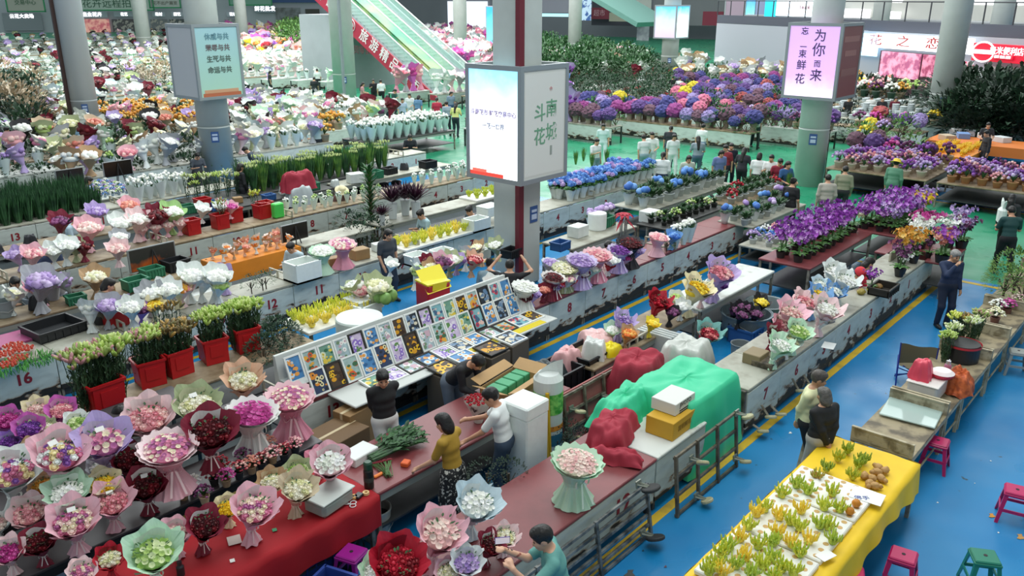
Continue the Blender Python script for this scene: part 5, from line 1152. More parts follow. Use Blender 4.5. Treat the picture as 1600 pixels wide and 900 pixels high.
fillq([21.4, 25.2, 10.3, 11.3], .83, .36, F(lambda k: potted('red' if k % 7 == 3 else None, k % 3, 1, '#c3cccb', k % 7 != 3), 'potted_plant', 'leafy pot plant in pale sleeve left of the orchids', 'plant', .83, .5, 'leafy pot plants left of the orchids'))
fillq([18.0, 21.0, 10.6, 11.3], .83, .33, F(lambda k: potted('green' if k % 5 == 1 else None, k % 3, 1, '#3a3f3a', k % 5 != 1), 'potted_plant', 'low dark potted greens in the tray above number 5', 'plant', .83, .36, 'low potted greens above number 5'))
fillq([19.3, 22.8, 9.0, 9.9], .83, .34, F(lambda k: hydrangea(('blue', 'lilac')[k % 2], k % 3, 1) if k % 3 == 0 else potted(None, k % 3, 1, '#b9c2c0', True), 'hydrangea', 'small green or blue pot left of the orchids', 'hydrangea', .83, .5, 'mixed small hydrangeas by the aisle'))
for i, (px, py) in enumerate([(900, 245), (912, 240), (925, 248), (940, 250), (948, 242), (1260, 282), (1272, 285)]): X(blades(i % 4, None, 0, False), 'conifer_pot', 'bright green feathery tuft %s' % ('behind the hydrangeas' if i < 5 else 'beside the aisle right of the white shirted visitor'), 'plant', px, py, .55, .83, .5, group='bright green tufts')
# ---- orchids
GO = 'potted orchids'
def orch_rows(c, col, nm, s=.33, z=.83, h=.88, lod=0): fillq(c, z, s, F(lambda k: orchid(col if isinstance(col, str) else col[k % len(col)], k % 3, lod), 'potted_orchid', nm, 'orchid', z, h, nm))
orch_rows([17.3, 20.9, 6.6, 7.5], 'violet', 'violet orchid on the maroon table in the crowded row')
orch_rows([21.1, 23.7, 5.9, 6.9], ('violet', 'violet', 'lilac'), 'violet orchid in the back rows of the big orchid stand')
for i, (px, py, c) in enumerate([(1425, 312, 'lilac'), (1442, 315, 'violet'), (1468, 310, 'yellow'), (1478, 314, 'yellow'), (1452, 335, 'magenta'), (1466, 332, 'magenta'), (1440, 338, 'magenta'), (1505, 328, 'lilac'), (1520, 335, 'lilac'), (1437, 350, 'white'), (1446, 345, 'white'), (1488, 345, 'white'), (1424, 362, 'gold'), (1434, 366, 'gold'), (1416, 366, 'gold'), (1468, 370, 'salmon'), (1482, 362, 'violet'), (1530, 345, 'plum'), (1492, 368, 'violet'), (1440, 390, 'plum'), (1432, 402, 'white'), (1365, 425, 'violet'), (1502, 350, 'plum'), (1455, 375, 'plum'), (1330, 330, 'cream'), (1342, 328, 'white')]):
    X(orchid(c, i % 3, 0), 'potted_orchid', '%s orchid on the big orchid stand by the green aisle' % c, 'orchid', px, py, .88 if i < 20 else .55, .83, .75, group=None)
fillq([18.7, 20.2, 8.0, 8.8], .6, .34, F(lambda k: potted(('lilac', 'blue', 'white', 'pink')[k % 4], k % 3, 1, '#c9cfcf'), 'potted_plant', 'small mixed pot left of the orchid table', 'plant', .6, .4, 'small mixed pots left of the orchid table'))
# ---- lilac pots on the far right tables
fillq([28.8, 31.3, 7.5, 10.6], .8, .42, F(lambda k: potted(('lilac', 'purple', 'violet', 'lilac', 'plum', 'pink')[k % 6], k % 3, 1, '#d9cfc0'), 'potted_flowers', 'lilac and purple flower pot behind the orchids', 'flower pot', .8, .62, 'lilac flower pots behind the orchids'))
fillq([28.8, 31.3, 4.4, 7.0], .8, .42, F(lambda k: potted(('lilac', 'purple', 'plum', 'pink')[k % 4], k % 3, 1, '#c08f62'), 'potted_flowers', 'lilac flower pot on the rightmost trestle table', 'flower pot', .8, .62, 'lilac flower pots at the right edge'))
# ---- plants at the right edge and lilies on the benches
for i, (px, py, h) in enumerate([(1590, 425, 1.0), (1572, 442, .8), (1602, 450, .9)]): X(bush(i, '#7fa04a', '#3f6d33', 420, .085), 'green_shrub', 'fresh green potted shrub at the right edge, %s of the three' % ['topmost', 'leftmost', 'lowest'][i], 'shrub', px, py, h, .6, .5)
for i, (px, py) in enumerate([(1490, 520), (1505, 505), (1520, 512), (1480, 535), (1530, 500), (1475, 500)]): X(lilybunch(('white', 'brown', 'white', 'green', 'pink', 'yellow')[i], i), 'lily_bunch', '%s lily bunch in the black tub on the benches' % ('white', 'brown', 'pale', 'green', 'pinkish', 'yellowish')[i], 'lilies', px, py, .62, .62, .6)
for i, (px, py) in enumerate([(1556, 492), (1575, 478), (1592, 470), (1560, 478)]): X(potted(('cream', 'magenta', 'pale pink', 'white')[i], i % 3, 0, '#6f4a40'), 'potted_flowers', '%s flowers in a brown terracotta pot on the benches' % ('cream', 'magenta', 'pale pink', 'white')[i], 'flower pot', px, py, .36, .6, .5)
# ---- cordylines
def cordy(col, col2, n=70, tall=False):
    g = MB(); r = random.Random(3)
    for i in range(n):
        a = i * 2.4; t = i / n
        if tall: leaf(g, (0, 0, .12 + .8 * t), (math.cos(a), math.sin(a), .5 + t), .22 * (1.1 - .3 * t), .04, droop=.4)
        else: leaf(g, (.03 * math.cos(a), .03 * math.sin(a), .45), (math.cos(a) * (.3 + t), math.sin(a) * (.3 + t), .9 - .4 * t), .5, .06, droop=.15, seg=4)
    s = MB(); s.tube([(0, 0, 0), (0, 0, .9 if tall else .5)], .02, 6)
    if not tall: s.lathe([(.10, 0), (.13, .42)], 12)
    return [('leaves', g.data('leaves', mat(col, .45, h2=col2, ns=6)), None), ('stem', s.data('stem', mat('#6a5a44' if tall else '#c9d0d2')), None)]
CG = cordy('#3f7a3a', '#1d4224', 110, True); CP = cordy('#4a1f38', '#2a1226', 60)
X(CG, 'dracaena', 'tall narrow dark green leaf column left of the purple cordyline', 'plant', 578, 300, 2.2, .0, .65); 
for px, py in [(612, 300), (632, 295), (650, 298)]: X(CP, 'cordyline', 'dark purple sword leaved bunch in the big fan near number 7', 'plant', px, py, 1.0, .83, .72, group='purple cordyline bunches')
for i, (px, py) in enumerate([(545, 352), (565, 358), (580, 345), (560, 372), (590, 365)]): X(bush(i, '#1f4a2c', '#12301f', 200, .13), 'leafy_plant', 'low dark glossy leafy plant under the dracaena', 'plant', px, py, .8, .2, .5, group='dark leafy plants under the dracaena')
X(CP, 'cordyline', 'low dark purple leaves beside the seated woman', 'plant', 610, 345, .6, .83, .4)
for i, (px, py) in enumerate([(405, 452), (425, 448), (415, 440)]): X(bush(i, '#4a6a44', '#20382a', 160, .1), 'leafy_bunch', 'loose dark green foliage heap near number 12', 'plant', px, py, .4, .83, .4, group='foliage heap near number 12')
for i, (px, py) in enumerate([(760, 745), (795, 745), (885, 680), (905, 690), (870, 686)]): X(bush(i, '#24402c', '#162a1c', 240, .08), 'foliage_bunch', 'dark trimmed foliage bunch on the floor %s' % ('behind the mustard clad woman' if i < 2 else 'below the upturned maroon cart'), 'plant', px, py, .5, .1 if i > 1 else .5, .5, group='trimmed foliage bunches')
# ---- fingered citrons
def citron(px, py, z, h, col, col2, k, lb, grp): X(citrus(k % 5, col, col2), 'fingered_citron', lb, 'fruit', px, py, h, z, .4, group=grp)

def near_b(pool, where): return lambda k: bouquet(*pool[k % len(pool)], 'rose', 20, k % 3, 1)
for (r_, pool, wh) in [([2.6, 6.1, 18.85, 19.5], [('white', 'white'), ('kraft', 'cream'), ('lilac', 'lilac'), ('sage', 'white')], 'at the left end of the fourth row'), ([5.1, 8.2, 14.15, 14.8], [('white', 'white'), ('lilac', 'plum'), ('grey', 'white'), ('cream', 'gold')], 'behind the tall lilies'), ([2.8, 6.6, 16.2, 16.8], [('white', 'cream'), ('pink', 'pink'), ('grey', 'lilac')], 'on the weathered back counter'), ([9.8, 13.4, 11.7, 12.2], [('sage', 'white'), ('white', 'green'), ('kraft', 'cream')], 'behind the picture stand')]:
    fillq(r_, .83, .48, F(near_b(pool, wh), 'bouquet', 'small paper bouquet ' + wh, 'bouquet', .83, .45, 'small bouquets ' + wh))
for i, (px, py, h) in enumerate([(1490, 222, 2.2), (1510, 215, 2.4), (1532, 220, 2.5), (1556, 218, 2.6), (1580, 222, 2.6), (1600, 225, 2.6), (1500, 236, 1.9), (1524, 238, 1.9), (1550, 236, 2.0), (1575, 240, 2.0), (1598, 242, 2.0)]): X(bush(i % 3, '#1f3a28', '#12241a', 420, .17), 'potted_tree', 'dark leafy potted tree in the thicket under the red sign', 'tree', px, py, h, .0, .0)
for i, (px, py) in enumerate([(1318, 172), (1352, 176), (1362, 180), (1385, 172), (1398, 178), (1410, 182), (1422, 178), (1434, 186), (1446, 184)]): X([('stack', CUPS, None)], 'pot_stack', 'stack of pale grey plastic pots before the flower shop', 'pots', px, py, 1.0, .3, .5)
for i, (px, py, c) in enumerate([(1340, 118, 'gold'), (1352, 114, 'yellow'), (1346, 124, 'gold'), (1368, 122, 'white'), (1382, 112, 'white'), (1396, 106, 'pale pink'), (1408, 112, 'yellow'), (1388, 126, 'salmon'), (1402, 124, 'pink'), (1420, 118, 'pale pink'), (1432, 122, 'lilac'), (1446, 124, 'pink'), (1370, 136, 'plum'), (1412, 132, 'green'), (1432, 134, 'green'), (1394, 138, 'white'), (1352, 134, 'white'), (1450, 134, 'pink')]): X(potted(c, i % 3, 1, '#5a6a60'), 'potted_flowers', '%s flowers banked in front of the flower shop' % c, 'flower pot', px, py, 1.0, .9, .6)
for i, (px, py) in enumerate([(1345, 148), (1375, 150), (1405, 150), (1435, 152)]): p = at(px, py, .5); b = MB(); b.box((0, 0, .45), (1.2, .8, .9), bev=.03); tag(ob('plant_stand', b.data('plant_stand', mat('#2c3a34')), None, (p[0], p[1], 0), -.9), 'dark green plant stand before the flower shop', 'stand')
# ============================================================= TABLES, CARTS, BOXES AND OTHER GOODS
def TQ(c, z, top, label, name='trestle_table', pad=.0, apron='#8f958e'):
    w = [at(x, y, z) for x, y in c] if isinstance(c[0], tuple) else [(c[0], c[2]), (c[1], c[3])]; xs = [q[0] for q in w]; ys = [q[1] for q in w]
    return back_counter(min(xs) - pad, max(xs) + pad, min(ys) - pad, max(ys) + pad, top, label, z, name, apron)
def box3(name, label, cat, c, d, m, rz=0, bev=.01, group=None):
    b = MB(); b.box((0, 0, d[2] / 2), d, bev=bev); return tag(ob(name, b.data(name, m), None, c, rz), label, cat, group)
ORG = mat('#e08a24', .6, noise=.08, ns=3); REDC = mat('#a50f1c', .8, noise=.12, ns=2, bump=.3)
back_counter(5.35, 9.15, 6.83, 7.88, 'maroon', 'maroon work table where people wrap flowers')
back_counter(1.0, 5.32, 6.83, 7.88, 'grey', 'long table underneath the red cloth', z=.79)
q = MB(); X0, X1, Y0, Y1 = .95, 5.36, 6.79, 7.92
def rc(u, v):
    x = X0 + (X1 - X0) * u
    if v < .25: t = v / .25; return (x, Y0 - .02 - .015 * math.sin(u * 55), .80 - .42 * (1 - t) + .02 * math.sin(u * 9) * (1 - t) + .02)
    t = (v - .25) / .75; return (x, Y0 + (Y1 - Y0) * t, .828 + .004 * math.sin(u * 31 + t * 12) + .01 * max(0, math.sin(u * 17 + 3 * t)) ** 6)
q.grid(rc, 120, 24); q.grid(lambda u, v: (X1 + .012 * math.sin(u * 20), Y0 + (Y1 - Y0) * u, .828 - .36 * v), 20, 3)
tag(ob('red_cloth', q.data('red_cloth', REDC, True)), 'bright red cloth covering the long flower table', 'tablecloth')
# the numbered cart top near the bottom edge
def cart_counter(X0, X1, top, num, label):
    W_, D = X1 - X0, 1.08; cx = (X0 + X1) / 2; parts = []
    t = MB(); t.box((0, D / 2, .80), (W_, D, .045), bev=.01); parts.append(('worktop', t.data('worktop', top), None))
    f = MB(); f.box((0, .03, .46), (W_ - .02, .03, .60)); f.box((W_ / 2 - .015, D / 2, .46), (.03, D - .05, .6)); parts.append(('front_panel', f.data('front_panel', PEELS[0]), None))
    for s in (-1, 1):
        for y in (.08, D - .08): l = MB(); l.box((s * (W_ / 2 - .05), y, .09), (.06, .06, .18)); parts.append(('foot', l.data('foot', DIRON), None))
    if num: tm = stand(text_mesh(num, .36, NUMRED, .002, .01)); tm.transform(Matrix.Translation((W_ / 2 - .75, .008, .48))); parts.append(('number', tm, None, 'red painted number %s' % num))
    place(parts, 'market_counter', label, 'counter', (cx, 4.76, 0))
cart_counter(3.3, 8.25, TOPS['maroon'], '12', 'long maroon topped counter with red number 12 near the bottom edge')
cart_counter(8.27, 9.55, TOPS['white'], None, 'stained cream counter beneath the yellow carton and green sheet')
RUB = mat('#2b2d2e', .7); WHL = mat('#b5b08c', .5, noise=.15, ns=8)
def caster(mb_f, mb_w, c, axis, r=.085):
    """fork plate and wheel; axis: wheel axle direction"""
    a = np.array(axis, float); R = upto(a); prof = [(r * .35, -.022), (r * .9, -.024), (r, -.014), (r, .014), (r * .9, .024), (r * .35, .022)]
    mb_w.lathe(prof, 20, c, R=R, cap=True)
    mb_f.box(np.array(c) + a * .035, (.03, .03, .03), R); 
def folded_cart(X0, X1, Y, h, panel, frame, wheels, label, lean=.12, wr=.085, base=0, wheelc=WHL, nbar=4, fork_c=None):
    """platform cart stood on its edge, underside with frame and casters towards -y"""
    W_ = X1 - X0; parts = []
    if panel: p = MB(); p.box((W_ / 2, .035, h / 2), (W_, .03, h)); parts.append(('platform', p.data('platform', panel), None))
    f = MB()
    for z in np.linspace(.03, h - .03, nbar): f.box((W_ / 2, -.01, z), (W_, .035, .035))
    for x in np.linspace(.03, W_ - .03, 4): f.box((x, -.02, h / 2), (.04, .04, h))
    parts.append(('frame', f.data('frame', frame), None))
    for (u, v, ax) in wheels:
        fk = MB(); wl = MB(); x, z = u * W_, v * h; fk.box((x, -.045, z), (.10, .02, .09)); fk.tube([(x - .03, -.05, z), (x + .01, -.17, z - .02)], .014, 5); fk.tube([(x + .03, -.05, z), (x + .04, -.17, z - .02)], .014, 5)
        parts.append(('caster', fk.data('caster', fork_c or mat('#8f9488', .4, metal=.5)), None)); wl.lathe([(wr * .3, -.02), (wr * .9, -.022), (wr, -.012), (wr, .012), (wr * .9, .022), (wr * .3, .02)], 20, (x + .02, -.17 - wr * .3, z - .03), R=upto(ax)); parts.append(('wheel', wl.data('wheel', wheelc), len(parts) - 1))
    root = place(parts, 'platform_cart', label, 'cart', (X0, Y, base)); root.rotation_euler = (-lean, 0, 0); return root
folded_cart(8.78, 10.35, 6.62, .86, mat('#a15f5c', .6, noise=.1, ns=3), mat('#7d7466', .5, h2='#4f463a', ns=6), [(.10, .72, (.3, 0, 1)), (.05, .22, (1, .3, .3)), (.93, .86, (0, .4, 1)), (.95, .22, (.2, 0, 1)), (.62, .62, (.5, 0, 1)), (.62, .05, (0, .3, 1))], 'dull pink platform cart stood on edge below the black crates', lean=.14)
folded_cart(8.35, 10.05, 4.50, .88, None, mat('#4d463c', .5, h2='#6f6656', ns=6), [(.22, .80, (.5, .3, .8)), (.28, .12, (0, .4, 1)), (.97, .98, (0, .3, 1)), (.93, .22, (.3, .2, 1))], 'upturned cart frame with casters leaning on the green sheet', lean=.10)
folded_cart(4.6, 7.85, 4.55, .72, None, mat('#8d8f8c', .45, metal=.4, h2='#4a4c4c', ns=6), [(.93, 1.12, (0, .2, 1)), (.93, .2, (.2, .2, 1))], 'long grey upturned cart frame leaning on the number 12 counter', lean=.16, wr=.12, wheelc=RUB, nbar=6)
for i, (px, py, h_) in enumerate([(1168, 655, .3), (1190, 675, .05), (1205, 648, .12), (1225, 620, .35), (1245, 606, .25), (1145, 750, 0)]):
    if i == 5: continue
    p = at(px, py, .1); f = MB(); w_ = MB(); f.tube([(0, .12, .12 + h_), (.0, 0, .10 + h_ * .6)], .02, 5); w_.lathe([(.03, -.02), (.08, -.022), (.09, -.012), (.09, .012), (.08, .022), (.03, .02)], 18, (0, -.05, .09 + h_ * .6), R=upto((.3, .3, 1)))
    place([('fork', f.data('fork', IRON), None), ('wheel', w_.data('wheel', WHL), 0)], 'caster_wheel', 'cream caster wheel of the tipped cart legs by the peeling counter', 'wheel', (p[0], 4.62, 0), 0, group='caster wheels by the peeling counter')
box3('dark_bed', 'dark board closing the end of the peeling counter beside the green sheet', 'board', (10.75, 5.22, 0), (.06, .9, .84), mat('#6b6455', .6, h2='#3f3a32', ns=5))
# fabric heaps
def heap(W_, D, Hh, seed, m, name, label, cat, loc, rz=0, flat=.55, fold=.12, corner=.0):
    r = random.Random(seed); ph = [r.random() * 6 for _ in range(6)]; b = MB()
    def fn(u, v):
        th = u * 2 * PI; c, s = math.cos(th), math.sin(th); sq = 1 / max(abs(c), abs(s)) ** (.75); edge = v ** .8
        fo = (math.sin(th * 5 + ph[0] + 3 * v) + .6 * math.sin(th * 9 + ph[1] - 4 * v) + .5 * math.sin(th * 14 + ph[2])) * fold
        R = edge * (1 + fo * v * .5) * sq * .5; z = Hh * (1 - (max(0, v - flat) / (1 - flat)) ** 1.6) + Hh * fold * .9 * (math.sin(th * 3 + ph[3] + v * 7) * .5 + .5 * math.sin(th * 7 + ph[4]) + .4 * math.sin(v * 11 + ph[5])) * (.3 + v) * (1 - v * .6)
        x_, y_ = W_ * R * c, D * R * s; wr = noise.noise((x_ * 5 + seed, y_ * 5, z * 5)) * .5 + noise.noise((x_ * 12 + seed, y_ * 12, z * 9)) * .25
        return (x_ * (1 + fold * 1.5 * wr * v), y_ * (1 + fold * 1.5 * wr * v), max(.004, z + wr * fold * 1.1 * (1 - v * .5)))
    b.grid(fn, 72, 18, 0, True); return tag(ob(name, b.data(name, m, True), None, loc, rz), label, cat)
GS = mat('#35c492', .55, noise=.05, ns=2, bump=.25); DR = mat('#a02a3c', .8, noise=.15, ns=3, bump=.4)
heap(1.75, 1.25, 1.16, 4, GS, 'green_sheet', 'bright green plastic sheet thrown over a loaded cart', 'sheet', (9.95, 5.35, .02), .0, .80, .045)
heap(1.3, .6, .36, 11, GS, 'green_sheet', 'trailing left corner of green sheet beside the yellow carton', 'sheet', (8.95, 5.75, .81), .1, .45, .14)
heap(.95, .8, .62, 5, DR, 'red_cloth_bundle', 'crumpled dark red cloth bundle left of the white sheet', 'cloth', (10.35, 6.45, .45), .2, .62, .10)
heap(.95, .55, .30, 8, DR, 'red_cloth_bundle', 'dark red cloth thrown on the maroon counter by the mint bouquet', 'cloth', (8.3, 5.5, .825), .3, .6, .13)
heap(.3, .7, .14, 9, DR, 'red_cloth_bundle', 'trailing sleeve of dark red cloth nearest the mint bouquet', 'cloth', (7.85, 5.15, .825), .4, .6, .16)
heap(1.0, .8, .75, 12, mat('#c6c9c2', .5, noise=.1, ns=3, bump=.4), 'plastic_sheet', 'pale grey plastic sheet heaped right of the red bundle', 'sheet', (11.35, 6.15, .3), 0, .6, .11)
box3('pallet_box', 'hidden grey crate under the red bundle', 'crate', (10.35, 6.45, 0), (.7, .6, .5), DIRON); box3('pallet_box', 'grey crate under the pale plastic sheet', 'crate', (11.35, 6.15, 0), (.8, .6, .45), DIRON)
KR = mat('#b08d5e', .7, noise=.06, ns=3)
def carton(name, label, c, d, m, rz=0, tape=None, marks=None, open_=False):
    parts = []; b = MB()
    if open_:
        t = .012
        b.box((0, 0, t / 2), (d[0], d[1], t))
        for s in (-1, 1): b.box((0, s * (d[1] / 2 - t / 2), d[2] / 2), (d[0], t, d[2])); b.box((s * (d[0] / 2 - t / 2), 0, d[2] / 2), (t, d[1], d[2]))
        fl_ = MB(); 
        for s in (-1, 1):
            fl_.box((0, s * (d[1] / 2 + d[1] * .16), d[2] + .06), (d[0], d[1] * .36, .008), rotx(s * .35)); fl_.box((s * (d[0] / 2 + d[0] * .10), 0, d[2] + .05), (d[0] * .26, d[1], .008), roty(-s * .45))
        parts = [('box', b.data('box', m), None), ('flaps', fl_.data('flaps', m), None)]
    else:
        b.box((0, 0, d[2] / 2), d, bev=.006); parts = [('box', b.data('box', m), None)]
        if tape: t = MB(); t.box((0, 0, d[2] + .001), (d[0] * 1.002, .05, .003)); t.box((d[0] / 2 + .001, 0, d[2] * .85), (.003, .05, d[2] * .3)); t.box((-d[0] / 2 - .001, 0, d[2] * .85), (.003, .05, d[2] * .3)); parts.append(('tape', t.data('tape', mat(tape, .3)), None))
    if marks:
        for (txt, sz, u, v, col) in marks: tm = stand(text_mesh(txt, sz, mat(col), .0015)); tm.transform(Matrix.Translation((u * d[0], -d[1] / 2 - .003, v * d[2]))); parts.append(('lettering', tm, None))
    return place(parts, name, label, 'box', c, rz)
carton('carton', 'mustard yellow carton under the printed white carton', (9.05, 5.05, .825), (.62, .42, .26), mat('#c79a24', .6, noise=.05, ns=3), .02, marks=[('昆明鲜花', .09, 0, .5, '#8a6a1c')])
carton('carton', 'white carton with black stripes on the yellow one', (9.2, 5.12, 1.09), (.52, .38, .17), mat('#d5d6d0'), .0, marks=[('JIVOTO', .09, .0, .7, '#202224'), ('▬▬▬▬▬', .06, 0, .25, '#202224'), ('▬▬▬▬▬', .06, 0, .05, '#202224')])
carton('cardboard_box', 'big brown cardboard box left of the man in the black shirt', (6.15, 8.75, 0), (.85, .6, .62), mat('#6e5436', .7, noise=.08, ns=3), .1, '#c9b894')
carton('cardboard_box', 'flattened brown carton leaning behind the big cardboard box', (6.9, 9.0, 0), (.9, .35, .72), mat('#8f7048', .7, noise=.08, ns=3), .12, '#c9b894')
carton('open_carton', 'open cardboard box of green tea boxes on the work table', (8.35, 7.35, .825), (.85, .5, .24), KR, .12, open_=True)
for i in range(4): box3('green_box', 'small green box inside the open carton', 'box', (8.08 + .21 * i, 7.38 + .025 * i, .84), (.19, .26, .22), mat('#3f9a6a', .5), .12, group='green boxes in the open carton')
carton('cardboard_box', 'flat black striped carton under the open cardboard box', (8.75, 7.12, .825), (.6, .3, .1), mat('#c9bda2'), .1, marks=[('▬▬▬▬', .05, 0, .2, '#222222'), ('▬▬▬▬', .05, 0, .6, '#222222')])
for i, (x, y, s) in enumerate([(8.35, 8.72, .45), (8.85, 8.75, .47), (9.4, 8.7, .5), (9.95, 8.75, .5)]): carton('taupe_box', 'tall taupe cardboard box standing below the framed pictures', (x, y, 0), (s, .42, .80 + .02 * (i % 2)), mat('#5f5548', .7, noise=.06, ns=3), .05 * (i - 1), None)
FOAM = mat('#e6ece8', .7, noise=.03, ns=12)
def foam_box(label, c, d, rz=0, lid=True, name='foam_box'):
    b = MB()
    if lid: b.box((0, 0, d[2] * .44), (d[0] * .97, d[1] * .97, d[2] * .88), bev=.02); l = MB(); l.box((0, 0, d[2] * .94), (d[0], d[1], d[2] * .13), bev=.02)
    else:
        t = .04; b.box((0, 0, t / 2), (d[0], d[1], t)); l = MB()
        for s in (-1, 1): b.box((0, s * (d[1] / 2 - t / 2), d[2] / 2), (d[0], t, d[2])); b.box((s * (d[0] / 2 - t / 2), 0, d[2] / 2), (t, d[1] - 2 * t, d[2])); l.box((0, s * (d[1] / 2 - t / 2), d[2] + .01), (d[0] * 1.02, t * 1.1, .03)); l.box((s * (d[0] / 2 - t / 2), 0, d[2] + .01), (t * 1.1, d[1], .03))
    return place([('box', b.data('box', FOAM), None), ('lid' if lid else 'rim', l.data('lid', FOAM), None)], name, label, 'box', c, rz)
foam_box('tall white foam box stood on end beside the yellow poles', (7.5, 6.35, 0), (.46, .46, 1.42))
def foamq(px, py, z, d, label, rz=0, lid=True): p = at(px, py, z + d[2] / 2); return foam_box(label, (p[0], p[1], z), d, rz, lid)
foamq(488, 428, .83, (.62, .5, .38), 'open white foam box on the counter left of number 10', 0, False); foamq(752, 352, .83, (.6, .45, .28), 'open white foam box left of the pillar, lower one', 0, False); foamq(765, 328, 1.0, (.6, .45, .26), 'white foam box left of the pillar, upper one')
foamq(600, 462, .83, (.62, .5, .24), 'white foam box carrying green fruit behind the pictures'); foamq(584, 488, .83, (.5, .35, .2), 'small open foam box behind the white drum', .1, False); foamq(650, 405, .83, (.5, .4, .2), 'open foam box beside the standing woman', 0, False); foamq(690, 398, .83, (.5, .4, .2), 'open foam box right of the sage bouquet', 0, False); foamq(745, 398, .83, (.5, .4, .22), 'open foam box above the pink bouquets', 0, False)
def cyl(name, label, px, py, z, r, h, m, cat='drum', hk=.5, rim=True, segs=28, loc=None, hollow=False):
    p = at(px, py, z + h * hk) if loc is None else loc; b = MB()
    if hollow: b.lathe([(r * .86, 0), (r, h), (r * 1.04, h), (r * 1.04, h - .02), (r * .97, h), (r * .94, h - .01), (r * .84, .02)], segs, cap='bottom')
    else: b.lathe([(r * .98, 0), (r, .02), (r, h - .03), (r * .96, h)], segs)
    parts = [('body', b.data('body', m, False), None)]
    if hollow: w = MB(); w.tube([(-r * 1.03, 0, h * .8), (-r * .9, -r * .75, h * .5), (0, -r * 1.15, h * .38), (r * .9, -r * .75, h * .5), (r * 1.03, 0, h * .8)], .006, 4); parts.append(('handle', w.data('handle', mat('#b9bcb8')), None))
    return place(parts, name, label, cat, (p[0], p[1], z))
cyl('white_drum', 'white drum wrapped in foam sheet behind the framed pictures', 563, 520, .5, .42, .62, mat('#dbe7e0', .6, noise=.04, ns=6)); box3('stool_box', 'dark crate under the white drum', 'crate', (*at(563, 545, .5)[:2], 0), (.7, .7, .5), DIRON)
cyl('foam_cylinder', 'white foam cylinder on the grey counter right of the pillar', 933, 345, .83, .24, .42, FOAM, 'roll')
cyl('waste_bucket', 'white paint bucket on the floor under the red cloth end', 588, 815, 0, .19, .42, mat('#b5b9b2', .5, noise=.08, ns=5), 'bucket', .5, hollow=True)
for i, (px, py, z, r) in enumerate([(597, 330, .0, .0), (72, 470, .5, .42)]):
    if r: cyl('grey_tub', 'round grey plastic tub of wrapped bundles at left', px, py, z, r, .34, mat('#8d97a2', .5), 'tub', hollow=True)
cyl('grey_tub', 'big round grey tub of black wrapped bunches by the blue aisle', 1165, 505, 0, .5, .48, mat('#7f8f96', .45), 'tub', hollow=True); cyl('grey_tub', 'second round tub behind with yellow flowers', 1196, 488, 0, .42, .46, mat('#98a4a6', .45), 'tub', hollow=True)
for px, py in [(1150, 485), (1160, 480), (1172, 482), (1182, 490), (1160, 492)]: B(px, py, 26, 'black', 'plum', 'rose', .3, 'standing in the big grey tub', lod=1)
B(1190, 472, 30, 'black', 'yellow', 'daisy', .3, 'standing in the second round tub', lod=1)
for i in range(9): X(sleeve('lilac', i % 3, '#a9adb8', 1, tall=1), 'wrapped_bunch', 'grey wrapped bundle in the round tub at left', 'bunch', 52 + (i % 5) * 10, 447 + (i // 5) * 8, .6, .7, .5, group='grey bundles in the left tub')
# plastic film roll, poles
b = MB(); b.lathe([(.2, 0), (.215, .05), (.215, 1.28), (.15, 1.36)], 24); g = MB(); g.lathe([(.219, .78), (.219, 1.1)], 24, cap=False); o = MB(); o.lathe([(.219, .52), (.219, .60)], 24, cap=False); bl = MB(); bl.lathe([(.219, .28), (.219, .46)], 24, cap=False)
tp = MB(); tp.grid(lambda u, v: (-.2 + .4 * u, -.05 + .1 * math.sin(u * 3), 1.3 + (.05 + .22 * u) * v), 6, 3)
place([('roll', b.data('roll', mat('#d3d8d4', .35)), None), ('leaf_print', g.data('leaf_print', mat('#3f9a3c', .4, h2='#8fd06a', ns=12)), None), ('orange_print', o.data('orange_print', mat('#d98a2c')), None), ('blue_band', bl.data('blue_band', mat('#2c6a86')), None), ('loose_end', tp.data('loose_end', mat('#d3d8d4', .35)), None)], 'film_roll', 'upright printed plastic roll with green leaf picture', 'roll', (8.45, 6.72, 0), -.7)
for i in range(4): b = MB(); b.tube([(0, 0, 0), (.02 * i - .03, .1, 1.0 + .05 * i)], .028, 8); tag(ob('yellow_pole', b.data('yellow_pole', mat('#c9a01c', .5)), None, (8.0 + .075 * i, 6.42 + .02 * i, 0)), 'yellow pole leaning below the printed roll', 'pole', 'yellow poles beside the foam box')
# black crates and bags
def crate(c, d, m, label, rz=0, name='crate', holes=True):
    b = MB(); t = .02; b.box((0, 0, t / 2), (d[0], d[1], t))
    for s in (-1, 1): b.box((0, s * (d[1] / 2 - t / 2), d[2] / 2), (d[0], t, d[2])); b.box((s * (d[0] / 2 - t / 2), 0, d[2] / 2), (t, d[1], d[2]))
    r = MB()
    for s in (-1, 1): r.box((0, s * d[1] / 2, d[2]), (d[0] + .04, .035, .035)); r.box((s * d[0] / 2, 0, d[2]), (.035, d[1], .035))
    for x in np.linspace(-d[0] / 2, d[0] / 2, 7): r.box((x, -d[1] / 2 - .008, d[2] * .45), (.02, .016, d[2] * .9))
    return place([('box', b.data('box', m), None), ('rim', r.data('rim', m), None)], name, label, 'crate', c, rz)
BLK = mat('#14181c', .45)
box3('cart_platform', 'low platform carrying the black crates', 'platform', (10.15, 7.4, 0), (2.7, .75, .42), DIRON)
crate((9.35, 7.4, .42), (.95, .6, .45), BLK, 'black plastic crate with dark bags, left one'); crate((10.7, 7.4, .42), (1.5, .62, .48), BLK, 'long black plastic crate full of wrapped goods')
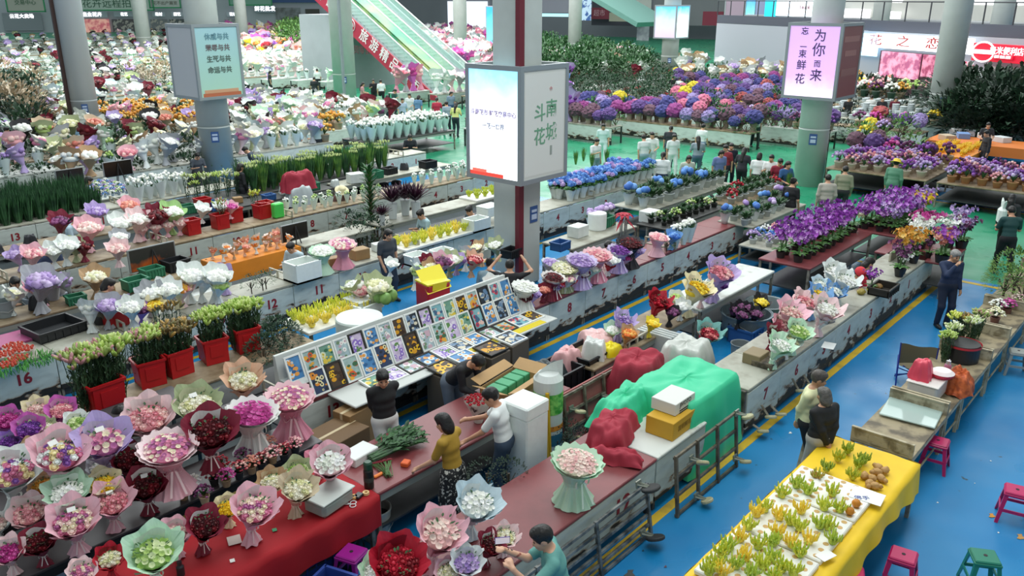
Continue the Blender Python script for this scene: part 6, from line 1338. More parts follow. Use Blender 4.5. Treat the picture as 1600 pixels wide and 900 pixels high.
for i, (x, y, w_, h_, c, lb) in enumerate([(9.9, 7.5, .5, .4, '#d9a3a4', 'pink plastic bag in the black crates'), (10.75, 7.5, .7, .42, '#e0b4b2', 'pale pink bag with white edge in the long crate'), (10.3, 7.25, .45, .5, '#d9dcd8', 'white bag hanging over the black crate edge'), (10.6, 7.12, .4, .35, '#e6d51c', 'yellow and blue snack bag on the crate edge'), (11.25, 7.4, .32, .35, '#c6d0b8', 'cabbage like white green bundle in the crate corner'), (9.3, 7.4, .6, .38, '#2f3a3c', 'dark bag in the left black crate')]):
    heap(w_, w_ * .8, h_, 20 + i, mat(c, .4, noise=.1, ns=6, bump=.3), 'plastic_bag', lb, 'bag', (x, y, .62), i, .6, .10)
# cabinet
b = MB(); b.box((0, 0, .4), (1.0, .75, .8), bev=.02); t = MB(); t.box((0, 0, .82), (1.06, .8, .04), bev=.01); d_ = MB(); d_.box((-.22, -.385, .42), (.42, .02, .66), bev=.01); d_.box((.24, -.385, .42), (.42, .02, .66), bev=.01); f = MB()
for i in range(4): f.box((-.38 + .25 * i, -.40, .86), (.05, .04, .12))
f.box((0, -.40, .93), (1.0, .04, .03))
place([('cabinet', b.data('cabinet', mat('#7d8079', .5, h2='#5f5f56', ns=4)), None), ('worktop', t.data('worktop', TOPS['dark']), None), ('door', d_.data('door', mat('#8b8f88', .5, noise=.1, ns=3)), None), ('end_frame', f.data('end_frame', CREAM), None)], 'metal_cabinet', 'grey metal cabinet with dark top at the corner of the back counter', 'cabinet', (11.15, 7.45, 0))
for i in range(4): box3('white_sheet_box', 'flat white box leaning in the stack right of the cabinet', 'box', (11.75 + .09 * i, 7.0, .25), (.05, .7, .62), mat('#c9cfcd', .4), 0, group='flat white boxes leaning by the cabinet')
# ---- framed pictures
PICS = []
def picture_parts(kind, fr, w=.30, h=.40, seed=0):
    r = random.Random(seed); b = MB()
    for s in (-1, 1): b.box((s * (w / 2 - .014), 0, h / 2), (.028, .03, h)); b.box((0, 0, h / 2 + s * (h / 2 - .014)), (w - .056, .03, .028))
    p = MB(); bg, cols = {'sun': ('#4a3a2c', ['#e6b822', '#d99a1c', '#3a2412']), 'sea': ('#4d86b8', ['#cfe0ea', '#2f5f8f', '#e8a04c']), 'lilac': ('#c9b9d4', ['#8a6ac0', '#5f8a4c', '#e4dcea']), 'moon': ('#2f3f5f', ['#e6dca8', '#d98a2c', '#1c2436']), 'white': ('#a8bcc0', ['#f0f0ea', '#6f8a6a', '#c9a8b4']), 'orange': ('#9fb8b4', ['#d9552c', '#e6a83c', '#3f6a4a']), 'green': ('#6f9a86', ['#d9e0c0', '#2f6a4c', '#e4c84c']), 'red': ('#7fb0b8', ['#c9304c', '#e8c0b4', '#3f5f7f']), 'dark': ('#26303c', ['#8fa0b4', '#d9d0b8', '#5f7f9f'])}[kind]
    p.box((0, .002, h / 2), (w - .05, .01, h - .05), m=0)
    for i in range(16):
        x, z = r.uniform(-.36, .36) * w, h * r.uniform(.12, .85); q = r.uniform(.03, .09) * w * 2; k = r.randrange(3); n = 9
        p.prism([(x + q * math.cos(2 * PI * j / n), z + q * (.7 if k else 1) * math.sin(2 * PI * j / n)) for j in range(n)], -.0045 - .0002 * i, .0, m=1 + k)
        if k == 0: p.prism([(x + q * .4 * math.cos(2 * PI * j / 7), z + q * .4 * math.sin(2 * PI * j / 7)) for j in range(7)], -.009, .0, m=3)
    return [('frame', b.data('frame', mat(fr, .5)), None), ('print', p.data('print', [mat(bg, .4, noise=.2, ns=9)] + [mat(c, .45) for c in cols]), None)]
KS = ['sea', 'orange', 'green', 'white', 'lilac', 'sea', 'white', 'sun', 'dark', 'lilac', 'red', 'green', 'sun', 'orange', 'dark', 'red']; NM = {'sun': 'sunflowers on dark ground', 'sea': 'a blue seaside scene', 'lilac': 'lilac blossom', 'moon': 'a pale moon', 'white': 'white blossom', 'orange': 'an orange sunset bloom', 'green': 'green garden', 'red': 'red flowers', 'dark': 'a dark night scene'}
def shelf3():
    s = MB(); s.box((8.75, 9.98, 1.0), (4.9, .05, .75), rotx(.0)); 
    t = MB(); t.box((8.75, 9.72, 1.0), (4.9, .5, .04)); t.box((8.75, 9.3, .83), (4.95, .7, .04)); 
    place([('back_board', s.data('back_board', mat('#d0d4cf')), None), ('tiers', t.data('tiers', mat('#c9ccc6')), None)], 'picture_stand', 'white tiered stand for framed pictures on the counter', 'stand', (0, 0, 0))
pa, pb = at(452, 608, 1.0), at(806, 500, 1.0)
def prow(n, x0, x1, Y, z, kinds, tilt, nm, hh=.40, whitef=(0,), flat=False):
    for i in range(n):
        k = kinds[i % len(kinds)]; fr = '#26241f' if (i * 7 + len(nm)) % 5 in whitef else '#e4e8e4'; x = x0 + (x1 - x0) * (i + .5) / n; w_ = (x1 - x0) / n * .95
        o = place(picture_parts(k, fr, w_, hh, i * 5 + len(nm)), 'framed_picture', '%s framed picture of %s, %s of stand' % ('white' if fr[1] == 'e' else 'dark', NM[k], nm), 'picture', (x, Y, z), 0, 1.0)
        o.rotation_euler = (-tilt, 0, 0)
prow(17, 6.2, 11.2, 9.78, 1.02, KS, .38, 'rear row', whitef=(1,)); prow(15, 6.35, 11.0, 9.42, .86, ['moon', 'sun', 'orange', 'sea', 'moon', 'lilac', 'sun', 'white', 'orange', 'lilac', 'green', 'red', 'sea', 'dark', 'sea', 'lilac', 'dark'], .45, 'middle row', whitef=(2,)); prow(11, 7.1, 11.2, 9.0, .83, ['green', 'lilac', 'white', 'sea', 'lilac', 'dark', 'sea', 'white', 'orange', 'red', 'sun'], 1.45, 'flat front row', .36, (0, 3))
for i, (x, y) in enumerate([(8.35, 8.52), (8.85, 8.55), (9.4, 8.5), (9.95, 8.55)]): o = place(picture_parts(['sun', 'sea', 'sun', 'dark'][i], ['#26241f', '#e4e8e4', '#26241f', '#e4e8e4'][i], .44, .44, 70 + i), 'framed_picture', '%s framed picture of %s on a tall taupe box' % (['dark', 'white', 'dark', 'white'][i], ['sunflowers', 'a grey seascape', 'yellow flowers', 'a dark garden'][i]), 'picture', (x, y, .84), 0, 1.0); o.rotation_euler = (-1.5, 0, 0)
s = MB(); s.prism([(9.75, .86), (9.6, 1.04), (9.98, 1.04), (10.05, 1.4), (10.1, 1.4), (10.1, .83), (9.75, .83)], -11.25, -6.15, R=rotz(PI / 2)); tag(ob('picture_stand', s.data('picture_stand', mat('#c9cdc8'))), 'white sloping stand that holds the framed pictures', 'stand')
box3('ledge', 'narrow white ledge along the front of the picture stand', 'shelf', (8.95, 9.12, .79), (4.7, .66, .035), mat('#c9cdc8'))
p_ = at(677, 465, 1.1); box3('parcel_stand', 'dark crate under the red parcel', 'crate', (p_[0], p_[1], 0), (.55, .5, .82), DIRON)
q = MB(); q.box((9.9, 8.92, .828), (2.2, .16, .006), rotz(-.03)); tag(ob('yellow_strip', q.data('yellow_strip', mat('#d9c41c', .4))), 'yellow plastic strip lying along the picture stand foot', 'strip')
# ---- work table clutter
def atz(px, py, z=.825): p = at(px, py, z); return (p[0], p[1], z)
def tube_thing(name, label, cat, pts, r, m, loc, n=8): b = MB(); b.tube(pts, r, n); return tag(ob(name, b.data(name, m), None, loc), label, cat)
b = MB(); b.lathe([(.055, 0), (.06, .02), (.06, .24), (.052, .26)], 18); c_ = MB(); c_.lathe([(.05, .26), (.055, .27), (.055, .34), (.04, .36)], 18); bb = MB(); bb.lathe([(.062, .10), (.062, .16)], 18, cap=False)
place([('body', b.data('body', mat('#1d2420', .35)), None), ('lid', c_.data('lid', mat('#1f4a34', .4)), None), ('band', bb.data('band', mat('#39423c')), None)], 'thermos', 'black thermos flask with green lid on the work table', 'flask', atz(577, 762))
g = MB(); r_ = random.Random(4)
for i in range(60):
    y0 = r_.uniform(-.16, .16); g.tube([(-.38, y0 * .7, .03 + r_.random() * .08), (.1, y0, .05 + r_.random() * .08), (.42, y0 * 1.5, .06 + r_.random() * .06)], .006, 3)
    for j in range(3): leaf(g, (r_.uniform(-.1, .42), y0 * 1.2, .08 + r_.random() * .08), (1, r_.uniform(-1, 1), r_.uniform(0, .8)), .13, .05)
tag(ob('stem_bundle', g.data('stem_bundle', GREEN), None, atz(612, 705), -.05), 'thick bundle of leafy green stems across the work table', 'stems')
box3('white_wrapper', 'white paper sleeve round the cut end of the stem bundle', 'paper', atz(562, 716), (.42, .28, .12), mat('#dfe3df'), .1)
g = MB()
for i in range(26): a = r_.uniform(-.8, .8); g.tube([(r_.uniform(-.05, .05), -.15, .01 + .002 * i), (math.sin(a) * .2, .2, .03)], .005, 3); g.tpl(ICO[0], (math.sin(a) * .2, .22, .03), .02, m=1)
tag(ob('cut_stems', g.data('cut_stems', [STEM, fl('#8c2f3a')]), None, atz(603, 738), -.4), 'loose cut stems with faded red heads below the leafy bundle', 'stems')
box3('orange_block', 'small orange tool lying by the cut stems', 'tool', atz(593, 743), (.18, .05, .03), mat('#e0782c')); box3('orange_roll', 'orange paper bits beside the woman in mustard', 'paper', atz(634, 727), (.12, .10, .06), mat('#d9602c'), .4)
b = MB(); b.box((0, 0, .09), (.5, .34, .18), bev=.04); l = MB(); l.box((0, 0, .185), (.52, .36, .02), bev=.008)
place([('box', b.data('box', mat('#a3b0a6', .3, alpha=.75)), None), ('rim', l.data('rim', mat('#ccd4ce', .3)), None)], 'plastic_box', 'translucent white plastic storage box on the red cloth', 'box', atz(515, 790, .835), .15)
for i, (px, py, c) in enumerate([(553, 778, '#e0b06a'), (572, 772, '#e6c48a')]): b = MB(); b.lathe([(.02, 0), (.04, 0), (.04, .03), (.02, .03)], 16, cap=False); b.lathe([(.02, .001), (.02, .03)], 16, cap=False); tag(ob('tape_roll', b.data('tape_roll', mat(c)), None, atz(px, py, .835)), '%s tape roll beside the small black device' % ('left orange', 'right pale')[i], 'tape')
box3('black_device', 'small black device between the tape rolls', 'device', atz(560, 776, .835), (.12, .09, .03), mat('#16171a', .3), .3)
b = MB(); b.tube([(.035 * math.cos(a), .035 * math.sin(a) - .05, 0) for a in np.linspace(0, 6.28, 12)], .006, 4); b.tube([(.06 + .035 * math.cos(a), .035 * math.sin(a) - .03, 0) for a in np.linspace(0, 6.28, 12)], .006, 4); b.box((0, .06, 0), (.012, .16, .004), rotz(.3)); b.box((.04, .06, 0), (.012, .16, .004), rotz(-.2)); tag(ob('scissors', b.data('scissors', mat('#e6e8e8', .3)), None, atz(545, 789, .84), .5), 'white handled scissors beside the plastic box', 'scissors')
for i, (px, py, w_, c, lb) in enumerate([(366, 844, .14, '#c9bcb4', 'payment card sheet lying on the red cloth'), (363, 876, .05, '#f0f0ea', 'tiny white tag on the red cloth'), (429, 828, .05, '#3f9a6a', 'small green tag hanging on the pink bouquet')]): box3('paper_card', lb, 'card', atz(px, py, .84), (w_, w_ * 1.2, .004), mat(c), -.4)
b = MB(); b.lathe([(.04, 0), (.04, .1), (.025, .12), (.025, .16)], 14); tag(ob('spray_bottle', b.data('spray_bottle', mat('#26282c', .3)), None, atz(283, 898, .835)), 'small dark bottle on the red cloth at the bottom', 'bottle')
crate((4.35, 7.15, 0), (.75, .5, .34), mat('#22438c', .5), 'blue plastic crate under the red cloth table end', .0, 'blue_crate')
crate((4.1, 6.35, 0), (.9, .45, .38), mat('#2c4a9a', .5, noise=.1, ns=4), 'blue slatted crate at the bottom edge under the red cloth', .3, 'blue_crate')
heap(.55, .5, .4, 31, mat('#17181c', .35, bump=.4), 'black_bag', 'black rubbish bag between crate and waste bucket', 'bag', (4.95, 7.05, 0), 0, .3, .2)
def stool(px, py, c, label, rz=0, z=.44, s=1.0):
    p = at(px, py, z); b = MB(); b.box((0, 0, z - .012), (.27, .27, .03), bev=.012); k = MB(); k.box((0, 0, z - .04), (.29, .29, .04), bev=.01); parts = [('seat', b.data('seat', mat(c, .35)), None), ('seat_rim', k.data('seat_rim', mat(c, .35)), None)]
    h = MB(); h.lathe([(.022, 0), (.022, .003)], 12, (0, 0, z + .003)); parts.append(('finger_hole', h.data('finger_hole', mat('#2a1420')), 0))
    for sx in (-1, 1):
        for sy in (-1, 1):
            l = MB(); l.add([(sx * .135, sy * .135, z - .04), (sx * .085, sy * .135, z - .04), (sx * .135, sy * .085, z - .04), (sx * .19, sy * .19, 0), (sx * .15, sy * .19, 0), (sx * .19, sy * .15, 0)], [(0, 1, 4, 3), (0, 3, 5, 2), (1, 2, 5, 4), (3, 4, 5)]); parts.append(('leg', l.data('leg', mat(c, .35)), None))
    r_ = MB()
    for s_ in (-1, 1): r_.box((0, s_ * .16, z * .42), (.28, .015, .04)); r_.box((s_ * .16, 0, z * .42), (.015, .28, .04))
    parts.append(('brace', r_.data('brace', mat(c, .35)), None)); place(parts, 'plastic_stool', label, 'stool', (p[0], p[1], 0), rz)
stool(549, 862, '#9c1f8c', 'magenta plastic stool under the red cloth end', .3); stool(1412, 866, '#b8175a', 'deep pink plastic stool right of the yellow cloth, nearer one', .15); stool(1330, 893, '#c21a5c', 'pink stool cut by the bottom edge beside the yellow cloth', .4)
stool(1540, 868, '#1f7a62', 'green plastic stool near the bottom right corner', .5); stool(1590, 765, '#b8175a', 'pink stool at the right edge', .2); stool(1466, 688, '#b8175a', 'pink stool tucked under the first bench', .1); stool(1592, 548, '#8f9490', 'grey plastic stool at the right edge under the benches', .3)
# ---- benches at right
CW = mat('#9c8f72', .6, h2='#5f5646', ns=3.2, thr=(.48, .62)); CWL = mat('#b5ab90', .6, h2='#857a60', ns=5, thr=(.5, .62))
def bench(X0, X1, Y0, Y1, label, z=.62):
    W_, D = X1 - X0, Y1 - Y0; t = MB(); t.box((0, 0, z), (W_, D, .03), bev=.006); e0 = MB(); e1 = MB(); parts = [('top', t.data('top', CW), None)]
    for e, s in ((e0, -1), (e1, 1)):
        e.box((s * (W_ / 2 - .015), 0, z + .10), (.025, D, .2)); e.box((s * (W_ / 2 - .015), 0, z + .205), (.045, D, .018))
        for y in (-.33, 0, .33): e.box((s * (W_ / 2 - .015) - .016, y * D, z + .1), (.008, D * .22, .12))
        parts.append(('end_board', e.data('end_board', CWL), None))
    for sx in (-1, 1):
        for sy in (-1, 1): l = MB(); l.box((sx * (W_ / 2 - .04), sy * (D / 2 - .03), z / 2), (.045, .045, z)); parts.append(('leg', l.data('leg', CWL), None))
    r_ = MB()
    for s in (-1, 1): r_.box((0, s * (D / 2 - .02), z - .05), (W_, .03, .06)); r_.box((0, s * (D / 2 - .03), .2), (W_ - .1, .02, .02))
    parts.append(('rail', r_.data('rail', CWL), None)); place(parts, 'stall_bench', label, 'bench', ((X0 + X1) / 2, (Y0 + Y1) / 2, 0))
for (a, b_, lb) in [(10.75, 12.35, 'first weathered wooden bench beside the yellow cloth'), (12.4, 13.25, 'short bench carrying the white basket'), (13.3, 14.9, 'bench with the pink flask and orange bag'), (14.95, 16.2, 'bench carrying the black tub of lilies'), (16.25, 17.9, 'empty weathered bench behind the lily tub'), (17.95, 19.6, 'bench with brown flower pots'), (19.65, 21.2, 'farthest bench under the green shrubs')]: bench(a, b_, 2.38, 3.2, lb)
b = MB(); b.box((0, 0, .3), (.03, .95, .62), roty(.35)); tag(ob('tilted_board', b.data('tilted_board', CWL), None, (10.55, 3.3, .05)), 'worn board tilted against the near end of the first bench', 'board')
tube_thing('bench_wheel', 'dark red rimmed wheel by the tilted board', 'wheel', [(0, 0, -.02), (0, 0, .02)], .12, mat('#5a2a2c', .5), (10.75, 3.6, .5), 20)
box3('glass_sheet', 'pale glass sheets lying across the first bench end', 'sheet', (12.15, 2.8, .66), (.9, .75, .03), mat('#b9cfc8', .1, alpha=.75), .1)
b = MB(); b.box((0, 0, .14), (.62, .42, .28), bev=.03); r_ = MB(); r_.box((0, 0, .285), (.66, .46, .02), bev=.008); c0 = at(1447, 622, .8); place([('box', b.data('box', mat('#d9d2cc', .4, alpha=.9)), None), ('rim', r_.data('rim', mat('#e4dfd9')), None)], 'plastic_basket', 'white plastic basket on the short bench', 'basket', (12.85, 2.82, .64), .0)
heap(.32, .32, .3, 41, mat('#d9455a', .4, bump=.3), 'red_bag', 'tied pink red plastic bag in the white basket', 'bag', (12.75, 2.92, .93), 0, .5, .10)
b = MB(); b.lathe([(.12, 0), (.17, .05), (.18, .08)], 20, cap='bottom'); l = MB(); l.lathe([(.175, .08), (.12, .12), (.02, .14)], 20); place([('bowl', b.data('bowl', mat('#c9304a')), None), ('lid', l.data('lid', mat('#efe4e2')), None)], 'food_bowl', 'red bowl with white lid in the white basket', 'bowl', (13.0, 2.68, .93))
b = MB(); b.lathe([(.05, 0), (.055, .02), (.055, .2), (.045, .23)], 16); l = MB(); l.lathe([(.035, .23), (.035, .29)], 16); l.tube([(.05, 0, .2), (.09, 0, .25), (.03, 0, .3)], .008, 5); p_ = at(1480, 578, .77); place([('body', b.data('body', mat('#b9708c', .35)), None), ('lid', l.data('lid', mat('#c9c9cc', .3, metal=.6)), None)], 'pink_flask', 'pink metal flask standing on the bench', 'flask', (p_[0], p_[1], .64))
heap(.55, .42, .32, 43, mat('#c9622c', .7, h2='#9a4420', ns=14, bump=.5), 'orange_net_bag', 'orange net bag slumped on the bench', 'bag', (*at(1497, 605, .7)[:2], .64), 0, .35, .18)
cyl('black_tub', 'black tub with red rim full of lilies on the bench', 1503, 548, .64, .27, .3, mat('#1c1d20', .5), 'tub', .5); b = MB(); b.lathe([(.285, 0), (.29, .04)], 24, cap=False); p_ = at(1503, 548, .79); tag(ob('red_hoop', b.data('red_hoop', mat('#c9303a')), None, (p_[0], p_[1], .9)), 'red hoop round the lilies in the black tub', 'hoop')
# camp chair
p_ = at(1425, 610, 0); s = MB(); s.grid(lambda u, v: (-.28 + .56 * u, -.02 - .10 * math.sin(u * PI), .46 + .34 * v + .03 * math.cos(u * PI * 2) * v), 10, 5); s.grid(lambda u, v: (-.26 + .52 * u, -.5 + .48 * v, .42 - .05 * math.sin(u * PI)), 8, 5); fr = MB()
for sx in (-1, 1): fr.tube([(sx * .27, -.48, .02), (sx * -.2, -.02, .42)], .012, 6); fr.tube([(sx * .27, .05, .02), (sx * .29, -.02, .84)], .012, 6); fr.tube([(sx * .27, .04, .04), (sx * .26, -.5, .42)], .012, 6)
fr.tube([(-.27, -.48, .05), (.27, .05, .4)], .01, 5); fr.tube([(.27, -.48, .05), (-.27, .05, .4)], .01, 5)
place([('fabric', s.data('fabric', mat('#6b6248', .8), True), None), ('frame', fr.data('frame', mat('#24348c', .4)), None)], 'camp_chair', 'folding camp chair with olive brown seat and blue legs', 'chair', (p_[0], p_[1], 0), 1.9)
# ---- yellow cloth table with citrons on foam trays
back_counter(6.6, 10.4, 2.2, 3.3, 'grey', 'long table beneath the yellow cloth', z=.72)
q = MB(); X0, X1, Y0, Y1 = 6.5, 10.42, 2.2, 3.36
def yc(u, v):
    x = X0 + (X1 - X0) * u
    if v < .3: t = v / .3; return (x, Y0 - .05 * (1 - t) + .02 * math.sin(u * 40) * (1 - t), .77 - (.34 + .10 * math.sin(u * 7)) * (1 - t))
    t = (v - .3) / .7; return (x, Y0 + (Y1 - Y0) * t, .772 + .012 * max(0, math.sin(u * 25 + 5 * t)) ** 3)
q.grid(yc, 90, 20); q.grid(lambda u, v: (X1 + .02 * math.sin(u * 22) + .03 * v, Y0 + (Y1 - Y0) * u, .775 - .45 * v), 30, 4); q.grid(lambda u, v: (X0 + (X1 - X0) * u, Y1 + .01 * math.sin(u * 40), .775 - .25 * v), 60, 3)
tag(ob('yellow_cloth', q.data('yellow_cloth', mat('#ecc41c', .6, noise=.06, ns=3, bump=.2), True)), 'bright yellow cloth spread over the citron table', 'tablecloth')
HOL = mat('#c9a468', .7)
def tray(x0, x1, y0, y1, z, nx, ny, label, fill):
    t = MB(); t.box(((x1 - x0) / 2, (y1 - y0) / 2, .03), (x1 - x0, y1 - y0, .06), bev=.012)
    for i in range(nx):
        for j in range(ny):
            cx, cy = (i + .5) / nx * (x1 - x0), (j + .5) / ny * (y1 - y0); t.lathe([(.032, .058), (.032, .0625)], 12, (cx, cy, 0), m=1)
    place([('tray', t.data('tray', [mat('#e9e8e0', .7, noise=.04, ns=8), HOL]), None)], 'foam_tray', label, 'tray', (x0, y0, z))
trays = [(6.6, 7.55, 'nearest the bottom edge'), (7.58, 8.5, 'in the middle of the table'), (8.53, 9.3, 'beside the ginger pile')]
for i, (a, b_, w_) in enumerate(trays): tray(a, b_, 2.36, 3.3, .78, 7, 6, 'white foam tray with round holes %s' % w_, 0)
k = 0; CC = [('#b4c43c', '#d6d84e'), ('#ecc72e', '#f2dc5a'), ('#9cbc44', '#c4cf4c'), ('#dccf3c', '#a9c440')]
for (px, py) in [(1245, 755), (1222, 770), (1195, 792), (1182, 800), (1263, 765), (1301, 768), (1288, 790), (1252, 795), (1281, 818), (1313, 793), (1235, 812), (1218, 805), (1208, 845), (1185, 850), (1170, 820), (1157, 838), (1140, 852), (1128, 862), (1250, 822), (1264, 842), (1302, 842), (1250, 862), (1295, 820), (1215, 830), (1205, 868), (1222, 885), (1192, 880), (1165, 868), (1150, 880), (1118, 880), (1108, 890), (1238, 848), (1175, 895), (1208, 898), (1240, 892), (1130, 893)]:
    c1, c2 = CC[(k * 5 + 2) % 4]; p = at(px, py, .9); g_ = c1 in ('#b4c43c', '#9cbc44')
    place(citrus(k % 5, c1, c2), 'fingered_citron', '%s fingered citron set in a foam tray hole' % ('green' if g_ else 'yellow'), 'fruit', (p[0], p[1], .83), k * 1.3, .205, '%s citrons on the foam trays' % ('green' if g_ else 'yellow')); k += 1
for i, (px, py) in enumerate([(1325, 700), (1310, 712), (1292, 728), (1278, 742), (1342, 722), (1333, 740), (1350, 715)]): p = at(px, py, .87); place(citrus(i % 5, ['#8aa838', '#c9bd34', '#6f8c34', '#b97a3a'][i % 4], '#a8b83a'), 'fingered_citron', '%s fingered citron standing on bare yellow cloth' % ('green', 'yellow', 'dark green', 'brownish')[i % 4], 'fruit', (p[0], p[1], .785), i, .19)
for i, (px, py) in enumerate([(1350, 748), (1362, 752), (1370, 742), (1358, 760), (1376, 752), (1366, 764), (1382, 740), (1372, 735)]): v, f = rough_ball(2, .12, i); b = MB(); b.add(v * (.06, .05, .045) + (0, 0, .045), f); b.add(v * (.035, .03, .03) + (.06, .02, .04), f); tag(ob('ginger_root', b.data('ginger_root', mat('#b58c54', .7, noise=.15, ns=10), True), None, atz(px, py, .785), i), 'knobbly pale brown ginger root in the small pile', 'root', 'ginger roots on the yellow cloth')
for i, (px, py) in enumerate([(1337, 792), (1327, 804)]): v, f = rough_ball(2, .03, i); b = MB(); b.add(v * .05 + (0, 0, .05), f); tag(ob('orange_fruit', b.data('orange_fruit', mat('#c97f1c', .5), True), None, atz(px, py, .84)), 'small round %s orange fruit on the right foam tray' % ('upper', 'lower')[i], 'fruit')
box3('paper_note', 'white paper note with blue scribbles by the ginger', 'paper', atz(1355, 775, .842), (.28, .36, .004), mat('#e9ece6'), .1); tm = text_mesh('佛手', .09, mat('#3c4a9a'), .001); tag(ob('handwriting', tm, None, atz(1347, 778, .848), -1.0), 'blue handwriting on the white paper note', 'writing')
box3('qr_card', 'white price card lying at the tray edge', 'card', atz(1290, 868, .845), (.2, .13, .004), mat('#eeeeea'), -.3)
for i, (px, py) in enumerate([(1372, 843)]): b = MB(); b.lathe([(.03, 0), (.03, .15), (.012, .17)], 12); tag(ob('water_bottle', b.data('water_bottle', mat('#c9d6da', .2, alpha=.7)), None, atz(px, py, .0)), 'clear plastic bottle on the floor right of the yellow cloth', 'bottle')
for i, (px, py, c, w_) in enumerate([(1550, 805, '#c98a2c', .10), (1595, 838, '#b98a4c', .12), (985, 895, '#3f4446', .14), (1365, 758, '#e6e6e0', .02), (1548, 720, '#dfe3e0', .03), (1465, 785, '#e6e6e0', .03), (1560, 832, '#dfe3e0', .03), (1523, 755, '#dfe3e0', .02), (1235, 676, '#e6e6e0', .06), (1040, 885, '#5a3a44', .04), (1005, 860, '#22485a', .03)]): b = MB(); b.prism([(w_ * (.5 + .3 * math.sin(5 * j)) * math.cos(j * .9), w_ * .7 * (.5 + .3 * math.cos(3 * j)) * math.sin(j * .9)) for j in range(7)], 0, .003, R=rotx(PI / 2)); tag(ob('litter_scrap', b.data('litter_scrap', mat(c)), None, atz(px, py, .004)), 'small scrap of litter on the blue floor', 'litter', 'litter scraps on the blue floor')
# ---- other tables and goods of the middle distance
box3('grey_box', 'grey box on the peeling counter beside the mint bouquets', 'box', atz(1180, 565, .825), (.35, .3, .18), mat('#8a7a5c'), 0); box3('tray_stack', 'dark slotted trays on the peeling counter', 'tray', atz(1200, 568, .825), (.5, .35, .1), mat('#6f6250', h2='#3a342c', ns=9))
box3('price_board', 'white card lying at the edge of the peeling counter', 'card', atz(1295, 540, .83), (.3, .2, .004), mat('#d5d9d6'), .2)
for i, (px, py) in enumerate([(1345, 460), (1360, 455), (1372, 452)]): v, f = rough_ball(2, .15, i); b = MB(); b.add(v * (.09, .08, .06) + (0, 0, .06), f); tag(ob('gourd', b.data('gourd', mat(['#9a8a3c', '#a9b83a', '#8a6a3c'][i], .5), True), None, atz(px, py, .825)), ['olive', 'yellow green', 'brown'][i] + ' gourd on the peeling counter', 'gourd')
crate((*at(1380, 452, .9)[:2], .83), (.6, .4, .14), mat('#2a2620', .6), 'black crate beside the small violet orchid'); box3('slotted_frame', 'cream slotted frame standing on the counter end near the orchids', 'frame', atz(1395, 405, .83), (.5, .04, .22), CREAM)
def easel_panel(px, py, w_, h_, z, c, label, h2=None, rz=0.0):
    p = at(px, py, z); b = MB(); b.box((0, 0, 0), (w_, .05, h_), bev=.01); s = MB(); s.box((0, -.03, 0), (w_ * .94, .01, h_ * .92)); g = MB()
    for sx in (-1, 1): g.tube([(0, -.06, h_ * .35), (sx * w_ * .28, -.3, -z + .02)], .014, 5)
    g.tube([(0, .05, h_ * .35), (0, .35, -z + .02)], .014, 5)
    o = place([('case', b.data('case', mat('#8b8f90')), None), ('screen', s.data('screen', mat(c, .25, h2=h2, ns=1.2, thr=(.5, .6)) if h2 else mat(c, .25)), None), ('stand', g.data('stand', mat('#1c1d1f')), None)], 'display_screen', label, 'screen', p, rz)
easel_panel(238, 401, 1.05, .5, 1.15, '#3a3835', 'dark screen on black tripod with painted orange reflection, near number 13', '#c9622c'); easel_panel(460, 362, .75, .42, 1.1, '#24211f', 'dark easel panel beside the orange cloth table'); easel_panel(109, 274, .85, .42, 1.15, '#1a1514', 'black panel on a wooden easel, left of two'); easel_panel(184, 263, .95, .5, 1.2, '#1a1514', 'larger black panel on a wooden easel behind the orange cloth')  # orange reflection on the first screen is painted into its colour
def otable(c, z, label, m=ORG):
    w = [at(x, y, z)[:2] for x, y in c] if isinstance(c[0], tuple) else [(c[0], c[2]), (c[1], c[3])]; xs = [q[0] for q in w]; ys = [q[1] for q in w]; X0, X1, Y0, Y1 = min(xs), max(xs), min(ys), max(ys); t = MB(); t.box(((X0 + X1) / 2, (Y0 + Y1) / 2, z - .01), (X1 - X0, Y1 - Y0, .02)); t.box(((X0 + X1) / 2, Y0, z - .2), (X1 - X0, .02, .4)); t.box((X0, (Y0 + Y1) / 2, z - .2), (.02, Y1 - Y0, .4)); l = MB()
    for x in (X0 + .08, X1 - .08):
        for y in (Y0 + .08, Y1 - .08): l.box((x, y, z / 2), (.05, .05, z))
    place([('cloth', t.data('cloth', m), None), ('legs', l.data('legs', IRON), None)], 'cloth_covered_table', label, 'table', (0, 0, 0))
otable([8.8, 10.9, 16.2, 17.0], .85, 'orange cloth table with small gift bouquets near the easel panel'); otable([11.3, 12.5, 24.4, 25.3], .95, 'orange cloth table behind the kneeling seller in green'); otable([8.5, 9.4, 24.4, 26.0], .85, 'orange cloth table under the rows of small blue jars')
fillq([9.5, 11.0, 24.45, 26.5], .9, .2, F(lambda k: potted(('lilac', 'blue', 'white', 'green')[k % 4], k % 3, 1, '#8fa0b4'), 'flower_jar', 'small blue jar with pale preserved flower', 'jar', .9, .2, 'small blue jars in rows')); TQ([9.45, 11.05, 24.4, 26.6], .88, 'white', 'stand under the small blue flower jars')
fillq([8.85, 10.85, 16.25, 16.95], .87, .27, F(lambda k: bouquet(('peach', 'white', 'kraft')[k % 3], ('salmon', 'orange', 'pale pink')[k % 3], 'rose', 12, 0, 2), 'bouquet', 'tiny peach gift bouquet on the orange cloth', 'bouquet', .87, .24, 'tiny gift bouquets on the orange cloth'))
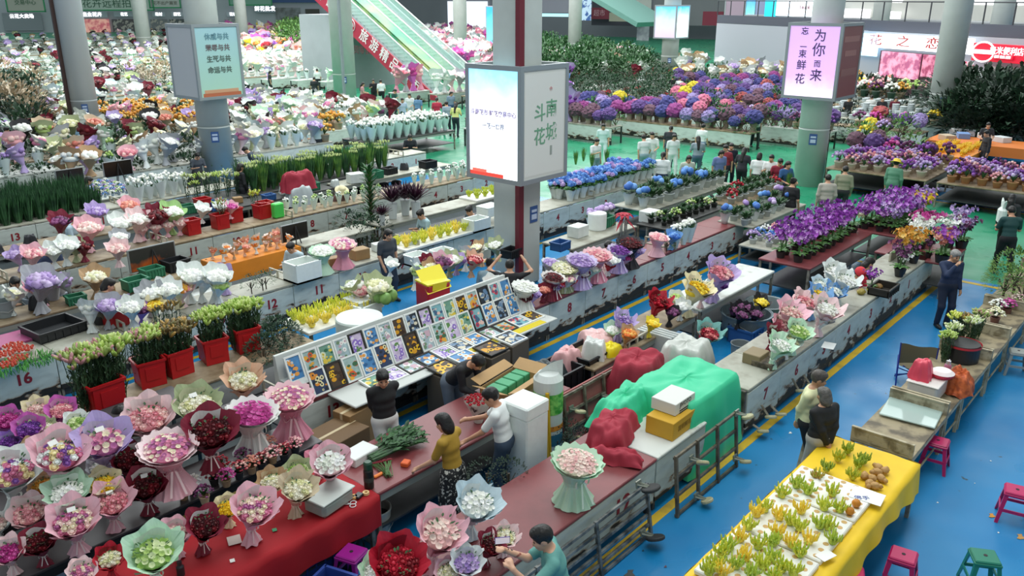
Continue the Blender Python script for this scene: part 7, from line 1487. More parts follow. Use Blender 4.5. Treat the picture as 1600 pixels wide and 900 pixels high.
def citron_table(c, z, s, h, cols, label, grp, trayc='#e9e8e0'):
    w = [at(x, y, z)[:2] for x, y in c] if isinstance(c[0], tuple) else [(c[0], c[2]), (c[1], c[3])]; xs = [q[0] for q in w]; ys = [q[1] for q in w]; X0, X1, Y0, Y1 = min(xs), max(xs), min(ys), max(ys)
    t = MB(); t.box(((X0 + X1) / 2, (Y0 + Y1) / 2, z - .03), (X1 - X0 + .1, Y1 - Y0 + .1, .06), bev=.01); l = MB()
    for x in (X0 + .08, X1 - .08):
        for y in (Y0 + .08, Y1 - .08): l.box((x, y, z / 2 - .03), (.05, .05, z - .06))
    place([('board', t.data('board', mat(trayc, .7)), None)] + ([('legs', l.data('legs', IRON), None)] if X0 < 9 else []), 'tray_table' if X0 < 9 else 'foam_board', label, 'table', (0, 0, 0))
    nx, ny = int((X1 - X0) / s), max(1, int((Y1 - Y0) / s)); k = 0
    for i in range(nx):
        for j in range(ny): c1, c2 = cols[k % len(cols)]; k += 1; place(citrus(k % 5, c1, c2), 'fingered_citron', grp, 'fruit', (X0 + (i + .5) / nx * (X1 - X0), Y0 + (j + .5) / ny * (Y1 - Y0), z), k, h, grp)
YC = [('#ecd03a', '#f4e26a'), ('#c9d23e', '#e9df54'), ('#b0c63e', '#dcd84a')]
citron_table([7.8, 9.3, 11.55, 12.35], .88, .26, .27, YC, 'white board of citrons above the dark leafy bunches', 'yellow green citron on the white board near number 11')
citron_table([12.3, 14.5, 14.05, 14.65], .88, .27, .27, YC, 'white tray table of citrons beside the standing woman', 'yellow green citron on the tray beside the standing woman')
citron_table([17.0, 18.7, 16.25, 16.9], .88, .3, .25, [('#c9c83a', '#a9bd3a')], 'pale tray of yellow citrons left of the middle pillar', 'small yellow citron left of the middle pillar')
for i, (px, py) in enumerate([(585, 455), (597, 448), (606, 452), (592, 462), (612, 460), (602, 465)]): v, f = rough_ball(2, .08, i); b = MB(); b.add(v * (.11, .11, .12) + (0, 0, .11), f); tag(ob('green_gourd', b.data('green_gourd', mat('#7fa85a', .5, noise=.15, ns=8), True), None, (*at(px, py, 1.2)[:2], 1.07)), 'pale green round gourd on the white foam box', 'gourd', 'green gourds on the foam box')
# parcel, bow on steel tubes, blue sheet
b = MB(); b.box((0, 0, .3), (.5, .45, .6), bev=.03); l = MB(); l.add([(-.26, -.24, .45), (.26, -.24, .5), (.30, .22, .82), (-.22, .24, .78)], [(0, 1, 2, 3)]); l.box((0, 0, .61), (.5, .45, .03)); l.box((0, -.235, .56), (.3, .01, .16), rotx(.2)); p_ = at(677, 465, 1.1)
place([('box', b.data('box', mat('#a8162c', .4)), None), ('yellow_flap', l.data('yellow_flap', mat('#e6d62c', .4)), None)], 'gift_parcel', 'red box with bright yellow folded top behind the pictures', 'parcel', (p_[0], p_[1], .83), -.2)
g = MB(); rr = MB(); p_ = at(972, 400, .2)
for i in range(6): a = i; g.tube([(.09 * math.cos(a), .09 * math.sin(a), 0), (.08 * math.cos(a), .08 * math.sin(a), 1.15)], .018, 6)
for i in range(9): a = i * .7; leaf(rr, (0, 0, 1.15), (math.cos(a), math.sin(a), .7), .32, .16, droop=.9)
for i in range(4): leaf(rr, (0, 0, 1.1), (math.cos(i * 1.6), math.sin(i * 1.6), -.6), .4, .1)
place([('tubes', g.data('tubes', mat('#c3c8c9', .25, metal=.8)), None), ('bow', rr.data('bow', mat('#b0283c', .7)), None)], 'tube_bundle', 'bundle of steel tubes tied with a dark red bow', 'tubes', (p_[0], p_[1], .1))
heap(1.1, .5, .55, 51, mat('#9c2338', .7, bump=.4), 'red_cloth', 'dark red cloth hung over pale drapery by the long leaf row', 'cloth', (*at(466, 290, 1.1)[:2], .95), 0, .65, .12); heap(.9, .45, .55, 52, mat('#b9c2c4', .4, bump=.4), 'pale_drapery', 'pale grey plastic drapery under the dark red cloth', 'sheet', (*at(468, 302, .9)[:2], .55), 0, .65, .10)
b = MB(); b.box((0, 0, .2), (.3, .2, .4), bev=.03); tag(ob('green_bag', b.data('green_bag', mat('#4fd05a', .4)), None, (*at(434, 330, 1.0)[:2], .83)), 'bright green shopping bag beside the red bucket', 'bag')
crate((*at(85, 520, .83)[:2], .83), (.8, .7, .16), mat('#26282b', .5), 'black slotted trays stacked on the counter next to number 16', .1); 
g = MB(); r_ = random.Random(8)
for i in range(260): leaf(g, (r_.uniform(-.45, .45), r_.uniform(-.3, .3), .0), (r_.uniform(-1, 1), r_.uniform(-1, 1), 1.6), .16, .02)
tag(ob('grass_tray', g.data('grass_tray', mat('#4f9a3a', .6)), None, (*at(40, 570, .85)[:2], .83)), 'tray of short bright green grass above number 16', 'plant')
for i, (px, py) in enumerate([(8, 558), (22, 545), (38, 550), (12, 575), (30, 565)]): b = MB(); b.lathe([(.10, 0), (.17, .07), (.175, .08)], 18, cap='bottom'); h = MB(); [h.tpl(ICO[0], (x * .15, y * .15, .09), .025, None, 0) for x, y, q_ in fan_points(24, 1, i)]; place([('bowl', b.data('bowl', mat('#e6ddd6')), None), ('berries', h.data('berries', mat('#b5381f')), None)], 'berry_bowl', 'pale bowl of orange red berries above number 16', 'bowl', (*at(px, py, .85)[:2], .83), 0, 1, 'bowls of orange red berries')
for i in range(3): box3('magenta_crate', 'pink magenta crate of the stack behind number 16', 'crate', (*at(25, 535, .8)[:2], .30 + .28 * i) if False else (4.1 + .9 * (i % 2), 15.2, .0 if i < 2 else .45), (.85, .6, .42), mat('#a8487a', .5, noise=.08, ns=4), 0, group='magenta crates behind number 16')
# supports where goods stand between the counter rows
TQ([22.65, 23.4, 14.05, 15.8], .83, 'grey', 'rear counter under the potted hydrangeas'); TQ([19.2, 24.1, 11.85, 13.05], .83, 'grey', 'counter under the second hydrangea row')
TQ([21.3, 25.3, 10.25, 11.35], .83, 'wood', 'counter under the leafy pots left of the orchids'); TQ([17.9, 21.1, 10.5, 11.4], .83, 'dark', 'dark tray counter above number 5'); TQ([19.55, 22.9, 8.95, 9.95], .83, 'grey', 'counter under mixed small hydrangeas by the aisle')
TQ([17.2, 20.95, 6.5, 7.6], .83, 'maroon', 'maroon table under the crowded violet orchids', pad=.05); TQ([21.05, 23.75, 5.85, 6.95], .83, 'maroon', 'maroon table under the back rows of the big orchid stand')
TQ([28.7, 31.4, 7.4, 10.7], .8, 'wood', 'trestle table of lilac pots behind the orchids'); TQ([28.7, 31.4, 4.3, 7.1], .8, 'wood', 'trestle table of lilac pots at the right edge')
back_counter(19.5, 21.2, 4.35, 5.9, 'maroon', 'maroon table under the mixed orchids at the row end'); TQ([18.6, 20.3, 7.95, 8.85], .6, 'grey', 'low table of small mixed pots left of the orchid table')
back_counter(2.6, 7.7, 11.15, 12.0, 'wood', 'weathered counter carrying the red buckets of tall lilies', z=.80); TQ([13.3, 19.1, 22.15, 23.35], .74, 'dark', 'dark counter under the long row of budded leaves'); TQ([6.5, 9.1, 24.4, 25.7], .68, 'dark', 'dark counter under the sword leaves at the left edge'); TQ([21.5, 26.3, 26.4, 28.3], .82, 'dark', 'counter under the mint sleeved flowers'); TQ([11.5, 13.25, 22.15, 23.35], .74, 'dark', 'counter under the white lily bunches')
# yellow grid cabinet and box stacks toward the right aisle
p_ = at(1262, 280, 0); b = MB(); b.box((0, 0, .95), (.5, .4, 1.9), bev=.03); g = MB()
for z in np.linspace(.1, 1.8, 6): g.box((0, -.22, z), (1.1, .02, .03))
for x in np.linspace(-.55, .55, 5): g.box((x, -.22, .95), (.025, .02, 1.8))
s = MB(); s.box((-.35, -.25, 1.8), (.4, .04, .22)); place([('cylinder_case', b.data('cylinder_case', mat('#c9c01c', .5)), None), ('grid', g.data('grid', mat('#26282a')), None), ('led_sign', s.data('led_sign', mat('#3fe07a', .5, emit=1.0)), None)], 'yellow_cabinet', 'tall yellow cabinet behind black grid with green lit sign', 'cabinet', (p_[0], p_[1], 0), -.6)
otable([34.0, 37.2, 7.5, 9.3], .8, 'orange cloth table of yellow citrons at the right'); otable([37.6, 39.6, 6.0, 10.0], .8, 'long orange cloth table beneath paper boxes at right', mat('#d9782c', .6))
fillq([34.2, 37.0, 7.6, 9.2], .8, .33, F(lambda k: citrus(k % 5, '#e0b51c', '#ecc93a'), 'fingered_citron', 'yellow citron on the orange table at the right', 'fruit', .8, .3, 'yellow citrons on the right orange table'))
for i, (px, py) in enumerate([(1495, 205), (1515, 208), (1505, 212), (1540, 213), (1480, 215), (1565, 218)]): box3('paper_box', 'white or blue paper box on the long orange table', 'box', (*at(px, py, .9)[:2], .8), (.6, .45, .22), mat(['#d9dcdc', '#c6cdd6', '#6f8fc0', '#dfe0dc', '#b9a48a', '#d0d4d6'][i]), .2 * i, group='paper boxes on the long orange table')

B(1057, 368, 26, 'blue', 'blue', zt=.83, where='at the end of the counter above number 5', lod=1)
for i, (px, py) in enumerate([(1083, 366), (1095, 363), (1075, 372)]): X(sleeve('white', i, '#cfdedb', 0), 'sleeve_bunch', 'white sleeved stems at the far end above number 5', 'bunch', px, py, .6, .83, .5)
for i, (px, py) in enumerate([(1060, 388), (1072, 384), (1082, 392)]): X(bush(i, '#4f7f44', '#2c5230', 160, .12), 'leafy_bunch', 'heap of green leaves above number 5', 'plant', px, py, .35, .83, .4)
# ---- boxes, bags and bins between the counters
CLK = [('cardboard_box', 'box', 'brown cardboard box', '#9a7a50'), ('foam_carton', 'box', 'white foam carton', '#d6dcd8'), ('dark_crate', 'crate', 'black crate', '#1c1e22'), ('plastic_bag', 'bag', 'pale plastic bag', '#c4ccc9'), ('dark_bag', 'bag', 'dark bag', '#26282e'), ('blue_bin', 'bin', 'blue bin', '#2f5f9a'), ('water_pail', 'pail', 'grey water pail', '#8a9496'), ('green_crate', 'crate', 'green crate', '#2f7a5a')]
def clutter(x0, x1, y0, y1, z, n, where, smin=.25, smax=.5, kinds=range(8)):
    for i in range(n):
        nm, cat, lb, c = CLK[list(kinds)[rnd.randrange(len(list(kinds)))]]; x = x0 + (x1 - x0) * (i + .5) / n; y = rnd.uniform(y0, y1); s_ = rnd.uniform(smin, smax)
        if not in_view((x, y, z + .3), 20, 20): continue
        m_ = mat(c, .6, noise=.08, ns=5); L_ = '%s %s' % (lb, where)
        if 'bag' in nm: heap(s_, s_ * .8, s_ * .7, i + 100, m_, nm, L_, cat, (x, y, z), i, .6, .1)
        elif nm == 'water_pail': cyl(nm, L_, 0, 0, z, s_ * .42, s_ * .8, m_, cat, loc=(x, y), hollow=True)
        elif 'crate' in nm or nm == 'blue_bin': crate((x, y, z), (s_ * 1.3, s_, s_ * .6), m_, L_, rnd.uniform(-.1, .1), nm)
        else: box3(nm, L_, cat, (x, y, z), (s_ * 1.3, s_, s_ * .8), m_, rnd.uniform(-.3, .3))
for k, (a, b_) in enumerate([(11, 19), (12.0, 19), (3.0, 18), (3, 20), (4, 20)]):
    clutter(a, b_, ROWY[k] + 1.25, ROWY[k] + 1.9, 0, int((b_ - a) * 1.1), 'on the floor of the %s stalls' % rowname(k), .35, .6)
clutter(13.0, 19.0, 11.45, 12.0, .83, 5, 'on the back counter right of the pillar'); clutter(2.6, 8.4, 16.2, 16.8, .83, 10, 'on the weathered third row back counter', .2, .4); clutter(4, 20, 21.0, 21.5, .83, 20, 'on the fourth row back counters', .2, .4)
clutter(10.2, 13.0, 14.2, 14.8, .83, 4, 'on the counter above number 11', .2, .35, (0, 1, 3)); clutter(13.6, 16, 7.1, 7.7, .83, 3, 'on the white back counter', .2, .3, (1, 3))
# ============================================================= THE FAR STALLS
def inside(p, poly):
    x, y = p; c = False; n = len(poly); j = n - 1
    for i in range(n):
        xi, yi = poly[i]; xj, yj = poly[j]
        if (yi > y) != (yj > y) and x < (xj - xi) * (y - yi) / (yj - yi) + xi: c = not c
        j = i
    return c
AISLES = [[(372, 140), (560, 148), (600, 165), (735, 172), (735, 240), (690, 228), (600, 206), (530, 192), (372, 172)], [(890, 228), (1010, 224), (1060, 234), (1240, 238), (1290, 262), (1270, 305), (1150, 290), (1010, 268), (890, 255)], [(1270, 235), (1330, 235), (1330, 300), (1270, 300)], [(540, 120), (735, 120), (735, 160), (540, 160)], [(1470, 310), (1700, 310), (1700, 420), (1470, 420)]]
FARQ = {}
def q_add(kind, proto, name, label, cat, loc, h): FARQ.setdefault(kind, []).append((dist(loc), proto, name, label, cat, loc, rnd.uniform(0, 6.28), h))
bk = lambda w, c: (lambda k: bouquet(w, c, 'rose', 12, k % 2, 2))
PASTEL = [('grey', 'cream'), ('kraft', 'white'), ('sage', 'cream'), ('pink', 'pink'), ('white', 'white'), ('lilac', 'lilac'), ('pale pink', 'mixed pink'), ('white', 'cream'), ('kraft', 'cream'), ('grey', 'white'), ('dark red', 'dark red'), ('mint', 'white'), ('lilac', 'white'), ('pale blue', 'white'), ('white', 'mixed pink'), ('beige', 'salmon'), ('black', 'white'), ('white', 'white'), ('black', 'dark red'), ('grey', 'lilac'), ('sage', 'green'), ('white', 'white')]
BRIGHT = [('rose pink', 'pink'), ('magenta', 'magenta'), ('pale pink', 'salmon'), ('white', 'white'), ('lilac', 'purple'), ('peach', 'orange'), ('cream', 'yellow'), ('pink', 'red'), ('white', 'mixed')]
PM = [('#5a3f7a', '#7a5a9a'), ('#8a3a7a', '#a04f8c'), ('#c9708c', '#c98090'), ('#3f3f7a', '#5a5a9a'), ('#6a4a5a', '#4f3a48'), ('#c9b52a', '#e6d64c'), ('#a04a4a', '#7a4a4a'), ('#8f7fb0', '#7f6f9a')]
def far_item(px, py, p, k):
    r = rnd.random(); x, y = p
    def bq(pool, h=.62, place_='on the far counters'):
        w, c = pool[rnd.randrange(len(pool))]
        q_add('bq', bouquet(w, c, 'rose', 12, k % 2, 2), 'bouquet', '%s paper bouquet %s' % (w, place_), 'bouquet', (x, y, .82), h * rnd.uniform(.85, 1.2))
    def bush_(h, c='#2f5a33', c2='#183520', lb='dark leafy potted shrub among the far stalls', z=.0, palm=False): q_add('bush', blades(k % 3, None, 0) if palm and k % 2 else bush(k % 3, c, c2, 130, .16), 'potted_shrub', lb, 'shrub', (x, y, z), h * rnd.uniform(.85, 1.2))
    def pom(h=.8, z=.7): c = PM[rnd.choice((0, 0, 1, 1, 2, 3, 3, 4, 4, 4, 5, 6, 7, 7, 0))]; q_add('pom', pompom(c, k % 2), 'dried_flower_ball', 'round %s dried flower bunch by the right aisle' % {'#5a3f7a': 'violet', '#8a3a7a': 'magenta', '#c9708c': 'pink', '#3f3f7a': 'blue violet', '#6a4a5a': 'dusky', '#c9b52a': 'yellow', '#a04a4a': 'rust red', '#8f7fb0': 'pale lilac'}[c[0]], 'bunch', (x, y, z), h * rnd.uniform(.8, 1.2))
    def pot(cs, h=.55): c = cs[rnd.randrange(len(cs))]; q_add('pot', potted(c, k % 2, 1, '#b9a488'), 'potted_flowers', 'small pot of %s flowers on the far tables' % c, 'flower pot', (x, y, .8), h)
    def slv(c='white', h=.75): q_add('slv', sleeve(c, k % 2, '#cfdedd', 1), 'sleeve_bunch', 'pale sleeved %s bunch on the far counters' % c, 'bunch', (x, y, .82), h)
    if px < 62 and 125 < py < 215: (bush_(1.9, '#2f4f33', '#1c3322', 'tall dark leafy mass at the upper left edge') if r < .55 else (bush_(1.8, '#b9a88c', '#8f7f66', 'beige plume grass at the upper left edge', .6) if r < .8 else bq(PASTEL)))
    elif px < 345 and py > 50:
        if 120 < px < 330 and 168 < py < 200 and r < .5: q_add('pot', potted('gold', k % 2, 1, '#b9a488'), 'potted_flowers', 'yellow daisy bunch in the left far rows', 'flower pot', (x, y, .8), .85)
        elif 200 < px < 260 and 120 < py < 150 and r < .4: bush_(1.5, '#b9ac96', '#8f836c', 'pale pampas plumes left of the poem pillar', .6)
        elif r < .58: bq(PASTEL, .72, 'in the dense far rows at left')
        elif r < .68: slv(('white', 'lilac', 'green')[k % 3])
        else: bush_(1.2)
    elif px < 350: bq(PASTEL, 1.0, 'far back beneath the hanging banners') if r < .6 else bush_(1.4)
    elif px < 525 and py < 118:
        if 440 < px < 512 and 40 < py < 88: bush_(3.0, '#6f9a4a', '#3f6a38', 'bright green tree like plant left of the escalator') if r < .35 else bq(BRIGHT, 1.1, 'in the bright far flower bank')
        elif py > 92: bq([('white', 'white'), ('white', 'cream'), ('pale pink', 'white')], .95, 'in the white bank left of the escalator')
        else: bq(BRIGHT, 1.2, 'in the bright far flower bank')
    elif px < 560 and py < 250: 
        if 490 < px and 190 < py < 222 and r < .7: q_add('pot', potted('gold', k % 2, 1, '#b9a488'), 'potted_flowers', 'yellow flower bunch left of the light box', 'flower pot', (x, y, .8), .85)
        else: bq(PASTEL, .7, 'in the rows below the escalator') if r < .75 else slv()
    elif px < 740 and py > 150: (bq([('white', 'white'), ('dark red', 'dark red'), ('white', 'cream'), ('pale pink', 'white'), ('mint', 'green'), ('kraft', 'white'), ('grey', 'plum')], .72, 'between the escalator and the light box') if r < .62 else (slv() if r < .8 else bush_(1.3, '#3f6a48', '#264a34', 'leafy plant between escalator and light box')))
    elif px < 770: bq([('rose pink', 'pink'), ('magenta', 'magenta'), ('white', 'white'), ('pale pink', 'pink'), ('grey', 'white')], 1.1, 'right of the escalator handrails')
    elif px < 1010 and 62 < py < 125: (bush_(2.1, '#3f6f3c', '#1f4526', 'large bright leafed shrub in the far green bank') if r < .8 else bq(PASTEL, .9, 'beside the far green bank'))
    elif px < 890 or (px < 1330 and py < 70): bq([('grey', 'white'), ('lilac', 'purple'), ('black', 'blue'), ('black', 'mixed'), ('pale blue', 'lilac')], 1.0, 'in the shaded far middle') if r < .8 else bush_(1.5)
    elif px < 1050 and py < 162: (bush_(1.1, '#2f5a38', '#1c3a28', 'low dark leafy plant in the middle beds', .5) if r < .8 else pot(['red', 'white']))
    elif px < 1060 and py < 205: pom(.95) if r < .8 else bush_(.9, '#4f8a4a', '#2f5f34', 'small green plant among dried bunches', .6)
    elif px < 1330 and py < 128: (bq([('white', 'white'), ('kraft', 'cream'), ('beige', 'white'), ('grey', 'lilac')], .9, 'on the pale far tables at right') if r < .7 else bush_(1.4, '#3f6a40', '#26422c', 'shrub on the pale far tables'))
    elif px < 1245 and py < 215: (pom(.9) if r < .72 else (pot(['lilac', 'purple', 'pink']) if r < .86 else bush_(1.1, '#3f7a44', '#26522f', 'green plant among the purple stalls', .5)))
    elif px < 1470 and py < 150: (pot(['yellow', 'white', 'pink', 'gold'], 1.0) if r < .6 else bush_(1.7, '#26402c', '#182a1e', 'dark shrub before the flower shop'))
    elif px > 1470 and py < 212: bush_(2.7, '#23402a', '#14281a', 'tall dark palm like shrub at upper right', palm=True)
    elif px < 1480 and py < 190: (q_add('cup', [('stack', CUPS, None)], 'pot_stack', 'stack of pale grey plastic pots at the right', 'pots', (x, y, .0), 1.0) if r < .6 else bush_(1.0, '#2c3f34', '#1c2a22', 'dark plant among the pot stacks'))
    elif py < 250: (pom(.9) if r < .35 else (pot(['lilac', 'purple', 'plum', 'magenta', 'yellow'], .8) if r < .85 else bush_(1.0, '#6f9a4a', '#3f6a38', 'fresh green bunch beside the lilac pots', .6)))
WPL = [(np.array(A_), (lambda d: d if d @ np.array(A_) < 0 else -d)(np.array([(B_ - A_)[1], -(B_ - A_)[0]]) / np.linalg.norm(B_ - A_))) for A_, B_ in ((WA, WB), (WC, WD), (WG, WH))]
def far_rows():
    Y = 25.9; j = 0; tabs = []
    while Y < 135:
        X_ = 2.0; run = None; pitch = 2.33 if Y < 60 else 3.4
        while X_ < 130:
            dd = math.hypot(X_, Y); s = max(.62, dd * .0125)
            hit_ = 0
            px, py, w = pix((X_, Y + .4, .9))
            if all((np.array([X_, Y]) - a_) @ n_ > 1.5 for a_, n_ in WPL) and -20 < px < 1620 and 20 < py < 275 and w < 145 and not any(inside(pix((X_, Y + .4, 0))[:2], a) for a in AISLES) and not (38 < X_ < 46 and 39 < Y < 58) and not (13 < X_ < 27 and Y < 26) and not (21 < X_ < 26.6 and 26 < Y < 28.6):
                for dy in (0.1, .55) if dd < 48 else (.3,):
                    q = (X_ + rnd.uniform(-.12, .12) * s, Y + dy); a = pix((q[0], q[1], 1)); far_item(a[0], a[1], q, j); j += 1
                hit_ = 1
            if hit_: run = [X_ - s / 2, X_ + s / 2] if run is None else [run[0], X_ + s / 2]
            if run and (not hit_ or run[1] - run[0] > 45): tabs.append((run[0], run[1], Y)); run = None
            X_ += s
        if run: tabs.append((run[0], run[1], Y))
        Y += pitch
    return tabs
def far_right():       # rows beyond the cross aisle, running the other way
    tabs = []; j = 0; X_ = 31.9
    while X_ < 66:
        Y = -4.0; run = None
        while Y < 25.5:
            s = max(.62, math.hypot(X_, Y) * .0125); px, py, w = pix((X_, Y, .9)); ok = 880 < px < 1620 and 90 < py < 262 and not any(inside(pix((X_, Y, 0))[:2], a) for a in AISLES) and not (33.5 < X_ < 40 and 5.5 < Y < 10.4)
            d_ = (np.array([X_, Y]) - WG) @ nE; ok = ok and d_ > 2
            if ok:
                for dx in (0, .45):
                    q = (X_ + dx, Y + rnd.uniform(-.08, .08)); a = pix((q[0], q[1], 1)); far_item(a[0], a[1], q, j); j += 1
                run = [Y - s / 2, Y + s / 2] if run is None else [run[0], Y + s / 2]
            if run and (not ok or run[1] - run[0] > 30): tabs.append((run[0], run[1], X_)); run = None
            Y += s
        if run: tabs.append((run[0], run[1], X_))
        X_ += 2.5
    return tabs
def flush():
    for kind, L in FARQ.items():
        L.sort(key=lambda q: q[0]); cap = {'bq': 60, 'pot': 120, 'bush': 270, 'slv': 150}.get(kind, 280)
        for (_, pr, nm, lb, cat, loc, rz, h) in L[:cap]: place(pr, nm, lb, cat, loc, rz, h, ('far ' + kind.replace('bq', 'bouquets').replace('slv', 'sleeved bunches').replace('pom', 'dried flower balls').replace('pot', 'potted flowers')) if False else lb + ' (far stalls)')
        rest = L[cap:]
        if rest:
            V = []; Fs = []; Mi = []; mats = []; n = 0
            for (_, pr, nm, lb, cat, loc, rz, h) in rest:
                R = rotz(rz)
                for p in pr:
                    me = p[1]; v = np.empty(len(me.vertices) * 3, np.float32); me.vertices.foreach_get('co', v); v = v.reshape(-1, 3) * h @ R.T + loc; ids = []
                    for m in me.materials:
                        if m not in mats: mats.append(m)
                        ids.append(mats.index(m))
                    for po in me.polygons: Fs.append(tuple(i + n for i in po.vertices)); Mi.append(ids[po.material_index])
                    V.append(v); n += len(v)
            me = bpy.data.meshes.new('far_flowers'); me.from_pydata(np.concatenate(V).tolist(), [], Fs)
            for m in mats: me.materials.append(m)
            me.polygons.foreach_set('material_index', Mi); me.update()
            tag(ob('far_flowers', me), {'bq': 'distant mass of paper bouquets at the back of the hall'}.get(kind, 'distant mass of %s at the back of the hall' % rest[0][2].replace('_', ' ')), 'flowers', None, 'stuff')
tb = far_rows(); tr = far_right()
def far_table(W_, D, top):
    k = ('ft', round(W_, 1), D, top)
    if k in _PC: return _PC[k]
    t = MB(); t.box((0, 0, .79), (W_, D, .05)); f = MB(); f.box((0, -D / 2 + .02, .42), (W_, .03, .66)); l = MB()
    for x in (-W_ / 2 + .05, W_ / 2 - .05):
        for y in (-D / 2 + .06, D / 2 - .06): l.box((x, y, .38), (.06, .06, .76))
    _PC[k] = [('worktop', t.data('worktop', TOPS[top]), None), ('front_panel', f.data('front_panel', PEELS[0]), None), ('legs', l.data('legs', DIRON), None)]; return _PC[k]
for i, (a, b_, Y) in enumerate(tb):
    if b_ - a > 1.2: place(far_table(b_ - a, .95, ('white', 'grey', 'wood')[i % 3]), 'market_counter', 'long far counter under dense flowers, %s top' % ('white', 'grey', 'wooden')[i % 3], 'counter', ((a + b_) / 2, Y + .35, 0), 0, 1, 'long far counters')
for i, (a, b_, X_) in enumerate(tr):
    if b_ - a > 1.2: place(far_table(b_ - a, .95, ('wood', 'grey', 'white')[i % 3]), 'market_counter', 'far counter beyond the green aisle, %s top' % ('wooden', 'grey', 'white')[i % 3], 'counter', (X_ + .2, (a + b_) / 2, 0), -PI / 2, 1, 'far counters beyond the green aisle')
print({k: len(v) for k, v in FARQ.items()}, len(tb), len(tr))
flush()
# ============================================================= PEOPLE
NAV, BLKC = '#1b2438', '#17181b'
def stand_pose(**k): d = {'hands': ((-.24, -.06, .84), (.25, -.02, .82)), 'feet': ((-.1, .02, .07), (.1, -.02, .07)), 'head': (.25, 0)}; d.update(k); return d
P_man = figure(dict(BACK, head=(.42, -.35), feet=((-.1, 0, .07), (.1, 0, .07)), hem=.80), .010, 'long', '#1a1b1d', '#d5d6d2', 'trousers', '#0f0d0c', 'short', '#2a2a2a', '#c08e70', 1.08)
person(P_man, 'person in loose black shirt and white trousers, hands behind the back, watching', 597, 583, 28, 1.70, ztop=1.60)
P_lean = figure({'lean': .85, 'head': (.15, .15), 'hands': ((-.18, -.62, .93), (.10, -.66, .93)), 'feet': ((-.12, .05, .07), (.12, .0, .07)), 'pole': (0, .3, -1)}, .010, 'long', '#1b1c20', '#5f6a78', 'trousers', '#0f0d0c', 'short', '#2a2a2a', '#c08e70')
place(P_lean, 'person', 'person in black leaning over the work table holding red roses', 'person', (8.0, 8.25, 0), .12, 1.0)
P_must = figure({'lean': .12, 'head': (.35, -.1), 'hands': ((-.28, -.38, .98), (.22, -.36, .98)), 'pole': (0, .4, -1), 'hem': .86}, .010, 'short', '#a8852a', mat('#17191b', .8, h2='#b9b9b0', ns=26, thr=(.56, .6)), 'skirt', '#120f0e', 'bob', '#2a2a2a', '#c99a7c', .92)
place(P_must, 'person', 'person seen from behind in mustard top and black floral skirt', 'person', (6.25, 6.45, 0), PI + .25, .97)
P_wt = figure({'lean': .2, 'head': (.35, .1), 'hands': ((-.12, -.52, 1.12), (.22, -.44, 1.0)), 'pole': (0, .4, -1), 'hem': .80}, .010, 'short', '#e3e8e6', '#2f4054', 'trousers', '#0f0d0c', 'short', '#2a2a2a', '#c08e70')
place(P_wt, 'person', 'person seen from behind in white T-shirt at the work table', 'person', (7.15, 6.4, 0), PI + .45, 1.0)
P_teal = figure({'lean': .25, 'head': (.25, 0), 'hands': ((-.02, -.55, 1.40), (.30, -.48, 1.42)), 'pole': (.5, .2, -.8), 'hem': .82, 'palm': {-1: (.5, -.3, .5), 1: (-.7, -.3, .3)}}, .010, 'short', '#5f9a92', '#8f9aa2', 'trousers', '#15120f', 'short', '#2a2a2a', '#d0a083')
place(P_teal, 'person', 'person in teal T-shirt holding up a phone at the bottom edge', 'person', (5.35, 4.05, 0), PI + .75, 1.0)
b = MB(); b.box((0, 0, 0), (.15, .012, .075), bev=.004); s = MB(); s.box((0, -.0075, 0), (.14, .002, .066)); p_ = at(826, 816, 1.45)
place([('case', b.data('case', mat('#4f3a8c', .4)), None), ('screen', s.data('screen', mat('#cfc4c8', .3, emit=.5)), None)], 'phone', 'phone held up sideways over the maroon counter', 'phone', (4.95 + .12, 4.05 + .52, 1.42), -.7)
g = MB()
for x, y, q_ in fan_points(40, .17, 2): g.tpl(ROSE, (x, y, .30 + .05 * (1 - q_ * q_)), .028, upto((x * 3, y * 3, 1), x * 9), 0)
w_ = MB(); w_.lathe([(.06, 0), (.09, .12), (.17, .28), (.18, .30)], 24, cap='bottom')
p_ = at(712, 652, 1.12); place([('flowers', g.data('flowers', [fl('#b0142a')], True), None), ('wrap', w_.data('wrap', mat('#cfd0c6', .5, h2='#2c2c2c', ns=12, thr=(.56, .6))), None)], 'bouquet', 'bright red rose bouquet being wrapped on the work table', 'bouquet', (7.45, 7.15, .83), 0, 1.1)
# couple on the blue aisle
P_old1 = figure(dict(BACK, head=(.35, .5), hem=.84), .010, 'long', '#dbdcae', '#14161c', 'trousers', '#4a443e', 'short', '#1c1c1c', '#b98c6c', 1.25, None, None, '#d9d9b4')
person(P_old1, 'person with grey brown hair in pale yellow sweater and black trousers', 1276, 577, 75, 1.68)
P_old2 = figure(dict(BACK, head=(.3, -.2), hem=.78), .010, 'long', '#191a1c', '#a9a59c', 'trousers', '#575450', 'bob', '#1c1c1c', '#b98c6c', 1.3)
person(P_old2, 'grey haired person in black jacket and grey trousers, hands behind', 1292, 606, -130, 1.58)
P_nv = figure({'head': (.35, .2), 'hands': ((-.05, -.24, 1.42), (.22, -.08, .85)), 'pole': (-.4, -.2, -.8), 'hem': .72}, .012, 'long', '#1c2c4c', '#1a2338', 'trousers', '#8b8986', 'short', '#1c1c1c', '#b98c6c', 1.1)
person(P_nv, 'grey haired person in navy jacket with hand raised to mouth', 1492, 388, 30, 1.68)
P_gr = figure({'lean': .12, 'head': (.45, 0), 'hands': ((-.16, -.36, 1.12), (.16, -.36, 1.12)), 'feet': ((-.13, .16, .07), (.12, -.2, .07)), 'hem': .86}, .012, 'short', '#1f4644', '#15161a', 'trousers', '#15120f', 'short', '#1c1c1c', '#c08e70')
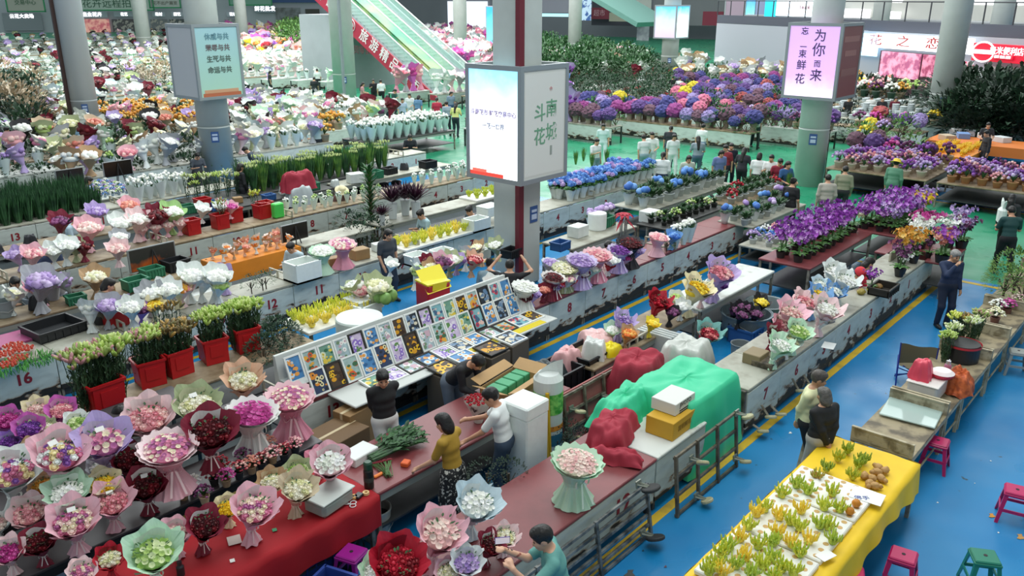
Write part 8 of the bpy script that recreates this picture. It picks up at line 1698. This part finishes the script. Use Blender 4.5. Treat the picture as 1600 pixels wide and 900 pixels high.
person(P_gr, 'person in dark green T-shirt walking on the green floor looking at a phone', 1586, 322, 200, 1.74)
P_bp = figure(stand_pose(feet=((-.1, .12, .07), (.1, -.15, .07))), .014, 'long', '#26282c', '#17181c', 'trousers', '#15120f', 'long', '#1c1c1c')
person(P_bp, 'person in dark clothes behind the green shirted walker, wearing the white bag', 1583, 303, 180, 1.62)
b = MB(); b.box((0, 0, 0), (.34, .18, .42), bev=.06); e = MB(); [e.tube([(s * .08, 0, .2), (s * .12, 0, .34), (s * .2, 0, .42)], [.035, .04, .015], 8) for s in (-1, 1)]; p_ = at(1565, 337, 1.15)
place([('bag', b.data('bag', mat('#dde6df', .6)), None), ('ears', e.data('ears', mat('#dde6df', .6)), None)], 'backpack', 'white backpack with two long soft ears', 'backpack', (p_[0], p_[1], 1.15), .4)
def simple(shirt, legs, hairstyle='short', sl='short', hands=((-.22, -.12, .88), (.24, -.06, .85)), lean=.05, bottom='trousers', hair='#15120f', h=.018, hat=None, sit=0, feet=((-.1, .05, .07), (.1, -.06, .07)), head=(.3, 0), skin=SKIN):
    d = {'hands': hands, 'lean': lean, 'feet': feet, 'head': head}
    if sit: d.update({'sit': 1, 'hands': ((-.15, -.38, .72), (.15, -.38, .72)), 'feet': ((-.12, -.42, .07), (.12, -.42, .07)), 'lean': .25})
    return figure(d, h, sl, shirt, legs, bottom, hair, hairstyle, '#2a2a2a', skin, 1.12, hat)
MID = [  # shirt, legs, hair style, px, py, face, ztop, seated, label, extra
 ('#b3aea2', '#6a6a66', 'short', 1296, 270, 190, 1.72, 0, 'person in pale grey shirt seen from behind above the orchids', dict(sl='long')),
 ('#8f9078', '#2a2c2e', 'short', 1322, 258, 175, 1.70, 0, 'person in olive jacket beside the pale grey shirt', dict(sl='long')),
 ('#17181b', '#15161a', 'bun', 1238, 281, 150, 1.62, 0, 'person in black dress shirt at the end of the hydrangeas', {}),
 ('#5f8f76', '#4f7f68', 'short', 1400, 252, 160, 1.62, 0, 'person in green coat with yellow hat among lilac pots', dict(sl='long', hat=('#e6c84a', 'sun'))),
 ('#e0e6e4', '#20304a', 'tail', 1036, 240, 170, 1.62, 0, 'person in white shirt with crossbody strap beside the hydrangeas', dict(sl='long')),
 ('#3a4048', '#3a4452', 'bob', 603, 360, 40, 1.62, 0, 'person in grey T-shirt with shoulder bag by the citron trays', {}),
 ('#9fb8c4', '#3a4452', 'bun', 764, 400, 175, 1.35, 1, 'person in light blue shirt seated left of the pillar', {}),
 ('#1a1b1f', '#23252a', 'short', 796, 420, 175, 1.5, 0, 'person in black T-shirt with both arms raised by the pillar', dict(hands=((-.28, -.28, 1.62), (.28, -.28, 1.62)))),
 ('#b9ccd6', '#2c3440', 'short', 462, 370, -40, 1.30, 1, 'person in pale blue shirt seated right of the orange cloth', {}),
 ('#a9c6cc', '#2c3440', 'bun', 667, 322, -60, 1.30, 1, 'person in pale top seated with hand to face near number 7', {}),
 ('#4f5a60', '#2c3440', 'bun', 742, 316, -50, 1.30, 1, 'person in dark grey top seated left of the middle pillar', {}),
 ('#6a4a48', '#4a4a50', 'bob', 530, 292, 20, 1.2, 1, 'person in brown top and cream sun hat seated by number 8', dict(hat=('#d9cfa8', 'sun'))),
 ('#3f4f74', '#2c3440', 'short', 70, 372, 10, 1.35, 1, 'person in navy polo seated behind the left bouquets', {}),
 ('#b4cfdc', '#2c3440', 'tail', 102, 346, 60, 1.45, 0, 'person in pale blue T-shirt bending over bouquets at left', dict(lean=.4, hands=((-.2, -.4, .9), (.2, -.4, .9)))),
 ('#a8c4a0', '#3f6a4c', 'bob', 204, 282, 60, 1.25, 1, 'person in pale green top seated by the orange cloth', {}),
 ('#e3e6da', '#8a8a80', 'bob', 13, 420, 20, 1.35, 1, 'person in cream shirt seated at the left edge', {}),
 ('#6f6a5c', '#3c3c3c', 'bob', 149, 452, 90, 1.45, 0, 'person in olive grey coat behind the white wrapped bunches', dict(lean=.3, sl='long')),
 ('#3a2a2c', '#2c2a2a', 'long', 163, 632, 60, 1.25, 1, 'long haired person in dark clothes seated behind the lilac bouquet', {}),
 ('#1f2226', '#22252c', 'bob', 372, 258, 120, 1.62, 0, 'person in black shirt turned away among the leaf bunches', dict(sl='long')),
 ('#4f5258', '#3c4048', 'bob', 121, 283, 100, 1.5, 0, 'person in grey top bending by the yellow lily', dict(lean=.4)),
 ('#b9667a', '#3a2c34', 'bob', 958, 372, -30, 1.25, 1, 'person with dark hair seated behind the lilac and pink bouquets', {}),
 ('#17181b', '#20242c', 'long', 1345, 405, 120, 1.2, 1, 'person in dark clothes bent down beneath the orchid table', {}),
 ('#c9304a', '#3f5f9a', 'short', 1333, 425, 40, 1.1, 1, 'person with red and white cap seated right of the round tubs', dict(hat=('#c9303a', 'cap'))),
 ('#26282c', '#22252c', 'short', 1546, 202, -60, 1.7, 0, 'person in black jacket by the paper boxes at right', dict(sl='long')),
 ('#8a2438', '#2c2a34', 'long', 1432, 230, 30, 1.4, 1, 'person in dark red top seated behind the lilac pots', {}),
 ('#17181c', '#c9d4d8', 'short', 7, 205, 90, 1.5, 0, 'person in white T-shirt cut by the left edge', dict(h=.03)),
 ('#2c3a4c', '#3f5f80', 'short', 400, 238, -90, 1.35, 0, 'person in blue jacket bending behind the leaf row', dict(lean=.5, sl='long', h=.03)),
 ('#cfe2e0', '#2c3440', 'bob', 494, 192, 20, 1.6, 0, 'person in mint apron beside the yellow flowers', dict(h=.03)),
 ('#dfe4e2', '#5a6a74', 'short', 457, 136, 175, 1.6, 0, 'person in white T-shirt bent over a stall at upper left', dict(lean=.35, h=.03)),
]
for (sh, lg, hs, px, py, fc, zt, sit, lb, ex) in MID:
    ex = dict(ex); ex.setdefault('h', .018); zt2 = zt
    person(simple(sh, lg, hs, sit=sit, **ex), lb, px, py, fc, 1.68 if not sit else 1.70, ztop=zt2)
b = MB(); b.box((0, 0, 0), (.3, .1, .22), bev=.03); p_ = at(625, 408, 1.0); tag(ob('shoulder_bag', b.data('shoulder_bag', mat('#1c1c20')), None, (p_[0], p_[1], 1.0), .5), 'black shoulder bag of the grey shirted person', 'bag')
# walkers of the far aisles: figures with their own clothes
FARP = [(495, 107, '#c9d0cc', '#1c1e24', 180), (537, 113, '#c9303a', '#3a4a6a', 200), (548, 121, '#3a3f3c', '#20242a', 20), (583, 123, '#1d1f24', '#1d1f24', 0), (595, 124, '#dfe4e2', '#1c1e24', 190), (565, 128, '#b98a8c', '#5a5a5a', 90), (604, 148, '#9fb4c4', '#3a4452', 160), (614, 138, '#1f4a44', '#2c3440', 60), (628, 152, '#a9bcd0', '#8fa6c0', 10), (640, 145, '#dfe4e4', '#cfd6dc', -20), (652, 148, '#5f86a8', '#3a4a5f', 150), (682, 152, '#b8304a', '#1c1e24', 170), (698, 158, '#8fa0b0', '#1f2730', 200), (711, 160, '#d9dc8a', '#2c3440', 160), (704, 142, '#7f93a8', '#3f5a80', 30), (694, 58, '#dfe4e2', '#1c1e24', 170), (703, 78, '#c3cdda', '#3f4a6a', 190), (712, 80, '#2c2c34', '#3a3a44', 150), (420, 110, '#26282c', '#20242a', 100), (429, 90, '#dfe4e2', '#20242c', -30), (490, 120, '#26282c', '#20242c', 160), (430, 158, '#1f2226', '#20242c', 60), (470, 135, '#2c3440', '#20242c', 200), (500, 148, '#b8203a', '#20242c', 0), (388, 92, '#cfd6d4', '#26282c', 20), (400, 95, '#26282c', '#20242c', 180),
        (943, 192, '#c9dedc', '#cfe0e0', 0), (931, 215, '#e0e4e4', '#7f93a0', 40), (1008, 210, '#cfd6d4', '#8fa6b0', 200), (1020, 205, '#d6dcd8', '#b9c6cc', -10), (1053, 208, '#e0e6e4', '#dfe4e2', 20), (1048, 196, '#2c2f34', '#2a3a50', 170), (1098, 193, '#dfe4e2', '#6f86a0', 150), (1092, 212, '#8f9aa4', '#4f6478', 190), (1125, 232, '#6f7fb0', '#3a3f50', 30), (1143, 222, '#1c2030', '#1c2030', 10), (1136, 225, '#8a2a34', '#20242c', -30), (1162, 230, '#2c2c34', '#1c1e24', 160), (1187, 238, '#dfe4e2', '#26282c', 170), (1207, 240, '#dfe2e0', '#5a5a5a', -10), (1218, 245, '#8a2438', '#2c2a30', 20), (1230, 250, '#2f5a8a', '#26303c', 40), (1075, 122, '#26282c', '#26303c', 200), (1062, 120, '#e4e8e6', '#26282c', 170), (1052, 118, '#1c1e24', '#20242c', 180), (1142, 102, '#dfe4da', '#e0d9a0', 10), (1158, 102, '#4f6f8a', '#3f5a80', 150), (1134, 120, '#3f4f6a', '#26303c', 0), (1177, 118, '#cfd8d6', '#26303c', 200), (903, 100, '#d9603a', '#e0d0c4', 0), (924, 98, '#dfe4e6', '#5f7f9a', 10), (960, 78, '#9fd04a', '#26282c', 60), (1184, 172, '#cfd4d0', '#26303c', 20), (1380, 150, '#1d1f24', '#1d1f24', 0), (1400, 150, '#6a1f30', '#26282c', 20), (1362, 148, '#cfd0cc', '#26282c', 170), (1327, 150, '#26282c', '#26282c', 30), (1545, 190, '#2c2f34', '#1c1e24', 10), (1075, 240, '#b9c2b4', '#6a7a5a', 20)]
WALK = [((-.22, -.14, .88), (.24, .04, .85)), ((-.2, -.3, 1.05), (.2, -.3, 1.05)), ((-.24, -.02, .84), (.24, -.04, .84)), ((-.15, -.3, 1.2), (.24, -.04, .84))]; FEET = [((-.1, .18, .07), (.1, -.18, .07)), ((-.1, 0, .07), (.1, 0, .07))]
def reskin(proto, cols):
    out = []
    for p in proto:
        me = p[1].copy()
        if p[0] in cols: me.materials[0] = mat(cols[p[0]], .8)
        out.append((p[0], me) + tuple(p[2:]))
    return out
CW_ = lambda c: {'#c9': 'pale', '#df': 'white', '#e0': 'white', '#e4': 'white', '#cf': 'pale grey', '#d6': 'pale grey', '#d9': 'yellowish', '#b8': 'red', '#1c': 'black', '#1d': 'black', '#26': 'black', '#2c': 'dark', '#3a': 'dark', '#3f': 'dark blue', '#8a': 'dark red', '#6a': 'maroon', '#9f': 'light', '#a9': 'light blue', '#5f': 'blue', '#4f': 'grey blue', '#8f': 'grey', '#7f': 'grey blue', '#6f': 'violet', '#b9': 'dusty', '#c3': 'light blue', '#2f': 'blue', '#1f': 'dark'}.get(c[:3], 'plain')
for i, (px, py, sh, fc) in enumerate([(5, 223, '#b9ccd6', 30), (47, 211, '#2a2c34', 10), (63, 212, '#c9c4a8', -10), (100, 202, '#e0e0d8', 10), (121, 192, '#8fb4d4', 180), (132, 167, '#3a3034', 20), (165, 164, '#d6d8d4', -20), (6, 244, '#e4e4da', 20), (103, 146, '#c9a4b0', 0), (19, 108, '#cfd0cc', 40), (45, 124, '#4f5f74', 180), (304, 233, '#4a5058', 20), (469, 194, '#b4cfe0', 60), (112, 185, '#3a4458', 160), (205, 100, '#26282e', 20), (270, 125, '#c9d0cc', 10), (330, 112, '#2c2f34', 170), (240, 178, '#d9dcda', 160), (290, 195, '#5a6a80', 30), (440, 185, '#2c3038', 0), (560, 215, '#d6dcd8', 20), (520, 180, '#3f4f6a', 170), (640, 205, '#26282e', 0), (20, 165, '#d0d4d0', 60), (180, 205, '#2c2c30', 10), (395, 150, '#e0e4e2', 180), (75, 160, '#8a4a54', 10)]):
    pr = simple('#888888', '#333333', ['short', 'bun', 'bob', 'tail'][i % 4], h=.028, sit=1)
    person(reskin(pr, {'shirt': sh}), 'person in %s top sitting among the dense far stalls' % CW_(sh), px, py, fc, 1.7, ztop=1.32)
for i, (px, py, sh, lg, fc) in enumerate(FARP):
    pr = simple('#888888', '#444444', ['short', 'long', 'bob', 'tail'][i % 4], hands=WALK[i % 4], feet=FEET[i % 2], h=.03, lean=.05 + .1 * (i % 3 == 1))
    where = 'near the escalator foot' if px < 750 else ('by the right aisle stalls' if px > 1190 else ('on the green aisle' if py > 180 else 'far back by green plants'))
    col = 'orange red' if sh == '#d9603a' else ('lime green' if sh == '#9fd04a' else ('bright red' if sh == '#c9303a' else CW_(sh)))
    person(reskin(pr, {'shirt': sh, 'trousers': lg}), 'person in %s top and %s trousers %s' % (col, CW_(lg), where), px, py, fc, 1.66)
# ============================================================= telling look-alikes apart
ORD = ['leftmost', 'second from left', 'third from left', 'fourth from left', 'fifth from left', 'sixth from left', 'seventh from left', 'eighth from left', 'ninth from left', 'tenth from left', 'eleventh from left', 'twelfth from left'] + [w + ' from left' for w in 'thirteenth fourteenth fifteenth sixteenth seventeenth eighteenth nineteenth twentieth'.split()]
def settle():
    bpy.context.view_layer.update(); by = {}
    for o in REG: o['label'] = ' '.join(o['label'].split()); by.setdefault(o['label'], []).append(o)
    for lb, os_ in by.items():
        n = len(os_)
        if n == 1: continue
        if n <= 20 and len(lb.split()) <= 13:
            os_.sort(key=lambda o: pix(o.location)[0])
            for i, o in enumerate(os_):
                w = ('left one', 'right one')[i] if n == 2 else ('rightmost' if i == n - 1 else ORD[i]); o['label'] = lb + ', ' + w
        elif n > 20 and not os_[0].get('group'):
            for o in os_: o['group'] = lb
        else:
            for o in os_: o['group'] = os_[0].get('group') or lb

def rest():            # anything left just off the edge of its counter is slid onto the nearest one
    bpy.context.view_layer.update(); R = []
    for o in bpy.data.objects:
        if o.type == 'MESH' and o.name.split('.')[0] in ('worktop', 'top', 'board', 'cloth', 'foam_board', 'yellow_cloth'):
            q = [o.matrix_world @ Vector(c) for c in o.bound_box]; xs = [v.x for v in q]; ys = [v.y for v in q]; R.append((min(xs), max(xs), min(ys), max(ys), max(v.z for v in q)))
    R = np.array(R)
    for o in REG:
        n = o.name.split('.')[0]; x, y, z = o.location
        if n not in ('bouquet', 'hydrangea', 'potted_orchid', 'potted_flowers', 'potted_plant', 'lily_bunch', 'sleeve_bunch', 'foam_box', 'conifer_pot', 'cardboard_box', 'foam_carton', 'red_bucket', 'leafy_bunch', 'gourd', 'cordyline', 'green_bag') or not .55 < z < 1.3 or dist((x, y, z)) > 34 or (x < 6 and y < 11.5): continue
        S = R[np.abs(R[:, 4] - z) < .13]
        if not len(S): continue
        m = .08; nx = np.clip(x, S[:, 0] + m, S[:, 1] - m); ny = np.clip(y, S[:, 2] + m, S[:, 3] - m); d = np.hypot(nx - x, ny - y); i = int(d.argmin())
        if 0 < d[i] < .95: o.location.x, o.location.y = float(nx[i]), float(ny[i])
rest()
settle()
